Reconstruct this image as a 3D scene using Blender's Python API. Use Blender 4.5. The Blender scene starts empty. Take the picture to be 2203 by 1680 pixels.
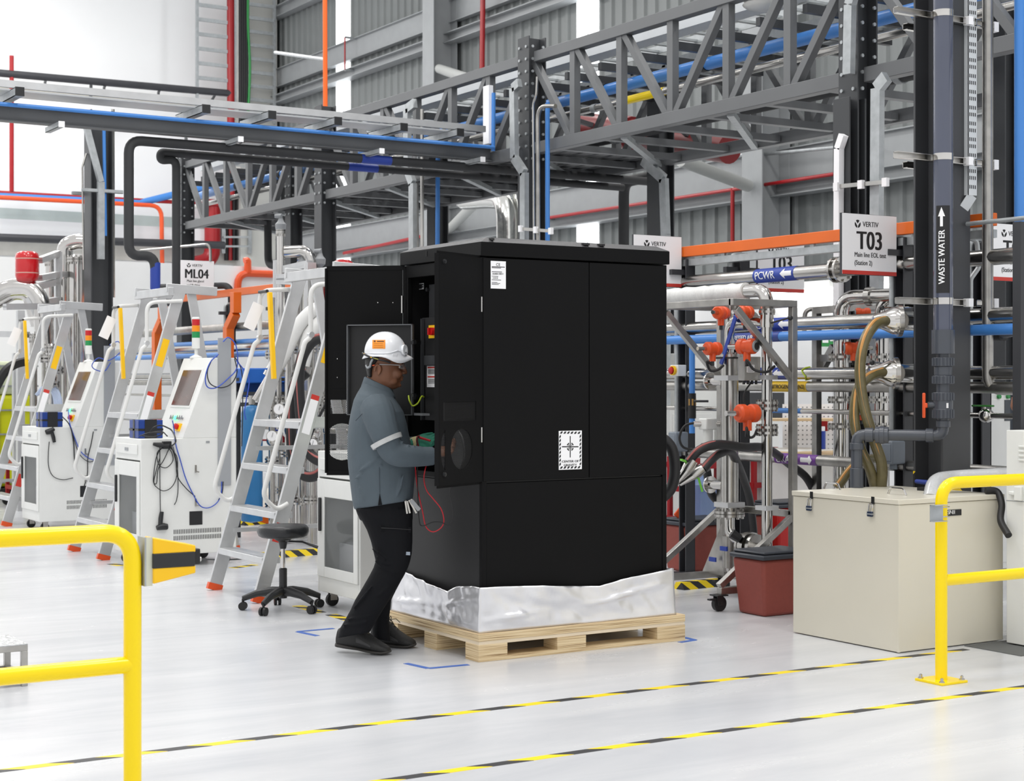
import bpy, bmesh, math, random
from mathutils import Vector as V, Matrix as M
random.seed(7)
SC = bpy.context.scene
COL = SC.collection
# ---------------------------------------------------------------- camera, world, lamps
F, PCX, PCY, CZ = 3500.0, 1101.5, 815.0, 1.5
FW = V((math.cos(math.radians(58)), math.sin(math.radians(58)), 0))
RT = V((FW.y, -FW.x, 0))
cd = bpy.data.cameras.new('camera'); cam = bpy.data.objects.new('camera', cd); COL.objects.link(cam)
cam.location = (0, 0, CZ); cam.rotation_euler = (math.pi/2, 0, math.radians(-32))
cd.sensor_width = 36; cd.lens = 36*F/2203; cd.shift_y = (PCY-840)/2203
cd.dof.use_dof = True; cd.dof.focus_distance = 8.9; cd.dof.aperture_fstop = 7.1
cd.clip_end = 300
SC.camera = cam
W = bpy.data.worlds.new('hall_light'); SC.world = W; W.use_nodes = True
nt = W.node_tree; bg = nt.nodes['Background']
tc = nt.nodes.new('ShaderNodeTexCoord'); sx = nt.nodes.new('ShaderNodeSeparateXYZ'); cr = nt.nodes.new('ShaderNodeValToRGB')
nt.links.new(tc.outputs['Generated'], sx.inputs[0]); nt.links.new(sx.outputs['Z'], cr.inputs[0]); nt.links.new(cr.outputs[0], bg.inputs[0])
e = cr.color_ramp.elements
e[0].position = 0.0; e[0].color = (.88, .885, .895, 1); e[1].position = .62; e[1].color = (.86, .86, .86, 1)
x = e.new(.22); x.color = (1, 1, 1, 1)
bg.inputs[1].default_value = .66
def lamp(x, y, z, sx, sy, p):
    l = bpy.data.lights.new('unseen_overhead', 'AREA'); l.shape = 'RECTANGLE'; l.size = sx; l.size_y = sy; l.energy = p; l.color = (1, .985, .96)
    o = bpy.data.objects.new('unseen_overhead_light', l); COL.objects.link(o); o.location = (x, y, z)
for lx in (0.5, 5.5, 12.5):
    for ly in (2, 8, 15, 23, 32):
        lamp(lx, ly, 11.5, .9, 2.4, 125)
for lx in (-5, 2, 9):
    lamp(lx, 36.5, 12.5, 3.5, .6, 290)  # extra unseen lights, added to brighten the white wall
SC.view_settings.view_transform = 'Standard'; SC.view_settings.look = 'None'
SC.view_settings.exposure = 0.64; SC.view_settings.gamma = 1
# ---------------------------------------------------------------- measuring: photo direction -> point on a plane of the hall
def ray(px, py):
    return FW + RT*((px-PCX)/F) + V((0, 0, (PCY-py)/F))
def PD(px, py, d): return V((0, 0, CZ)) + ray(px, py)*d
def PX(px, py, x): r = ray(px, py); return V((0, 0, CZ)) + r*(x/r.x)
def PY(px, py, y): r = ray(px, py); return V((0, 0, CZ)) + r*(y/r.y)
def PZ(px, py, z=0.): r = ray(px, py); return V((0, 0, CZ)) + r*((z-CZ)/r.z)
# ---------------------------------------------------------------- materials
def lin(c):
    r = []
    for v in c[:3]:
        v /= 255.
        r.append(v/12.92 if v <= .04045 else ((v+.055)/1.055)**2.4)
    return (*r, 1)
MATS = {}
def mat(name, col, rough=.5, metal=0., var=0., scale=4., bump=0., bscale=60., coat=0., emit=0., alpha=1., trans=0., spec=.5, stretch=None):
    if name in MATS: return MATS[name]
    m = bpy.data.materials.new(name); m.use_nodes = True; t = m.node_tree; b = t.nodes['Principled BSDF']
    c = lin(col)
    b.inputs['Base Color'].default_value = c; b.inputs['Roughness'].default_value = rough; b.inputs['Metallic'].default_value = metal
    b.inputs['Coat Weight'].default_value = coat; b.inputs['Coat Roughness'].default_value = .08
    b.inputs['Specular IOR Level'].default_value = spec; b.inputs['Alpha'].default_value = alpha
    b.inputs['Transmission Weight'].default_value = trans
    if emit: b.inputs['Emission Color'].default_value = c; b.inputs['Emission Strength'].default_value = emit
    co = t.nodes.new('ShaderNodeTexCoord'); src = co.outputs['Object']
    if stretch:
        mp = t.nodes.new('ShaderNodeMapping'); mp.inputs['Scale'].default_value = stretch; t.links.new(src, mp.inputs[0]); src = mp.outputs[0]
    if var:
        n = t.nodes.new('ShaderNodeTexNoise'); n.inputs['Scale'].default_value = scale; n.inputs['Detail'].default_value = 4; t.links.new(src, n.inputs[0])
        mx = t.nodes.new('ShaderNodeMix'); mx.data_type = 'RGBA'
        mx.inputs['A'].default_value = tuple(v*(1-var) for v in c[:3])+(1,); mx.inputs['B'].default_value = tuple(min(1, v*(1+var)) for v in c[:3])+(1,)
        rm = t.nodes.new('ShaderNodeMapRange'); rm.inputs[1].default_value = .3; rm.inputs[2].default_value = .7
        t.links.new(n.outputs[0], rm.inputs[0]); t.links.new(rm.outputs[0], mx.inputs['Factor']); t.links.new(mx.outputs['Result'], b.inputs['Base Color'])
        rr = t.nodes.new('ShaderNodeMapRange'); rr.inputs[3].default_value = max(.02, rough*(1-var)); rr.inputs[4].default_value = min(1, rough*(1+var))
        t.links.new(n.outputs[0], rr.inputs[0]); t.links.new(rr.outputs[0], b.inputs['Roughness'])
    if bump:
        n2 = t.nodes.new('ShaderNodeTexNoise'); n2.inputs['Scale'].default_value = bscale; n2.inputs['Detail'].default_value = 3; t.links.new(src, n2.inputs[0])
        bp = t.nodes.new('ShaderNodeBump'); bp.inputs['Strength'].default_value = bump; bp.inputs['Distance'].default_value = .01
        t.links.new(n2.outputs[0], bp.inputs['Height']); t.links.new(bp.outputs[0], b.inputs['Normal'])
    MATS[name] = m
    return m
def stripes(name, c1, c2, vec, period, duty=.5, rough=.5):
    """diagonal two-colour tape along object-space direction vec"""
    m = bpy.data.materials.new(name); m.use_nodes = True; t = m.node_tree; b = t.nodes['Principled BSDF']; b.inputs['Roughness'].default_value = rough
    g = t.nodes.new('ShaderNodeNewGeometry'); d = t.nodes.new('ShaderNodeVectorMath'); d.operation = 'DOT_PRODUCT'
    d.inputs[1].default_value = tuple(v/period for v in vec); t.links.new(g.outputs['Position'], d.inputs[0])
    f = t.nodes.new('ShaderNodeMath'); f.operation = 'FRACT'; t.links.new(d.outputs['Value'], f.inputs[0])
    k = t.nodes.new('ShaderNodeMath'); k.operation = 'GREATER_THAN'; k.inputs[1].default_value = duty; t.links.new(f.outputs[0], k.inputs[0])
    mx = t.nodes.new('ShaderNodeMix'); mx.data_type = 'RGBA'; mx.inputs['A'].default_value = lin(c1); mx.inputs['B'].default_value = lin(c2)
    t.links.new(k.outputs[0], mx.inputs['Factor']); t.links.new(mx.outputs['Result'], b.inputs['Base Color'])
    MATS[name] = m
    return m
WHITE = mat('white_powder_coat', (228, 229, 226), .42, var=.03)
BLACK = mat('black_powder_coat', (15, 15, 16), .52, var=.08, scale=3, bump=.08, bscale=700, spec=.12)
INNER = mat('inner_black', (16, 16, 18), .55)
STEEL = mat('stainless_steel', (190, 188, 184), .24, 1., var=.12, scale=6)
STEELP = mat('polished_steel', (205, 203, 200), .12, 1., var=.1, scale=3)
BRUSH = mat('brushed_steel', (172, 170, 166), .36, 1., var=.18, scale=9)
ALU = mat('aluminium', (205, 206, 207), .38, .75, var=.06, scale=8)
GALV = mat('galvanised_steel', (176, 180, 182), .45, .6, var=.12, scale=14)
GREY = mat('grey_steel_paint', (100, 102, 104), .45, var=.07, scale=2)
DGREY = mat('dark_grey_steel_paint', (58, 60, 63), .45, var=.08, scale=2)
CHAR = mat('charcoal_paint', (52, 53, 57), .42, var=.1, scale=4)
LAG = mat('black_foam_lagging', (50, 51, 53), .62, var=.12, scale=5)
YEL = mat('yellow_gloss_paint', (255, 222, 0), .26, coat=.15, spec=.35)
YEL2 = mat('yellow_plastic', (250, 196, 10), .4)
ORG = mat('orange_paint', (226, 104, 22), .38, var=.05)
ORG2 = mat('orange_red_plastic', (226, 84, 34), .35)
RED = mat('red_paint', (156, 20, 27), .35, var=.05)
BLUE = mat('blue_pipe_plastic', (70, 134, 210), .32)
NAVY = mat('dark_blue_plastic', (28, 62, 140), .4)
BLUET = mat('blue_label', (40, 66, 158), .45)
WPAPER = mat('white_paper', (250, 250, 252), .55)
INK = mat('black_ink', (30, 30, 32), .6)
WINK = mat('white_ink', (245, 245, 246), .6)
RUB = mat('black_rubber', (24, 24, 26), .5)
BPLA = mat('black_plastic', (34, 35, 37), .38)
GREYP = mat('grey_plastic', (150, 153, 156), .45)
PVC = mat('dark_grey_pvc', (74, 78, 86), .28, var=.05)
REDL = mat('red_label', (206, 58, 48), .5)
GREEN = mat('green_plastic', (46, 140, 70), .4)
# ---------------------------------------------------------------- mesh helper
Z = V((0, 0, 1))
def frame_of(d, up=Z):
    d = d.normalized()
    if abs(d.dot(up)) > .98: up = V((0, 1, 0)) if abs(d.y) < .9 else V((1, 0, 0))
    a = d.cross(up).normalized()
    return a, a.cross(d).normalized(), d
def fillet(pts, r, n=5):
    pts = [V(p) for p in pts]; out = [pts[0]]
    for i in range(1, len(pts)-1):
        a, b, c = pts[i-1], pts[i], pts[i+1]; u = (a-b); w = (c-b)
        ang = u.angle(w, math.pi)
        if ang > 3.1: out.append(b); continue
        t = min(r/math.tan(ang/2), u.length*.49, w.length*.49)
        p0 = b+u.normalized()*t; p2 = b+w.normalized()*t
        for k in range(n+1):
            s = k/n; out.append(p0*(1-s)**2+b*2*s*(1-s)+p2*s*s)
    out.append(pts[-1]); return out
def spline(pts, n=8):
    pts = [V(p) for p in pts]; P = [pts[0]*2-pts[1]]+pts+[pts[-1]*2-pts[-2]]; o = []
    for i in range(1, len(P)-2):
        for k in range(n):
            t = k/n; a, b, c, d = P[i-1], P[i], P[i+1], P[i+2]
            o.append(.5*((2*b)+(c-a)*t+(2*a-5*b+4*c-d)*t*t+(3*b-a-3*c+d)*t**3))
    o.append(pts[-1]); return o
def slices(bm, co, no, n, h):
    for k in range(-n, n+1): bmesh.ops.bisect_plane(bm, geom=bm.verts[:]+bm.edges[:]+bm.faces[:], plane_co=V(co)+V(no)*(k*h), plane_no=V(no))
class MB:
    def __init__(s): s.bm = bmesh.new()
    def face(s, pts):
        vs = [s.bm.verts.new(p) for p in pts]; s.bm.faces.new(vs); return s
    def box(s, a, b, R=None, c=None):
        x0, y0, z0 = a; x1, y1, z1 = b
        P = [V(p) for p in ((x0, y0, z0), (x1, y0, z0), (x1, y1, z0), (x0, y1, z0), (x0, y0, z1), (x1, y0, z1), (x1, y1, z1), (x0, y1, z1))]
        if R: P = [R @ p + V(c or (0, 0, 0)) for p in P]
        v = [s.bm.verts.new(p) for p in P]
        for f in ((3, 2, 1, 0), (4, 5, 6, 7), (0, 1, 5, 4), (1, 2, 6, 5), (2, 3, 7, 6), (3, 0, 4, 7)): s.bm.faces.new([v[i] for i in f])
        return s
    def cbox(s, c, size, R=None):
        h = V(size)/2; return s.box(-h, h, R or M.Identity(3), c)
    def ring(s, pts): return [s.bm.verts.new(p) for p in pts]
    def skin(s, rings, cap=True, closed=False):
        n = len(rings[0])
        R = rings+[rings[0]] if closed else rings
        for a, b in zip(R, R[1:]):
            for i in range(n):
                j = (i+1) % n
                try: s.bm.faces.new((a[i], a[j], b[j], b[i]))
                except ValueError: pass
        if cap and not closed:
            try: s.bm.faces.new(list(reversed(rings[0]))); s.bm.faces.new(rings[-1])
            except ValueError: pass
        return s
    def bar(s, p, q, w, h=None, up=Z, up0=None):
        p = V(p); q = V(q); h = h or w; a, b, d = frame_of(q-p, up)
        rr = [s.ring([o+a*(i*w/2)+b*(j*h/2) for i, j in ((-1, -1), (1, -1), (1, 1), (-1, 1))]) for o in (p, q)]
        return s.skin(rr)
    def hbeam(s, p, q, w, h, t=.012, up=Z):
        """H section: flanges are normal to up, web in between"""
        p = V(p); q = V(q); a, b, d = frame_of(q-p, up)
        for k in (-1, 1): s.bar(p+b*(k*(h-t)/2), q+b*(k*(h-t)/2), w, t, up)
        return s.bar(p, q, t, h-2*t, up)
    def chan(s, p, q, w, h, t=.006, up=Z):
        """open channel: web at -up side"""
        p = V(p); q = V(q); a, b, d = frame_of(q-p, up)
        s.bar(p-b*(h-t)/2, q-b*(h-t)/2, w, t, up)
        for k in (-1, 1): s.bar(p+a*(k*(w-t)/2), q+a*(k*(w-t)/2), t, h, up)
        return s
    def tube(s, pts, r, seg=10, closed=False, cap=True):
        pts = [V(p) for p in pts]; n = len(pts); rr = r if isinstance(r, (list, tuple)) else [r]*n
        prev = None; rings = []
        for i in range(n):
            if closed: d = pts[(i+1) % n]-pts[i-1]
            else: d = (pts[min(i+1, n-1)]-pts[max(i-1, 0)])
            if d.length < 1e-9: d = V((0, 0, 1))
            d.normalize()
            if prev is None: a, b, _ = frame_of(d)
            else:
                a = prev-d*prev.dot(d)
                if a.length < 1e-6: a = frame_of(d)[0]
                a.normalize(); b = a.cross(d).normalized()*1
            prev = a
            rings.append(s.ring([pts[i]+(a*math.cos(k*2*math.pi/seg)+b*math.sin(k*2*math.pi/seg))*rr[i] for k in range(seg)]))
        return s.skin(rings, cap, closed)
    def cyl(s, p, q, r, r2=None, seg=16):
        return s.tube([p, q], [r, r if r2 is None else r2], seg)
    def lathe(s, prof, o=(0, 0, 0), ax=Z, seg=20):
        a, b, d = frame_of(V(ax)); o = V(o)
        rings = [s.ring([o+d*z+(a*math.cos(k*2*math.pi/seg)+b*math.sin(k*2*math.pi/seg))*max(r, 1e-4) for k in range(seg)]) for r, z in prof]
        return s.skin(rings)
    def prism(s, poly, vec):
        vec = V(vec); A = s.ring(poly); B = s.ring([V(p)+vec for p in poly]); return s.skin([A, B])
    def ell(s, c, r, R=None, seg=16, rings=10):
        c = V(c); r = (r, r, r) if not hasattr(r, '__len__') else r; rs = []
        for i in range(1, rings):
            t = math.pi*i/rings
            pts = [V((r[0]*math.sin(t)*math.cos(k*2*math.pi/seg), r[1]*math.sin(t)*math.sin(k*2*math.pi/seg), -r[2]*math.cos(t))) for k in range(seg)]
            rs.append(s.ring([c+(R @ p if R else p) for p in pts]))
        return s.skin(rs)
    def flange(s, c, ax, r, t=.018, bolts=8, seg=20):
        c = V(c); ax = V(ax).normalized(); s.cyl(c-ax*t/2, c+ax*t/2, r, seg=seg)
        a, b, _ = frame_of(ax)
        for k in range(bolts):
            o = c+(a*math.cos(k*2*math.pi/bolts)+b*math.sin(k*2*math.pi/bolts))*r*.84; s.cyl(o-ax*t*1.3, o+ax*t*1.3, r*.09+.002, seg=6)
        return s
    def text(s, txt, o, right, up, size, depth=.001, align='LEFT', sx=1., bold=0.):
        cu = bpy.data.curves.new('t', 'FONT'); cu.body = txt; cu.size = size; cu.align_x = align; cu.resolution_u = 4
        ob = bpy.data.objects.new('t', cu); COL.objects.link(ob); dg = bpy.context.evaluated_depsgraph_get()
        me = bpy.data.meshes.new_from_object(ob.evaluated_get(dg)); right = V(right).normalized(); up = V(up).normalized(); nrm = right.cross(up)
        mtx = M((right*sx, up, nrm)).transposed().to_4x4(); mtx.translation = V(o)+nrm*depth
        me.transform(mtx); s.bm.from_mesh(me)
        if bold:
            for q in (-1, 1): me.transform(M.Translation(right*q*bold*(1 if q < 0 else 2)+nrm*.00025)); s.bm.from_mesh(me)
        bpy.data.objects.remove(ob); bpy.data.curves.remove(cu); bpy.data.meshes.remove(me)
        return s
WM = {}
def tag(o, label=None, cat=None, group=None, kind=None):
    if label: o['label'] = label
    if cat: o['category'] = cat
    if group: o['group'] = group
    if kind: o['kind'] = kind
    return o
def mk(name, mb, m, parent=None, bev=0., ang=35, local=False, sub=0, remesh=0., smooth=0, kind=None, label=None, segs=2):
    me = bpy.data.meshes.new(name); bmesh.ops.recalc_face_normals(mb.bm, faces=mb.bm.faces)
    mb.bm.to_mesh(me); mb.bm.free(); me.materials.append(m)
    o = bpy.data.objects.new(name, me)
    me.polygons.foreach_set('use_smooth', [True]*len(me.polygons))
    if not remesh and ang < 180: me.set_sharp_from_angle(angle=math.radians(ang))
    mw = M.Identity(4)
    if parent is not None:
        o.parent = parent; mw = WM[parent.name]
        if not local: me.transform(mw.inverted())
    elif not local and len(me.vertices):
        c = sum((v.co for v in me.vertices), V())/len(me.vertices); c.z = min(v.co.z for v in me.vertices)
        me.transform(M.Translation(-c)); o.location = c; mw = M.Translation(c)
    WM[o.name] = mw
    if remesh:
        k = o.modifiers.new('r', 'REMESH'); k.mode = 'VOXEL'; k.voxel_size = remesh; k.use_smooth_shade = True
    if smooth:
        k = o.modifiers.new('s', 'SMOOTH'); k.iterations = smooth; k.factor = .5
    if bev:
        k = o.modifiers.new('b', 'BEVEL'); k.width = bev; k.segments = segs; k.limit_method = 'ANGLE'; k.angle_limit = math.radians(40); k.harden_normals = False
    if sub:
        k = o.modifiers.new('u', 'SUBSURF'); k.levels = sub; k.render_levels = sub
    if kind: o['kind'] = kind
    if label: o['label'] = label
    COL.objects.link(o); WM[o.name] = mw
    return o
def thing(name, label, cat, loc=(0, 0, 0), group=None, rz=0.):
    o = bpy.data.objects.new(name, None); COL.objects.link(o); o.location = loc; o.rotation_euler = (0, 0, rz); o.empty_display_size = .1
    WM[o.name] = M.Translation(V(loc)) @ M.Rotation(rz, 4, 'Z')
    return tag(o, label, cat, group)
def single(name, mb, m, label, cat, group=None, **k):
    return tag(mk(name, mb, m, **k), label, cat, group)
def struct(name, mb, m, **k):
    return tag(mk(name, mb, m, **k), kind='structure')
KIDS = lambda o: [c for c in list(bpy.data.objects) if c.parent == o]
def dup(root, loc, label=None, rz=None, group=None):
    def cp(o, par):
        c = o.copy(); COL.objects.link(c)
        if par: c.parent = par
        for ch in KIDS(o): cp(ch, c)
        return c
    r = cp(root, None); r.location = loc
    if rz is not None: r.rotation_euler = (0, 0, rz)
    if label: r['label'] = label
    if group: r['group'] = group
    return r
# ---------------------------------------------------------------- setting
XW, YW = 18.0, 41.0
def floor_mat():
    m = mat('epoxy_floor', (205, 207, 211), .25, var=0, spec=.45); t = m.node_tree; b = t.nodes['Principled BSDF']
    co = t.nodes.new('ShaderNodeTexCoord'); mp = t.nodes.new('ShaderNodeMapping'); mp.inputs['Rotation'].default_value = (0, 0, .55); mp.inputs['Scale'].default_value = (.5, 2.2, 1)
    t.links.new(co.outputs['Object'], mp.inputs[0])
    n = t.nodes.new('ShaderNodeTexNoise'); n.inputs['Scale'].default_value = 1.1; n.inputs['Detail'].default_value = 7; n.inputs['Roughness'].default_value = .62; n.inputs['Distortion'].default_value = .6; t.links.new(mp.outputs[0], n.inputs[0])
    r = t.nodes.new('ShaderNodeValToRGB'); r.color_ramp.elements[0].position = .3; r.color_ramp.elements[0].color = lin((196, 198, 203)); r.color_ramp.elements[1].position = .7; r.color_ramp.elements[1].color = lin((214, 215, 217))
    t.links.new(n.outputs[0], r.inputs[0]); t.links.new(r.outputs[0], b.inputs['Base Color'])
    rr = t.nodes.new('ShaderNodeMapRange'); rr.inputs[3].default_value = .17; rr.inputs[4].default_value = .34; t.links.new(n.outputs[0], rr.inputs[0]); t.links.new(rr.outputs[0], b.inputs['Roughness'])
    return m
struct('floor', MB().box((-12, -6, -.1), (XW+.3, YW+.3, 0)), floor_mat())
# grey profiled steel cladding, in strips between the daylight panels
CLAD = mat('grey_wall_cladding', (118, 122, 122), .5, var=.05, scale=.6)
DAY = mat('daylight_panel', (250, 253, 255), .5, emit=2.6)
def clad(y0, y1, mb):
    p = .34; n = max(1, round((y1-y0)/p)); p = (y1-y0)/n; poly = []
    for i in range(n):
        a = y0+i*p
        poly += [(a, 0), (a+p*.62, 0), (a+p*.72, -.045), (a+p*.92, -.045)]
    poly.append((y1, 0))
    A = mb.ring([(XW+d, y, 0) for y, d in poly]); B = mb.ring([(XW+d, y, 14.5) for y, d in poly])
    for i in range(len(A)-1): mb.bm.faces.new((A[i], A[i+1], B[i+1], B[i]))
ys = lambda px: PX(px, 500, XW).y
w1 = (ys(1291), ys(1240)); w2 = (ys(756.5), ys(722.5))
mb = MB(); clad(2, w1[0], mb); clad(w1[1], w2[0], mb); clad(w2[1], YW, mb)
struct('wall_right', mb, CLAD, ang=20)
for i, w in enumerate((w1, w2)):
    t = struct('window_%d' % (i+1), MB().box((XW+.01, w[0], .8), (XW+.04, w[1], 14.5)), DAY)
    mk('mullion', MB().box((XW-.02, (w[0]+w[1])/2-.012, .8), (XW+.005, (w[0]+w[1])/2+.012, 14.5)), mat('mullion_grey', (200, 206, 206), .5), t)
WALLW = mat('white_wall', (236, 237, 238), .6, var=.02, scale=.4)
struct('wall_left', MB().box((-12, YW, 0), (XW+.3, YW+.3, 14.5)), WALLW)
# girts of the grey wall: light box beam above, channel below
GIRT = mat('girt_grey', (148, 151, 153), .45, var=.04)
def zw(px, py): return PX(px, py, XW-.2).z
YC1 = PX(965, 500, XW-.3).y; YC2 = PX(1660, 500, XW-.3).y
def girt(n, zc, h, depth, y0, y1):
    struct('trim_%d' % n, MB().hbeam((XW-depth/2-.05, y0, zc), (XW-depth/2-.05, y1, zc), depth, h, .02), GIRT)
k = 1
for zc, h, d in ((zw(770, 100), .5, .16), (zw(770, 145)-.1, .22, .3), (zw(640, 15)+.1, .3, .25), (zw(1350, 415), .62, .16), (zw(1350, 455)-.02, .22, .3)):
    girt(k, zc, h, d, 2, YW); k += 1
# wall columns
for n, (pa, pb) in enumerate(((920, 1012), (1607, 1702))):
    y1 = PX(pa, 500, XW-.55).y; y0 = y1-.5
    struct('trim_%d' % k, MB().hbeam((XW-.42, y1-.32, 0), (XW-.42, y1-.32, 14.5), .5, .6, .025, up=V((1, 0, 0))), GIRT, bev=.004); k += 1
# corner column + ledge bands of the white wall
struct('trim_%d' % k, MB().box((XW-1.2, YW-.5, 0), (XW-.15, YW, 14.5)), mat('corner_column', (205, 205, 200), .6)); k += 1
YWF = YW-.02
def band(px0, y0, px1, y1, h_px, m, depth=.12):
    global k
    a = PY(px0, y0, YWF); b = PY(px1, y1, YWF); d = a.length; h = h_px*43/F
    struct('trim_%d' % k, MB().box((a.x, YWF-depth, (a.z+b.z)/2-h), (b.x, YWF, (a.z+b.z)/2)), m); k += 1
BEI = mat('wall_band_beige', (205, 202, 190), .6)
band(-120, 168, 492, 215, 16, BEI, .05)
band(-120, 440, 470, 474, 24, mat('grey_translucent_band', (170, 180, 178), .4, var=.15, scale=1), .08)
band(-120, 466, 470, 500, 40, mat('white_duct_band', (226, 228, 230), .45), .5)
band(-120, 516, 700, 545, 30, mat('concrete_band', (196, 194, 188), .75, var=.1, scale=2), .15)
# low white partitions
PART = mat('white_partition', (240, 241, 242), .5)
YP = 25.0
a = PY(-150, 551, YP); b = PY(600, 580, YP)
struct('wall_partition', MB().box((a.x, YP, 0), (b.x+1.5, YP+.12, PY(100, 556, YP).z)), PART)
XP = 13.6
zt = PX(1780, 602, XP).z
struct('wall_back', MB().box((XP, 5, 0), (XP+.1, 20.5, zt)), PART)
# ---------------------------------------------------------------- service bridge on columns
XT, XT2 = 8.52, 10.08
ZB, ZTp = 3.72, 4.60
BAYS = [8.82, 13.27, 17.9, 22.6]
PL = 'lattice girder bays of the overhead service bridge'
def colm(x, y, top, label, name='steel_column', bolts=True, w=.2, m=DGREY, group=None):
    t = thing(name, label, 'column', (x, y, 0), group)
    mk('shaft', MB().hbeam((x, y, .02), (x, y, top), w, w, .014, up=V((1, 0, 0))), m, t, bev=.002)
    mk('base_plate', MB().box((x-w*.9, y-w*.9, 0), (x+w*.9, y+w*.9, .02)), m, t)
    if bolts:
        b = MB()
        zz = ZB-.1
        while zz < top-.05:
            for s in (-1, 1):
                b.cyl((x-w/2-.012, y+s*w*.3, zz), (x-w/2+.001, y+s*w*.3, zz), .014, seg=8)
                b.cyl((x+s*w*.3, y-w/2-.012, zz), (x+s*w*.3, y-w/2+.001, zz), .014, seg=8)
            zz += .12
        mk('bolt_pattern', b, GALV, t)
    return t
def girder(x, y0, y1, label, n=6, near=True, c=.1, name='lattice_girder'):
    g = thing(name, label, 'truss', (x, (y0+y1)/2, ZB), PL)
    up = V((0, 0, 1))
    mk('top_chord', MB().bar((x, y0+.11, ZTp), (x, y1-.11, ZTp), c, c), GREY, g, bev=.004)
    mk('bottom_chord', MB().bar((x, y0+.11, ZB), (x, y1-.11, ZB), c, c*1.1), GREY, g, bev=.004)
    ys = [y0+(y1-y0)*i/n for i in range(n+1)]
    for i in range(n):
        if i: mk('upright', MB().bar((x, ys[i], ZB), (x, ys[i], ZTp), .08, .07, up=V((1, 0, 0))), GREY, g, bev=.003)
        a, b = (ZTp, ZB) if i < n/2 else (ZB, ZTp)
        mk('diagonal', MB().bar((x+.002, ys[i]+.06, a-(.04 if a == ZTp else -.04)), (x+.002, ys[i+1]-.06, b-(.04 if b == ZTp else -.04)), .066, .066, up=V((1, 0, 0))), GREY, g, bev=.003)
    return g
where = ['right above the T03 station', 'above the black cabinet', 'far left above the ML04 sign']
for i in range(3):
    girder(XT, BAYS[i], BAYS[i+1], 'grey front girder of the service bridge, bay '+where[i])
    girder(XT2, BAYS[i], BAYS[i+1], 'grey rear girder of the service bridge, bay '+where[i])
girder(XT, 4.2, BAYS[0], 'grey lattice girder at the right frame edge behind the waste water column')
cl = ['between the T03 sign and the waste water column', 'rising right behind the black cabinet roof', 'left of the black cabinet beyond the step ladder', 'beside the black lagged drop pipes at far left']
for i, y in enumerate(BAYS):
    colm(XT, y, ZTp+.2, 'dark grey bolted H column of the bridge front, '+cl[i])
    colm(XT2, y, ZTp+.05, 'dark grey H column of the bridge rear, '+cl[i], bolts=False)
# twin columns standing just behind the front ones
for (px, y, top, lb) in ((1828, BAYS[0]-.02, 3.55, 'short dark column tight against the left of the T03 bridge column'),
                         (632, 19.3, 4.35, 'dark bolted column a step left of the cabinet bridge column'),):
    p = PY(px, 500, y); colm(p.x, y, top, lb, w=.17)
# bracing and decks
for i in range(3):
    y0, y1 = BAYS[i], BAYS[i+1]
    t = thing('bridge_floor_frame', 'grey steel floor bracing under the service bridge, bay '+where[i], 'bracing', (XT, y0, ZB), 'floor bracing of the service bridge')
    n = 6
    for j in range(n):
        a = y0+(y1-y0)*(j+.5)/n
        mk('cross_member', MB().bar((XT+.06, a, ZB-.01), (XT2-.06, a, ZB-.01), .08, .06), GREY, t)
    for j in range(3):
        a = y0+(y1-y0)*j/3; b = y0+(y1-y0)*(j+1)/3
        mk('diagonal', MB().bar((XT+.06, a+.05, ZB-.045), (XT2-.06, b-.05, ZB-.045), .06, .05), GALV, t)
    if i:
        d = thing('cable_deck', 'dark ribbed metal deck laid under the bridge, bay '+where[i], 'deck', (XT, y0, ZB), 'ribbed decks of the service bridge')
        b = MB()
        for q in range(8):
            xx = XT+.12+q*.185; b.box((xx, y0+.1, ZB+.03), (xx+.13, y1-.1, ZB+.05))
        mk('deck_plank', b, DGREY, d)
# things running along the bridge
def along(name, x, z, r, m, label, cat, y0=8.3, y1=23.4, clips=None, group=None):
    t = thing(name, label, cat, (x, y0, z-r), group)
    mk('pipe', MB().tube([(x, y0, z), (x, y1, z)], r, 14), m, t)
    y = y0+.6
    while y < y1:
        mk('clamp', MB().cyl((x, y, z), (x, y+.07, z), r*1.16, seg=14), RUB if m is BLUE else GALV, t); y += clips or 1.5
    return t
along('compressed_air_pipe', XT+.42, 4.24, .055, BLUE, 'thick light blue pipe running along inside the overhead service bridge', 'pipe', 4.5)
sp_ = along('steel_pipe', XT+.30, 4.06, .035, STEEL, 'thin steel pipe just below the blue pipe in the overhead bridge', 'pipe', 4.5)
along('lagged_pipe', XT2-.3, 4.0, .07, LAG, 'black lagged pipe at the rear of the overhead bridge', 'pipe', 9, clips=2)
mk('marker_sleeve', MB().cyl((XT+.30, 11.55, 4.06), (XT+.30, 12.15, 4.06), .038), YEL, sp_, label='yellow marker sleeve')
def tray(x, z, w, label, m=GALV, y0=4.6, y1=23.2, pitch=.3, h=.08, name='cable_tray'):
    t = thing(name, label, 'cable tray', (x, y0, z), 'cable trays of the service bridge')
    mk('side_rail', MB().box((x-w/2, y0, z), (x-w/2+.015, y1, z+h)), m, t); mk('side_rail', MB().box((x+w/2-.015, y0, z), (x+w/2, y1, z+h)), m, t)
    y = y0+.1
    while y < y1: mk('rung', MB().box((x-w/2, y, z+.01), (x+w/2, y+.05, z+.03)), m, t); y += pitch
    return t
tray(XT+.95, 4.70, .5, 'galvanised cable ladder lying on top of the service bridge')
tray(XT+1.1, 4.42, .6, 'galvanised cable ladder hung midway inside the service bridge', pitch=.25)
single('trunking', MB().box((XT+.45, 4.6, 4.62), (XT+.66, 23.2, 4.76)), mat('pale_grey_trunking', (196, 200, 204), .4, var=.04), 'pale grey closed cable trunking running along the top of the bridge', 'trunking')
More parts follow.
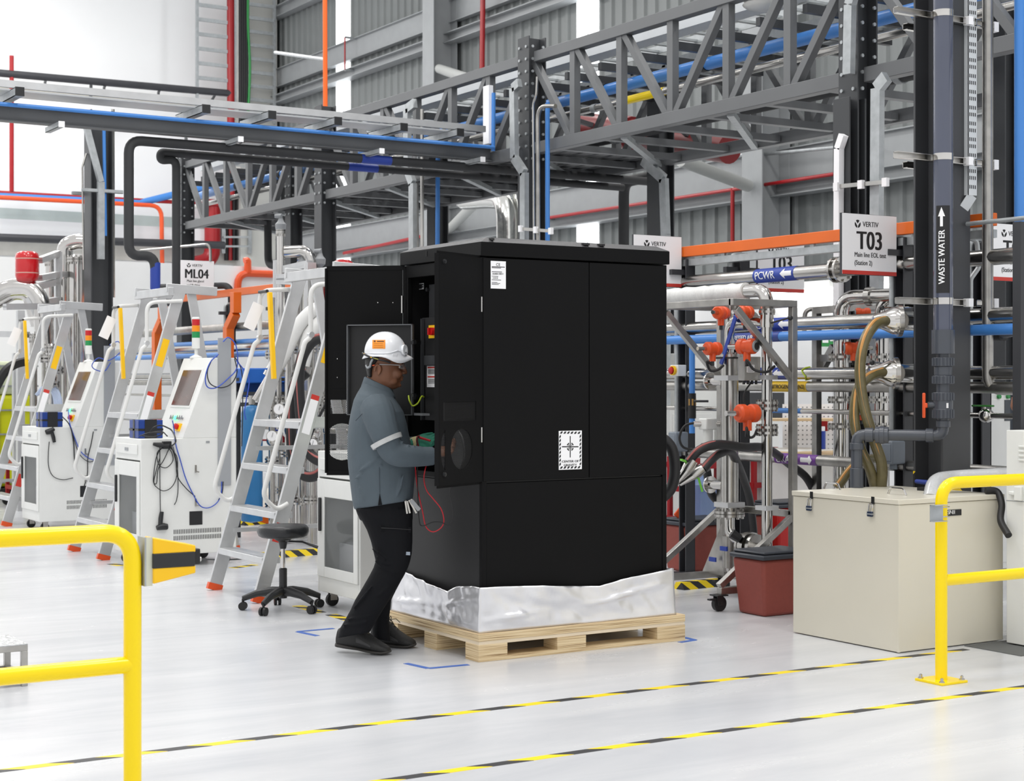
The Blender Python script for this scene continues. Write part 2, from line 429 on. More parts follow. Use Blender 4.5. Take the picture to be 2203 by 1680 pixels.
b = thing('cable_bundle', 'loose bundle of clear and black cables on the bridge cable ladder', 'cables', (XT+1.1, 5, 4.44))
for q in range(7):
    xx = XT+.9+q*.07
    mk('cable', MB().tube(spline([(xx+random.uniform(-.02, .02), y, 4.47+random.uniform(0, .05)) for y in range(5, 23, 2)], 3), .018, 6), (GREYP, RUB, WHITE)[q % 3], b)
for i in range(26):
    y = 8.9+i*.55
    if i % 13 == 0: hs = thing('bridge_cross_beam_set', 'dark cross beams carrying the trays of the bridge, %s half' % ('near' if i == 0 else 'far'), 'beams', (XT, y, 4.3))
    mk('cross_beam', MB().bar((XT+.05, y, 4.36), (XT2-.05, y, 4.36), .05, .07), DGREY, hs)
# red fire main inside the bridge
t = thing('fire_main', 'thick dark red fire main lying across behind the service bridge', 'pipe', PX(1330, 285, XT2+.6))
p = PX(1255, 270, XT2+.9); q = PX(1570, 320, XT2+.9)
mk('pipe', MB().tube([p, q], .16, 18), mat('dark_red_paint', (108, 18, 22), .4), t)
for f_ in (.15, .8): c = p+(q-p)*f_; mk('hanger', MB().bar(c, (XT2+.02, c.y, ZTp-.02), .05, .05), DGREY, t)
mk('coupling', MB().cyl(p+(q-p)*.3, p+(q-p)*.36, .19, seg=18), MATS['dark_red_paint'], t)
mk('coupling', MB().cyl(p+(q-p)*.62, p+(q-p)*.68, .19, seg=18), MATS['dark_red_paint'], t)
# high bay lamp above the bridge
t = thing('pendant_lamp', 'white oval lamp fitting hung above the service bridge at top', 'lamp', PD(1650, 10, 13.2))
c = PD(1650, 9, 13.2); mk('housing', MB().ell(c, (.2, .2, .05)), WHITE, t)
mk('cable', MB().tube(spline([c+V((.1, 0, .03)), c+RT*.17+V((0, 0, .05)), c+RT*.2+V((0, 0, -.02)), c+RT*.16+V((0, 0, -.1)), c+RT*.06+V((0, 0, -.14))], 6), .009, 6), WHITE, t)
# ---------------------------------------------------------------- overhead rail towards the white wall (runs along X)
YB = 13.97
def py(px, y_): return PY(px, y_, YB)
a = py(-40, 262); b_ = py(1060, 332)
zr = py(400, 277).z
r = thing('overhead_rail', 'grey steel beam running from left edge to the service bridge', 'beam', (a.x, YB, zr))
mk('beam', MB().hbeam((a.x, YB, zr), (XT-.05, YB, zr), .1, .14, .01), GREY, r, bev=.002)
for px, y_ in ((20, 222), (415, 258), (555, 270), (695, 282), (835, 292), (955, 302)):
    p = py(px, y_); mk('cross_arm', MB().chan((p.x, YB-.32, zr+.14), (p.x, YB+.35, zr+.14), .07, .07, .006, up=V((1, 0, 0))), GALV, r)
    mk('end_cap', MB().cbox((p.x, YB-.325, zr+.14), (.075, .012, .075)), BPLA, r)
for px in (110, 490, 790, 1005):
    p = py(px, 270); mk('lower_arm', MB().chan((p.x, YB-.3, zr-.1), (p.x, YB+.1, zr-.1), .045, .045, .004), GALV, r)
    mk('end_cap', MB().cbox((p.x, YB-.305, zr-.1), (.05, .012, .05)), WPAPER, r)
t = thing('busbar_track', 'pale aluminium track lying on the overhead rail', 'track', (a.x, YB-.2, zr+.18))
mk('rail', MB().box((a.x, YB-.25, zr+.18), (XT-.25, YB-.21, zr+.24)), ALU, t)
mk('rail', MB().box((a.x, YB+.2, zr+.18), (XT-.25, YB+.24, zr+.24)), ALU, t)
mk('cover', MB().box((a.x, YB-.15, zr+.17), (XT-.3, YB+.15, zr+.185)), mat('pale_metal', (214, 216, 218), .35, .4), t)
single('air_line', MB().tube([(a.x, YB-.16, zr+.05), (XT-.1, YB-.16, zr+.05)], .018, 10), BLUE, 'thin blue air line along the overhead rail', 'pipe')
pcol = PD(212, 300, 18.9); YB0 = YB; colm(pcol.x, pcol.y, PD(212, 240, 18.9).z, 'dark grey column behind the far left cart and below the overhead rail', bolts=False, w=.26); YB = pcol.y
t = thing('cable_drop', 'galvanised cable drop and pipes strapped to the far left column', 'conduit', (4.3, YB-.2, 0))
w0 = py(172, 268); w1_ = py(205, 395); w2_ = py(205, 560)
mk('duct', MB().bar(w0-V((0, .2, 0)), w1_-V((0, .2, 0)), .075, .06).bar(w1_-V((0, .2, 0)), w2_-V((0, .2, 0)), .075, .06), GALV, t)
mk('conduit', MB().tube(fillet([py(186, 330), py(177, 360), py(180, 580)], .1), .012, 8), STEEL, t)
mk('conduit', MB().tube([py(243, 235), py(244, 640)], .02, 8), STEEL, t)
single('blue_drop_pipe', MB().tube([py(213, 272)-V((0, .18, 0)), py(216, 510)-V((0, .18, 0))], .02, 8), BLUE, 'thin blue air drop on the front of the far left column', 'pipe')
t = thing('pipe_bracket', 'small steel channel bracket clamped around the far left column', 'bracket', py(212, 418))
for dy in (-.2, .18): mk('channel', MB().chan(py(165, 412)+V((0, dy, 0)), py(252, 417)+V((0, dy, 0)), .04, .04, .004), GALV, t)
YB = YB0
# black lagged pipes under the rail
YL = 14.0
def pl(px, y_): return PY(px, y_, YL)
zl = pl(300, 303).z
p0 = pl(277, 303); pe = PX(1150, 362, XT).x
lp0 = single('lagged_pipe', MB().tube(fillet([PY(335, 640, YL), PY(333, 548, YL), V((p0.x, YL, PY(300, 553, YL).z)), V((p0.x, YL, zl)), V((XT+2.2, YL, zl))], .12, 6), .044, 16), LAG, 'long black lagged pipe looping down beside the far left column', 'pipe')
q0 = PY(345, 320, YL+.25); q1 = PY(378, 343, YL+.25)
lp1 = single('lagged_pipe', MB().tube(fillet([PY(379, 648, YL+.25)+V((0, .9, 0)), PY(379, 648, YL+.25), PY(379, 343, YL+.25), PY(345, 345, YL+.25), V((q0.x, YL+.25, zl-.05)), V((XT+1.8, YL+.25, zl-.05))], .09, 6), .038, 16), LAG, 'black lagged pipe with a double bend, second of the pair under the rail', 'pipe')
for px in (400, 640, 900): q = PY(px, 300, YL); mk('hanger', MB().bar((q.x, YL, zl), (q.x, YL, zr-.05), .025, .02), GALV, lp0)
mk('label_sleeve', MB().cyl(PY(334, 565, YL), PY(334, 625, YL), .0455), BLUET, lp0, label='blue label sleeve')
for px, y_ in ((808, 343), (780, 352)):
    yy_, zq, r_, par = (YL, zl, .0455, lp0) if y_ < 350 else (YL+.25, zl-.05, .0395, lp1); c = PY(px, y_, yy_)
    mk('label_sleeve', MB().cyl((c.x-.16, yy_, zq), (c.x+.16, yy_, zq), r_), BLUET, par, label='blue label sleeve with white lettering')
# the lagged pair that drops at the right of the black cabinet
t = single('lagged_pipe', MB().tube(fillet([PX(1400, 380, 10.6), PX(1342, 392, 10.6), PX(1342, 1180, 10.6)], .15, 5), .06, 14), LAG, 'black lagged pipe dropping behind the sign near the black cabinet', 'pipe')
# vertical service drops in front of the bridge columns
def drop(pts, x, r, m, label, name='conduit', cat='pipe', flat=None, fil=.12):
    P = [PX(a, b, x) for a, b in pts]
    if pts[-1][1] >= 465: P.append(V((P[-1].x, P[-1].y, .02)))
    if flat:
        mb = MB()
        for i in range(len(P)-1): mb.bar(P[i], P[i+1], flat, .05, up=V((1, 0, 0)))
        return single(name, mb, m, label, cat)
    return single(name, MB().tube(fillet(P, fil), r, 10), m, label, cat)
drop(((1118, 178), (1105, 190), (1107, 340), (1128, 372), (1128, 540)), XT-.2, .03, GALV, 'galvanised cable duct with a kink in front of the cabinet bridge column', 'cable_duct', 'duct', flat=.085)
drop(((1156, 165), (1154, 205), (1147, 222), (1149, 540)), XT-.18, .012, STEEL, 'thin bent steel conduit beside the cabinet bridge column')
drop(((1195, 228), (1157, 228), (1158, 540)), XT-.2, .02, BRUSH, 'steel drop pipe with a square top bend beside the cabinet bridge column')
drop(((1178, 222), (1178, 540)), XT-.1, .022, BLUE, 'light blue vertical air drop right of the cabinet bridge column')
drop(((893, 222), (876, 235), (877, 365), (888, 395), (888, 545)), XT-.15, .03, GALV, 'galvanised cable duct with a kink left of the black cabinet', 'cable_duct', 'duct', flat=.1)
drop(((908, 235), (908, 545)), XT-.1, .02, STEEL, 'slim steel conduit above the open left door')
drop(((895, 300), (897, 545)), XT+.1, .025, BRUSH, 'brushed pipe hidden behind the kinked duct left of the cabinet')
drop(((942, 335), (941, 540)), XT+.3, .025, BLUE, 'light blue vertical air drop above the cabinet left door')
drop(((1062, 200), (1061, 325)), XT-.1, .02, BLUE, 'short blue air hose hanging to the end of the overhead rail')
drop(((1050, 185), (1050, 310)), XT-.12, .03, WPAPER, 'white vertical cover strip at the end of the overhead rail', 'cover_strip', 'strip', flat=.11)
drop(((1908, 165), (1888, 190), (1886, 470)), XT-.2, .03, GALV, 'galvanised cable duct with a top kink right of the T03 column', 'cable_duct', 'duct', flat=.09)
drop(((1838, -20), (1829, 10), (1826, 160)), XT-.2, .03, GALV, 'galvanised cable duct rising to the frame top above the T03 sign', 'cable_duct', 'duct', flat=.08)
drop(((1815, 290), (1805, 320), (1804, 475)), XT-.22, .03, WPAPER, 'white cable duct left of the T03 column above the sign', 'cable_duct', 'duct', flat=.055)
drop(((1385, 345), (1400, 360), (1428, 385), (1432, 505)), XT2-.2, .03, GALV, 'galvanised cable duct kinked around the rear column right of the cabinet', 'cable_duct', 'duct', flat=.1)
for nm, pts in (('cabinet bridge column', ((1120, 492), (1185, 497))), ('T03 column', ((1800, 402), (1905, 392)))):
    t = thing('pipe_bracket', 'small steel channel clamped across the pipes of the '+nm, 'bracket', PX(*pts[0], XT-.25))
    mk('channel', MB().chan(PX(*pts[0], XT-.26), PX(*pts[1], XT-.26), .04, .03, .004), STEEL, t)
    for p in pts+((((pts[0][0]+pts[1][0])/2, (pts[0][1]+pts[1][1])/2)),): mk('end_cap', MB().cbox(PX(*p, XT-.285), (.03, .045, .06)), WPAPER, t)
# shiny ducts behind the black cabinet
t = thing('insulated_duct', 'shiny foil clad duct with a bend above the black cabinet', 'duct', PX(1090, 400, 11.6))
mk('duct', MB().tube(fillet([PX(975, 412, 12.4), PX(1000, 432, 12.2), PX(1050, 428, 11.8), PX(1088, 430, 11.6), PX(1090, 1080, 11.6)], .35, 6), .13, 18), mat('foil_cladding', (215, 215, 212), .18, 1., bump=.25, bscale=14), t)
single('insulated_duct', MB().tube([PX(1118, 380, 11.9), PX(1118, 1075, 11.9)], .1, 18), MATS['foil_cladding'], 'straight shiny foil clad riser next to the bent duct', 'duct')
# grey raking braces from the wall columns
BR = mat('brace_tube', (170, 172, 170), .5)
for a_, b2, lb in (((945, 148), (1015, 172), 'raking wall brace tube ending on the far wall column'), ((1465, 345), (1610, 400), 'raking wall brace tube above the T03 stations'), ((960, 500), (1035, 425), 'raking wall brace tube low behind the black cabinet')):
    single('brace_tube', MB().tube([PX(*b2, XW-.8) if a_[0] == 1465 else PX(*a_, XW-(.6 if a_[0] == 945 else .02)), PX(*a_, XW-2.6) if a_[0] == 1465 else PX(*b2, XW-2.6)], .1, 14), BR, lb, 'brace')
# sprinkler and fire pipes on the grey wall
def wallpipe(pts, r, m, label, x=XW-.45, name='fire_pipe'):
    o = single(name, MB().tube([PX(a, b, x) for a, b in pts], r, 10), m, label, 'pipe')
    for a, b in (pts[0], pts[-1]): q = PX(a, b, x); mk('clip', MB().bar(q, (XW-.05, q.y, q.z), .05, .05), GALV, o)
    return o
wallpipe(((1039, -20), (1037, 170)), .055, RED, 'red vertical sprinkler pipe high on the grey wall')
wallpipe(((740, 545), (960, 497)), .04, RED, 'red fire pipe running low along the grey wall left of the cabinet')
wallpipe(((1170, 470), (1810, 372)), .03, RED, 'thin red pipe lying on the grey wall girt')
wallpipe(((1576, 405), (1576, 520)), .035, RED, 'short red pipe dropping on the grey wall above the orange beam')
wallpipe(((742, 80), (742, 150)), .02, RED, 'short red rod crossing the far daylight strip')
wallpipe(((1520, 335), (1640, 332), (1850, 312)), .03, GALV, 'slim galvanised pipe running across the wall column above the orange beam', name='conduit')
single('orange_standpipe', MB().tube([PD(699, -30, 21), PD(700, 250, 21)], .03, 10), mat('bright_orange', (255, 108, 30), .45), 'bright orange vertical pipe rising from the far bridge column', 'pipe')
single('conduit', MB().tube([PD(592, 113, 24), PD(700, 128, 21)], .025, 8), GALV, 'pale conduit tying the cable ladder to the orange pipe', 'pipe')
# ---------------------------------------------------------------- white wall services
YV = 40.2
def pv(px, y_): return PY(px, y_, YV)
def ladder(p0, p1, y0, y1, label, pitch):
    a, b = pv(p0, 100), pv(p1, 100); zt_, zb = pv(p0, y0).z, pv(p0, y1).z
    t = thing('cable_ladder', label, 'cable ladder', (a.x, YV, zb), 'vertical cable ladders on the white wall')
    for q in (a, b): mk('side_rail', MB().box((q.x-.03, YV-.05, zb), (q.x+.03, YV+.05, zt_)), GALV, t)
    z = zb+.2
    while z < zt_: mk('rung', MB().box((a.x, YV-.03, z), (b.x, YV+.03, z+.09)), GALV, t); z += pitch
ladder(424, 505, -20, 250, 'pale vertical cable ladder on the white wall, left one', .38)
ladder(530, 590, -20, 262, 'pale vertical cable ladder on the white wall, right one', .36)
single('fire_pipe', MB().tube([pv(496, -20), pv(497, 420)], .1, 12), RED, 'red vertical riser between the two cable ladders', 'pipe')
t = thing('riser_cables', 'black and green riser cables bundled beside the red riser', 'cables', pv(522, 300))
for q in range(4): mk('cable', MB().tube(spline([pv(514+q*4, y_)-V((0, .1, 0)) for y_ in (-20, 60, 150, 250, 310)], 4), .05, 8), RUB, t)
mk('green_cable', MB().tube(spline([pv(529+(4 if y_ == 150 else 0), y_)-V((0, .15, 0)) for y_ in (-20, 60, 150, 250, 310)], 4), .035, 8), GREEN, t)
t = thing('wall_pipe', 'dark grey pipe running on brackets across the white wall', 'pipe', pv(200, 175))
mk('pipe', MB().tube([pv(-60, 152), pv(495, 201)], .095, 12), CHAR, t)
for px, y_ in ((103, 166), (230, 178), (347, 188), (462, 205)):
    mk('bracket', MB().tube([pv(px, y_), pv(px-6, y_+10), pv(px-7, y_+30)], .035, 6), DGREY, t)
single('fire_pipe', MB().tube([pv(25, 120), pv(25, 412)], .055, 10), RED, 'red vertical pipe at the far left of the white wall', 'pipe')
single('fire_pipe', MB().tube([pv(-40, 412), pv(470, 440)], .05, 10), RED, 'red horizontal pipe along the white wall', 'pipe')
single('wall_air_pipe', MB().tube([pv(-40, 420), pv(300, 437), PY(600, 362, YV-.2)], .09, 12), BLUE, 'blue pipe along the white wall bending up toward the bridge', 'pipe')
single('wall_conduit', MB().tube(fillet([pv(-40, 424)-V((0, .15, 0)), pv(343, 444)-V((0, .15, 0)), pv(345, 600)-V((0, .15, 0))], .3), .055, 10), ORG2, 'orange conduit turning down on the white wall', 'conduit')
t = thing('wall_pipe', 'dark pipe low across the white wall above the partition', 'pipe', pv(200, 530))
mk('pipe', MB().tube([pv(-60, 512)-V((0, .4, 0)), pv(470, 530)-V((0, .4, 0))], .1, 12), CHAR, t)
single('fire_pipe', MB().tube(fillet([PY(457, 430, 40.4), PY(457, 560, 40.4), PY(390, 575, 40.4)], .4), .21, 14), RED, 'thick red fire main dropping left of the cable cage', 'pipe')
t = thing('cable_cage', 'pale cable ladder cage holding black and red cables near the bridge', 'cable ladder', PY(500, 560, 40.4))
for px in (480, 537): mk('side_rail', MB().bar(PY(px, 385, 40.4), PY(px, 545, 40.4), .1, .06), GALV, t)
for y_ in (385, 420, 455, 480, 510, 530): mk('rung', MB().bar(PY(480, y_, 40.3), PY(537, y_, 40.3), .05, .05), GALV, t)
for q, m_ in enumerate((RUB, RED, RUB, RUB, GREYP, RUB)): mk('cable', MB().tube([PY(487+q*8, 385, 40.7), PY(487+q*8, 560, 40.7)], .06, 8), m_, t)
t = thing('alarm_box', 'small dark red fire alarm box on the white wall', 'alarm', pv(464, 243)); mk('box', MB().cbox(pv(464, 243), (.2, .1, .14)), RED, t)
t = thing('alarm_box', 'red valve box under the wall pipe near the far left column', 'alarm', pv(191, 217)); mk('box', MB().cbox(pv(191, 218), (.13, .1, .13)), RED, t); mk('rod', MB().tube([pv(196, 178), pv(195, 212)], .04, 8), DGREY, t)
# ---------------------------------------------------------------- black cooling cabinet on its pallet
CX0, CX1, CY0, CY1 = 4.464, 5.70, 7.446, 8.34
ZP = .148
ply = mat('pallet_plywood', (214, 190, 152), .65, var=.06, scale=5)
def plyedge():
    m = mat('plywood_edge', (216, 192, 152), .7); t = m.node_tree; b = t.nodes['Principled BSDF']
    co = t.nodes.new('ShaderNodeTexCoord'); mp = t.nodes.new('ShaderNodeMapping'); mp.inputs['Scale'].default_value = (2.5, 2.5, 230); t.links.new(co.outputs['Object'], mp.inputs[0])
    n = t.nodes.new('ShaderNodeTexNoise'); n.inputs['Scale'].default_value = 1.; n.inputs['Detail'].default_value = 2; t.links.new(mp.outputs[0], n.inputs[0])
    r = t.nodes.new('ShaderNodeValToRGB'); e = r.color_ramp.elements; e[0].position = .3; e[0].color = lin((120, 88, 54)); e[1].position = .62; e[1].color = lin((228, 208, 170))
    x = e.new(.44); x.color = lin((206, 180, 138))
    t.links.new(n.outputs[0], r.inputs[0]); t.links.new(r.outputs[0], b.inputs['Base Color'])
    return m
PE = plyedge()
px0, px1, py0, py1 = 4.41, 5.79, 7.39, 8.44
t = thing('pallet', 'plywood block pallet carrying the black cabinet', 'pallet', (px0, py0, 0))
mk('deck_board', MB().box((px0, py0, .108), (px1, py1, ZP)), PE, t, bev=.002)
mk('deck_face', MB().box((px0+.004, py0+.004, ZP), (px1-.004, py1-.004, ZP+.0015)), ply, t)
mk('under_board', MB().box((px0+.003, py0+.003, .09), (px1-.003, py1-.003, .108)), mat('pale_wood', (226, 210, 184), .6, var=.05), t)
for yy in (py0, (py0+py1)/2-.07, py1-.14):
    for xx, w in ((px0, .18), (px0+.50, .19), (px1-.2, .2)):
        mk('block', MB().box((xx, yy, .022), (xx+w, yy+.14, .09)), PE, t, bev=.002)
    mk('runner', MB().box((px0, yy, 0), (px1, yy+.14, .022)), PE, t, bev=.002)
# foil skirt of the cabinet: crumpled sheet around its foot
FO = mat('aluminium_foil', (228, 228, 231), .3, .72, var=.06, scale=5, bump=.6, bscale=6)
random.seed(3)
def foil():
    mb = MB(); off = .028
    cor = [(CX0-off, CY1+off+.04), (CX0-off, CY0-off), (CX1+off, CY0-off), (CX1+off, CY1+off+.04)]
    tops = {0: [(0, .40), (.12, .385), (.45, .355), (.68, .335), (.76, .37), (.9, .385), (1, .388)], 1: [(0, .388), (.12, .385), (.3, .375), (.5, .352), (.6, .345), (.72, .372), (.9, .40), (1, .412)], 2: [(0, .412), (.5, .36), (1, .40)]}
    base = [(CX0-off-.015, CY1+off+.04), (CX0-off-.012, CY0-off-.012), (CX1+off+.012, CY0-off-.012), (CX1+off+.015, CY1+off+.04)]
    cols = []
    from mathutils import noise
    for s in range(3):
        n = 70 if s != 2 else 40
        for i in range(n if s < 2 else n+1):
            u = i/n; tp = tops[s]
            for (a, za), (b, zb) in zip(tp, tp[1:]):
                if a <= u <= b: zt_ = za+(zb-za)*(u-a)/(b-a); break
            A = V((*cor[s], 0)).lerp(V((*cor[s+1], 0)), u); B = V((*base[s], 0)).lerp(V((*base[s+1], 0)), u)
            nrm = [V((-1, 0, 0)), V((0, -1, 0)), V((1, 0, 0))][s]; col = []
            for j in range(19):
                v = j/18; p = B.lerp(A, v**.6); z = ZP+.003+(zt_-ZP)*v
                f = (1-abs(2*u-1)**6)*min(1, v*5+.12)
                q = V((p.x*3.1+p.y*3.7, z*5.5+u*2.2+s*7, s*3.3))
                d = noise.noise(q*.8)*.034+abs(noise.noise(q*1.7))*.022+noise.noise(q*4.1)*.007-abs(noise.noise(q*3.1+V((9, 2, 4))))*.008
                d += .022*math.exp(-((v-.25-.5*u)/.05)**2)*(.5+.5*math.sin(u*9+s))
                col.append(p+nrm*max(-.02, d*f)+V((0, 0, z)))
            cols.append(mb.ring(col))
    for a, b in zip(cols, cols[1:]):
        for j in range(18): mb.bm.faces.new((a[j], b[j], b[j+1], a[j+1]))
    return mb
o = single('foil_skirt', foil(), FO, 'crumpled silver foil skirt around the foot of the black cabinet', 'foil', ang=180)
o.modifiers.new('t', 'SOLIDIFY').thickness = .0015
zS, zD, zL = .949, 2.145, 2.152
C = thing('cooling_cabinet', 'tall black metal cooling cabinet with open doors on a plywood pallet', 'cabinet', (CX0, CY0, ZP))
T_ = .004
# base
b = MB(); b.box((CX0+.012, CY0+.012, ZP+.002), (CX1-.012, CY1-.012, zS-.006))
mk('plinth', b, BLACK, C, bev=.004)
mk('plinth_panel', MB().box((CX0+.03, CY0+.004, ZP+.004), (CX1-.03, CY0+.012, zS-.008)), BLACK, C, bev=.002)
mk('plinth_panel', MB().box((CX0+.004, CY0+.03, ZP+.004), (CX0+.012, CY1-.03, zS-.008)), mat('dark_grey_panel', (40, 40, 41), .5, var=.05, spec=.3), C, bev=.002)
for (xx, yy) in ((CX0, CY0), (CX1-.03, CY0), (CX0, CY1-.03)): mk('corner_post', MB().box((xx, yy, ZP+.002), (xx+.03, yy+.03, zL)), BLACK, C, bev=.003)
# upper shell, open at the front (-x)
b = MB()
b.box((CX0+.03, CY0+.014, zS), (CX1, CY0+.02, zL)); b.box((CX0+.03, CY1-.02, zS), (CX1, CY1-.014, zL)); b.box((CX1-.01, CY0+.02, zS), (CX1-.004, CY1-.02, zL))
b.box((CX0+.01, CY0+.014, zL-.012), (CX1, CY1-.014, zL)); b.box((CX0+.01, CY0+.014, zS-.006), (CX1, CY1-.014, zS))
mk('shell', b, INNER, C)
sx_ = PY(1267, 800, CY0).x
mk('side_panel', MB().box((CX0+.006, CY0-.004, zS+.002), (sx_-.002, CY0+.014, zL-.004)), BLACK, C, bev=.003)
mk('side_panel', MB().box((sx_+.002, CY0-.004, zS+.002), (CX1-.004, CY0+.014, zL-.004)), BLACK, C, bev=.003)
b = MB()   # door frame
b.box((CX0+.004, CY0+.03, zL-.07), (CX0+.03, CY1-.03, zL)); b.box((CX0+.004, CY1-.055, zS), (CX0+.03, CY1-.03, zL-.07)); b.box((CX0+.004, CY0+.03, zS), (CX0+.03, CY0+.05, zL-.07)); b.box((CX0+.004, CY0+.03, zS), (CX0+.03, CY1-.03, zS+.03))
mk('door_frame', b, BLACK, C, bev=.002)
# lid with chamfered perforated edge
perf = mat('perforated_black', (58, 58, 60), .5, var=.3, scale=120)
o_ = .012; lz0, lz1, lz2 = zL+.004, zL+.078, zL+.108
a = [(CX0-o_, CY0-o_), (CX1+o_, CY0-o_), (CX1+o_, CY1+o_), (CX0-o_, CY1+o_)]; i_ = .05
c = [(CX0+i_, CY0+i_*.7), (CX1-i_, CY0+i_*.7), (CX1-i_, CY1-i_), (CX0+i_, CY1-i_)]
b = MB(); r0 = b.ring([(*p, lz0) for p in a]); r1 = b.ring([(*p, lz1) for p in a]); b.skin([r0, r1]); lid = mk('roof_band', b, BLACK, C, bev=.003)
b = MB(); r1 = b.ring([(*p, lz1+.001) for p in a]); r2 = b.ring([(*p, lz2) for p in c]); b.skin([r1, r2]); chm = mk('roof_grille', b, perf, C)
for px in (1057, 1256, 1262, 1290, 1295):
    p = PY(px, 520, CY0+.01); mk('lifting_slot', MB().cbox((p.x, CY0+.008, lz1+.018), (.018, .03, .012)), RUB, lid)
mk('slot', MB().cbox((CX0-o_-.001, PX(918, 560, CX0-o_).y, lz0+.05), (.003, .006, .03)), RUB, lid)
# door leaf helper: local u along the leaf from hinge, thickness to one side
def perfmat():
    m = bpy.data.materials.new('punched_mesh'); m.use_nodes = True; t = m.node_tree; b = t.nodes['Principled BSDF']; b.inputs['Base Color'].default_value = lin((30, 30, 31)); b.inputs['Roughness'].default_value = .5
    co = t.nodes.new('ShaderNodeTexCoord'); sp = t.nodes.new('ShaderNodeSeparateXYZ'); t.links.new(co.outputs['UV'], sp.inputs[0])
    vals = []
    for ox in (0, .5):
        cs = []
        for k, s_ in (('X', 1/.0075), ('Y', 1/.013)):
            mlt = t.nodes.new('ShaderNodeMath'); mlt.operation = 'MULTIPLY_ADD'; mlt.inputs[1].default_value = s_; mlt.inputs[2].default_value = ox; t.links.new(sp.outputs[k], mlt.inputs[0])
            fr = t.nodes.new('ShaderNodeMath'); fr.operation = 'FRACT'; t.links.new(mlt.outputs[0], fr.inputs[0])
            sb = t.nodes.new('ShaderNodeMath'); sb.operation = 'SUBTRACT'; sb.inputs[1].default_value = .5; t.links.new(fr.outputs[0], sb.inputs[0])
            sc = t.nodes.new('ShaderNodeMath'); sc.operation = 'MULTIPLY'; sc.inputs[1].default_value = .0075 if k == 'X' else .013; t.links.new(sb.outputs[0], sc.inputs[0])
            pw = t.nodes.new('ShaderNodeMath'); pw.operation = 'POWER'; pw.inputs[1].default_value = 2; t.links.new(sc.outputs[0], pw.inputs[0]); cs.append(pw)
        ad = t.nodes.new('ShaderNodeMath'); ad.operation = 'ADD'; t.links.new(cs[0].outputs[0], ad.inputs[0]); t.links.new(cs[1].outputs[0], ad.inputs[1]); vals.append(ad)
    mn = t.nodes.new('ShaderNodeMath'); mn.operation = 'MINIMUM'; t.links.new(vals[0].outputs[0], mn.inputs[0]); t.links.new(vals[1].outputs[0], mn.inputs[1])
    gt = t.nodes.new('ShaderNodeMath'); gt.operation = 'GREATER_THAN'; gt.inputs[1].default_value = .0029**2; t.links.new(mn.outputs[0], gt.inputs[0]); t.links.new(gt.outputs[0], b.inputs['Alpha'])
    return m
PERF = perfmat()
def leaf(hinge, free, outn, rect_px, circ, name_lbl, back=False):
    """door leaf with a slotted window and a round window of punched mesh (real holes in the sheet)"""
    H = V((*hinge, 0)); Fp = V((*free, 0)); u = (Fp-H).normalized(); w = (Fp-H).length; n = V(outn).normalized()
    d = mk('door', MB().box((0, 0, 0), (.001, .001, .001)), BLACK, C)   # replaced below
    h0, h1 = zS+.002, zD
    q = lambda a, z: H+u*a+V((0, 0, z))
    (ra, rz0, rb, rz1) = rect_px; (ca, cz, cr_, cclip) = circ
    cr2 = cr_
    # sheet: outer boundary with two holes, filled with triangle fill
    bm = bmesh.new()
    def loop(pts):
        vs = [bm.verts.new(p) for p in pts]
        for i in range(len(vs)): bm.edges.new((vs[i], vs[(i+1) % len(vs)]))
    loop([q(0, h0), q(w, h0), q(w, h1), q(0, h1)])
    loop([q(ra, rz0), q(rb, rz0), q(rb, rz1), q(ra, rz1)])
    cp = []
    for k in range(40):
        t_ = k*2*math.pi/40; a_ = min(max(ca+cr2*math.cos(t_), .03), w-.03); cp.append(q(a_, cz+cr_*1.02*math.sin(t_)))
    loop(cp)
    if cclip:
        loop([q(cclip[0]+cclip[1]*max(0, math.cos(k*2*math.pi/30)), cz+cr_*math.sin(k*2*math.pi/30)) for k in range(30) if math.cos(k*2*math.pi/30) > -.05])
    bmesh.ops.triangle_fill(bm, use_beauty=True, edges=bm.edges)
    me = bpy.data.meshes.new('door'); bmesh.ops.recalc_face_normals(bm, faces=bm.faces); bm.to_mesh(me); bm.free(); me.materials.append(BLACK); me.transform(WM[C.name].inverted()); d.data = me
    k = d.modifiers.new('t', 'SOLIDIFY'); k.thickness = .003; k.offset = 0
    # return edges
    e = MB()
    for A, B in ((q(0, h0), q(w, h0)), (q(0, h1), q(w, h1)), (q(0, h0), q(0, h1)), (q(w, h0), q(w, h1))):
        e.bar(A-n*.012, B-n*.012, .004 if (A-B).z == 0 else .026, .026 if (A-B).z == 0 else .004, up=Z if abs((A-B).z) < .01 else u)
    mk('door_rim', e, BLACK, d)
    def mesh_pane(a0, z0, a1, z1, nm):
        me = bpy.data.meshes.new(nm); pts = [q(a0, z0), q(a1, z0), q(a1, z1), q(a0, z1)]; me.from_pydata([WM[C.name].inverted() @ (p-n*.003) for p in pts], [], [(0, 1, 2, 3)])
        uv = me.uv_layers.new(); 
        for l, (x, y) in zip(uv.data, ((a0, z0), (a1, z0), (a1, z1), (a0, z1))): l.uv = (x, y)
        me.materials.append(PERF); o = bpy.data.objects.new(nm, me); COL.objects.link(o); o.parent = d; WM[o.name] = WM[C.name]
    mesh_pane(ra-.004, rz0-.004, rb+.004, rz1+.004, 'mesh_window'); mesh_pane(ca-cr2-.01 if ca-cr2 > .02 else .02, cz-cr_-.01, min(ca+cr2+.01, w-.02), cz+cr_+.01, 'mesh_window')
    if cclip: mesh_pane(cclip[0]-.01, cz-cr_-.01, cclip[0]+cclip[1]+.01, cz+cr_+.01, 'mesh_window')
    return d, q, n, u
zz = lambda y, dd: CZ+(PCY-y)*dd/F
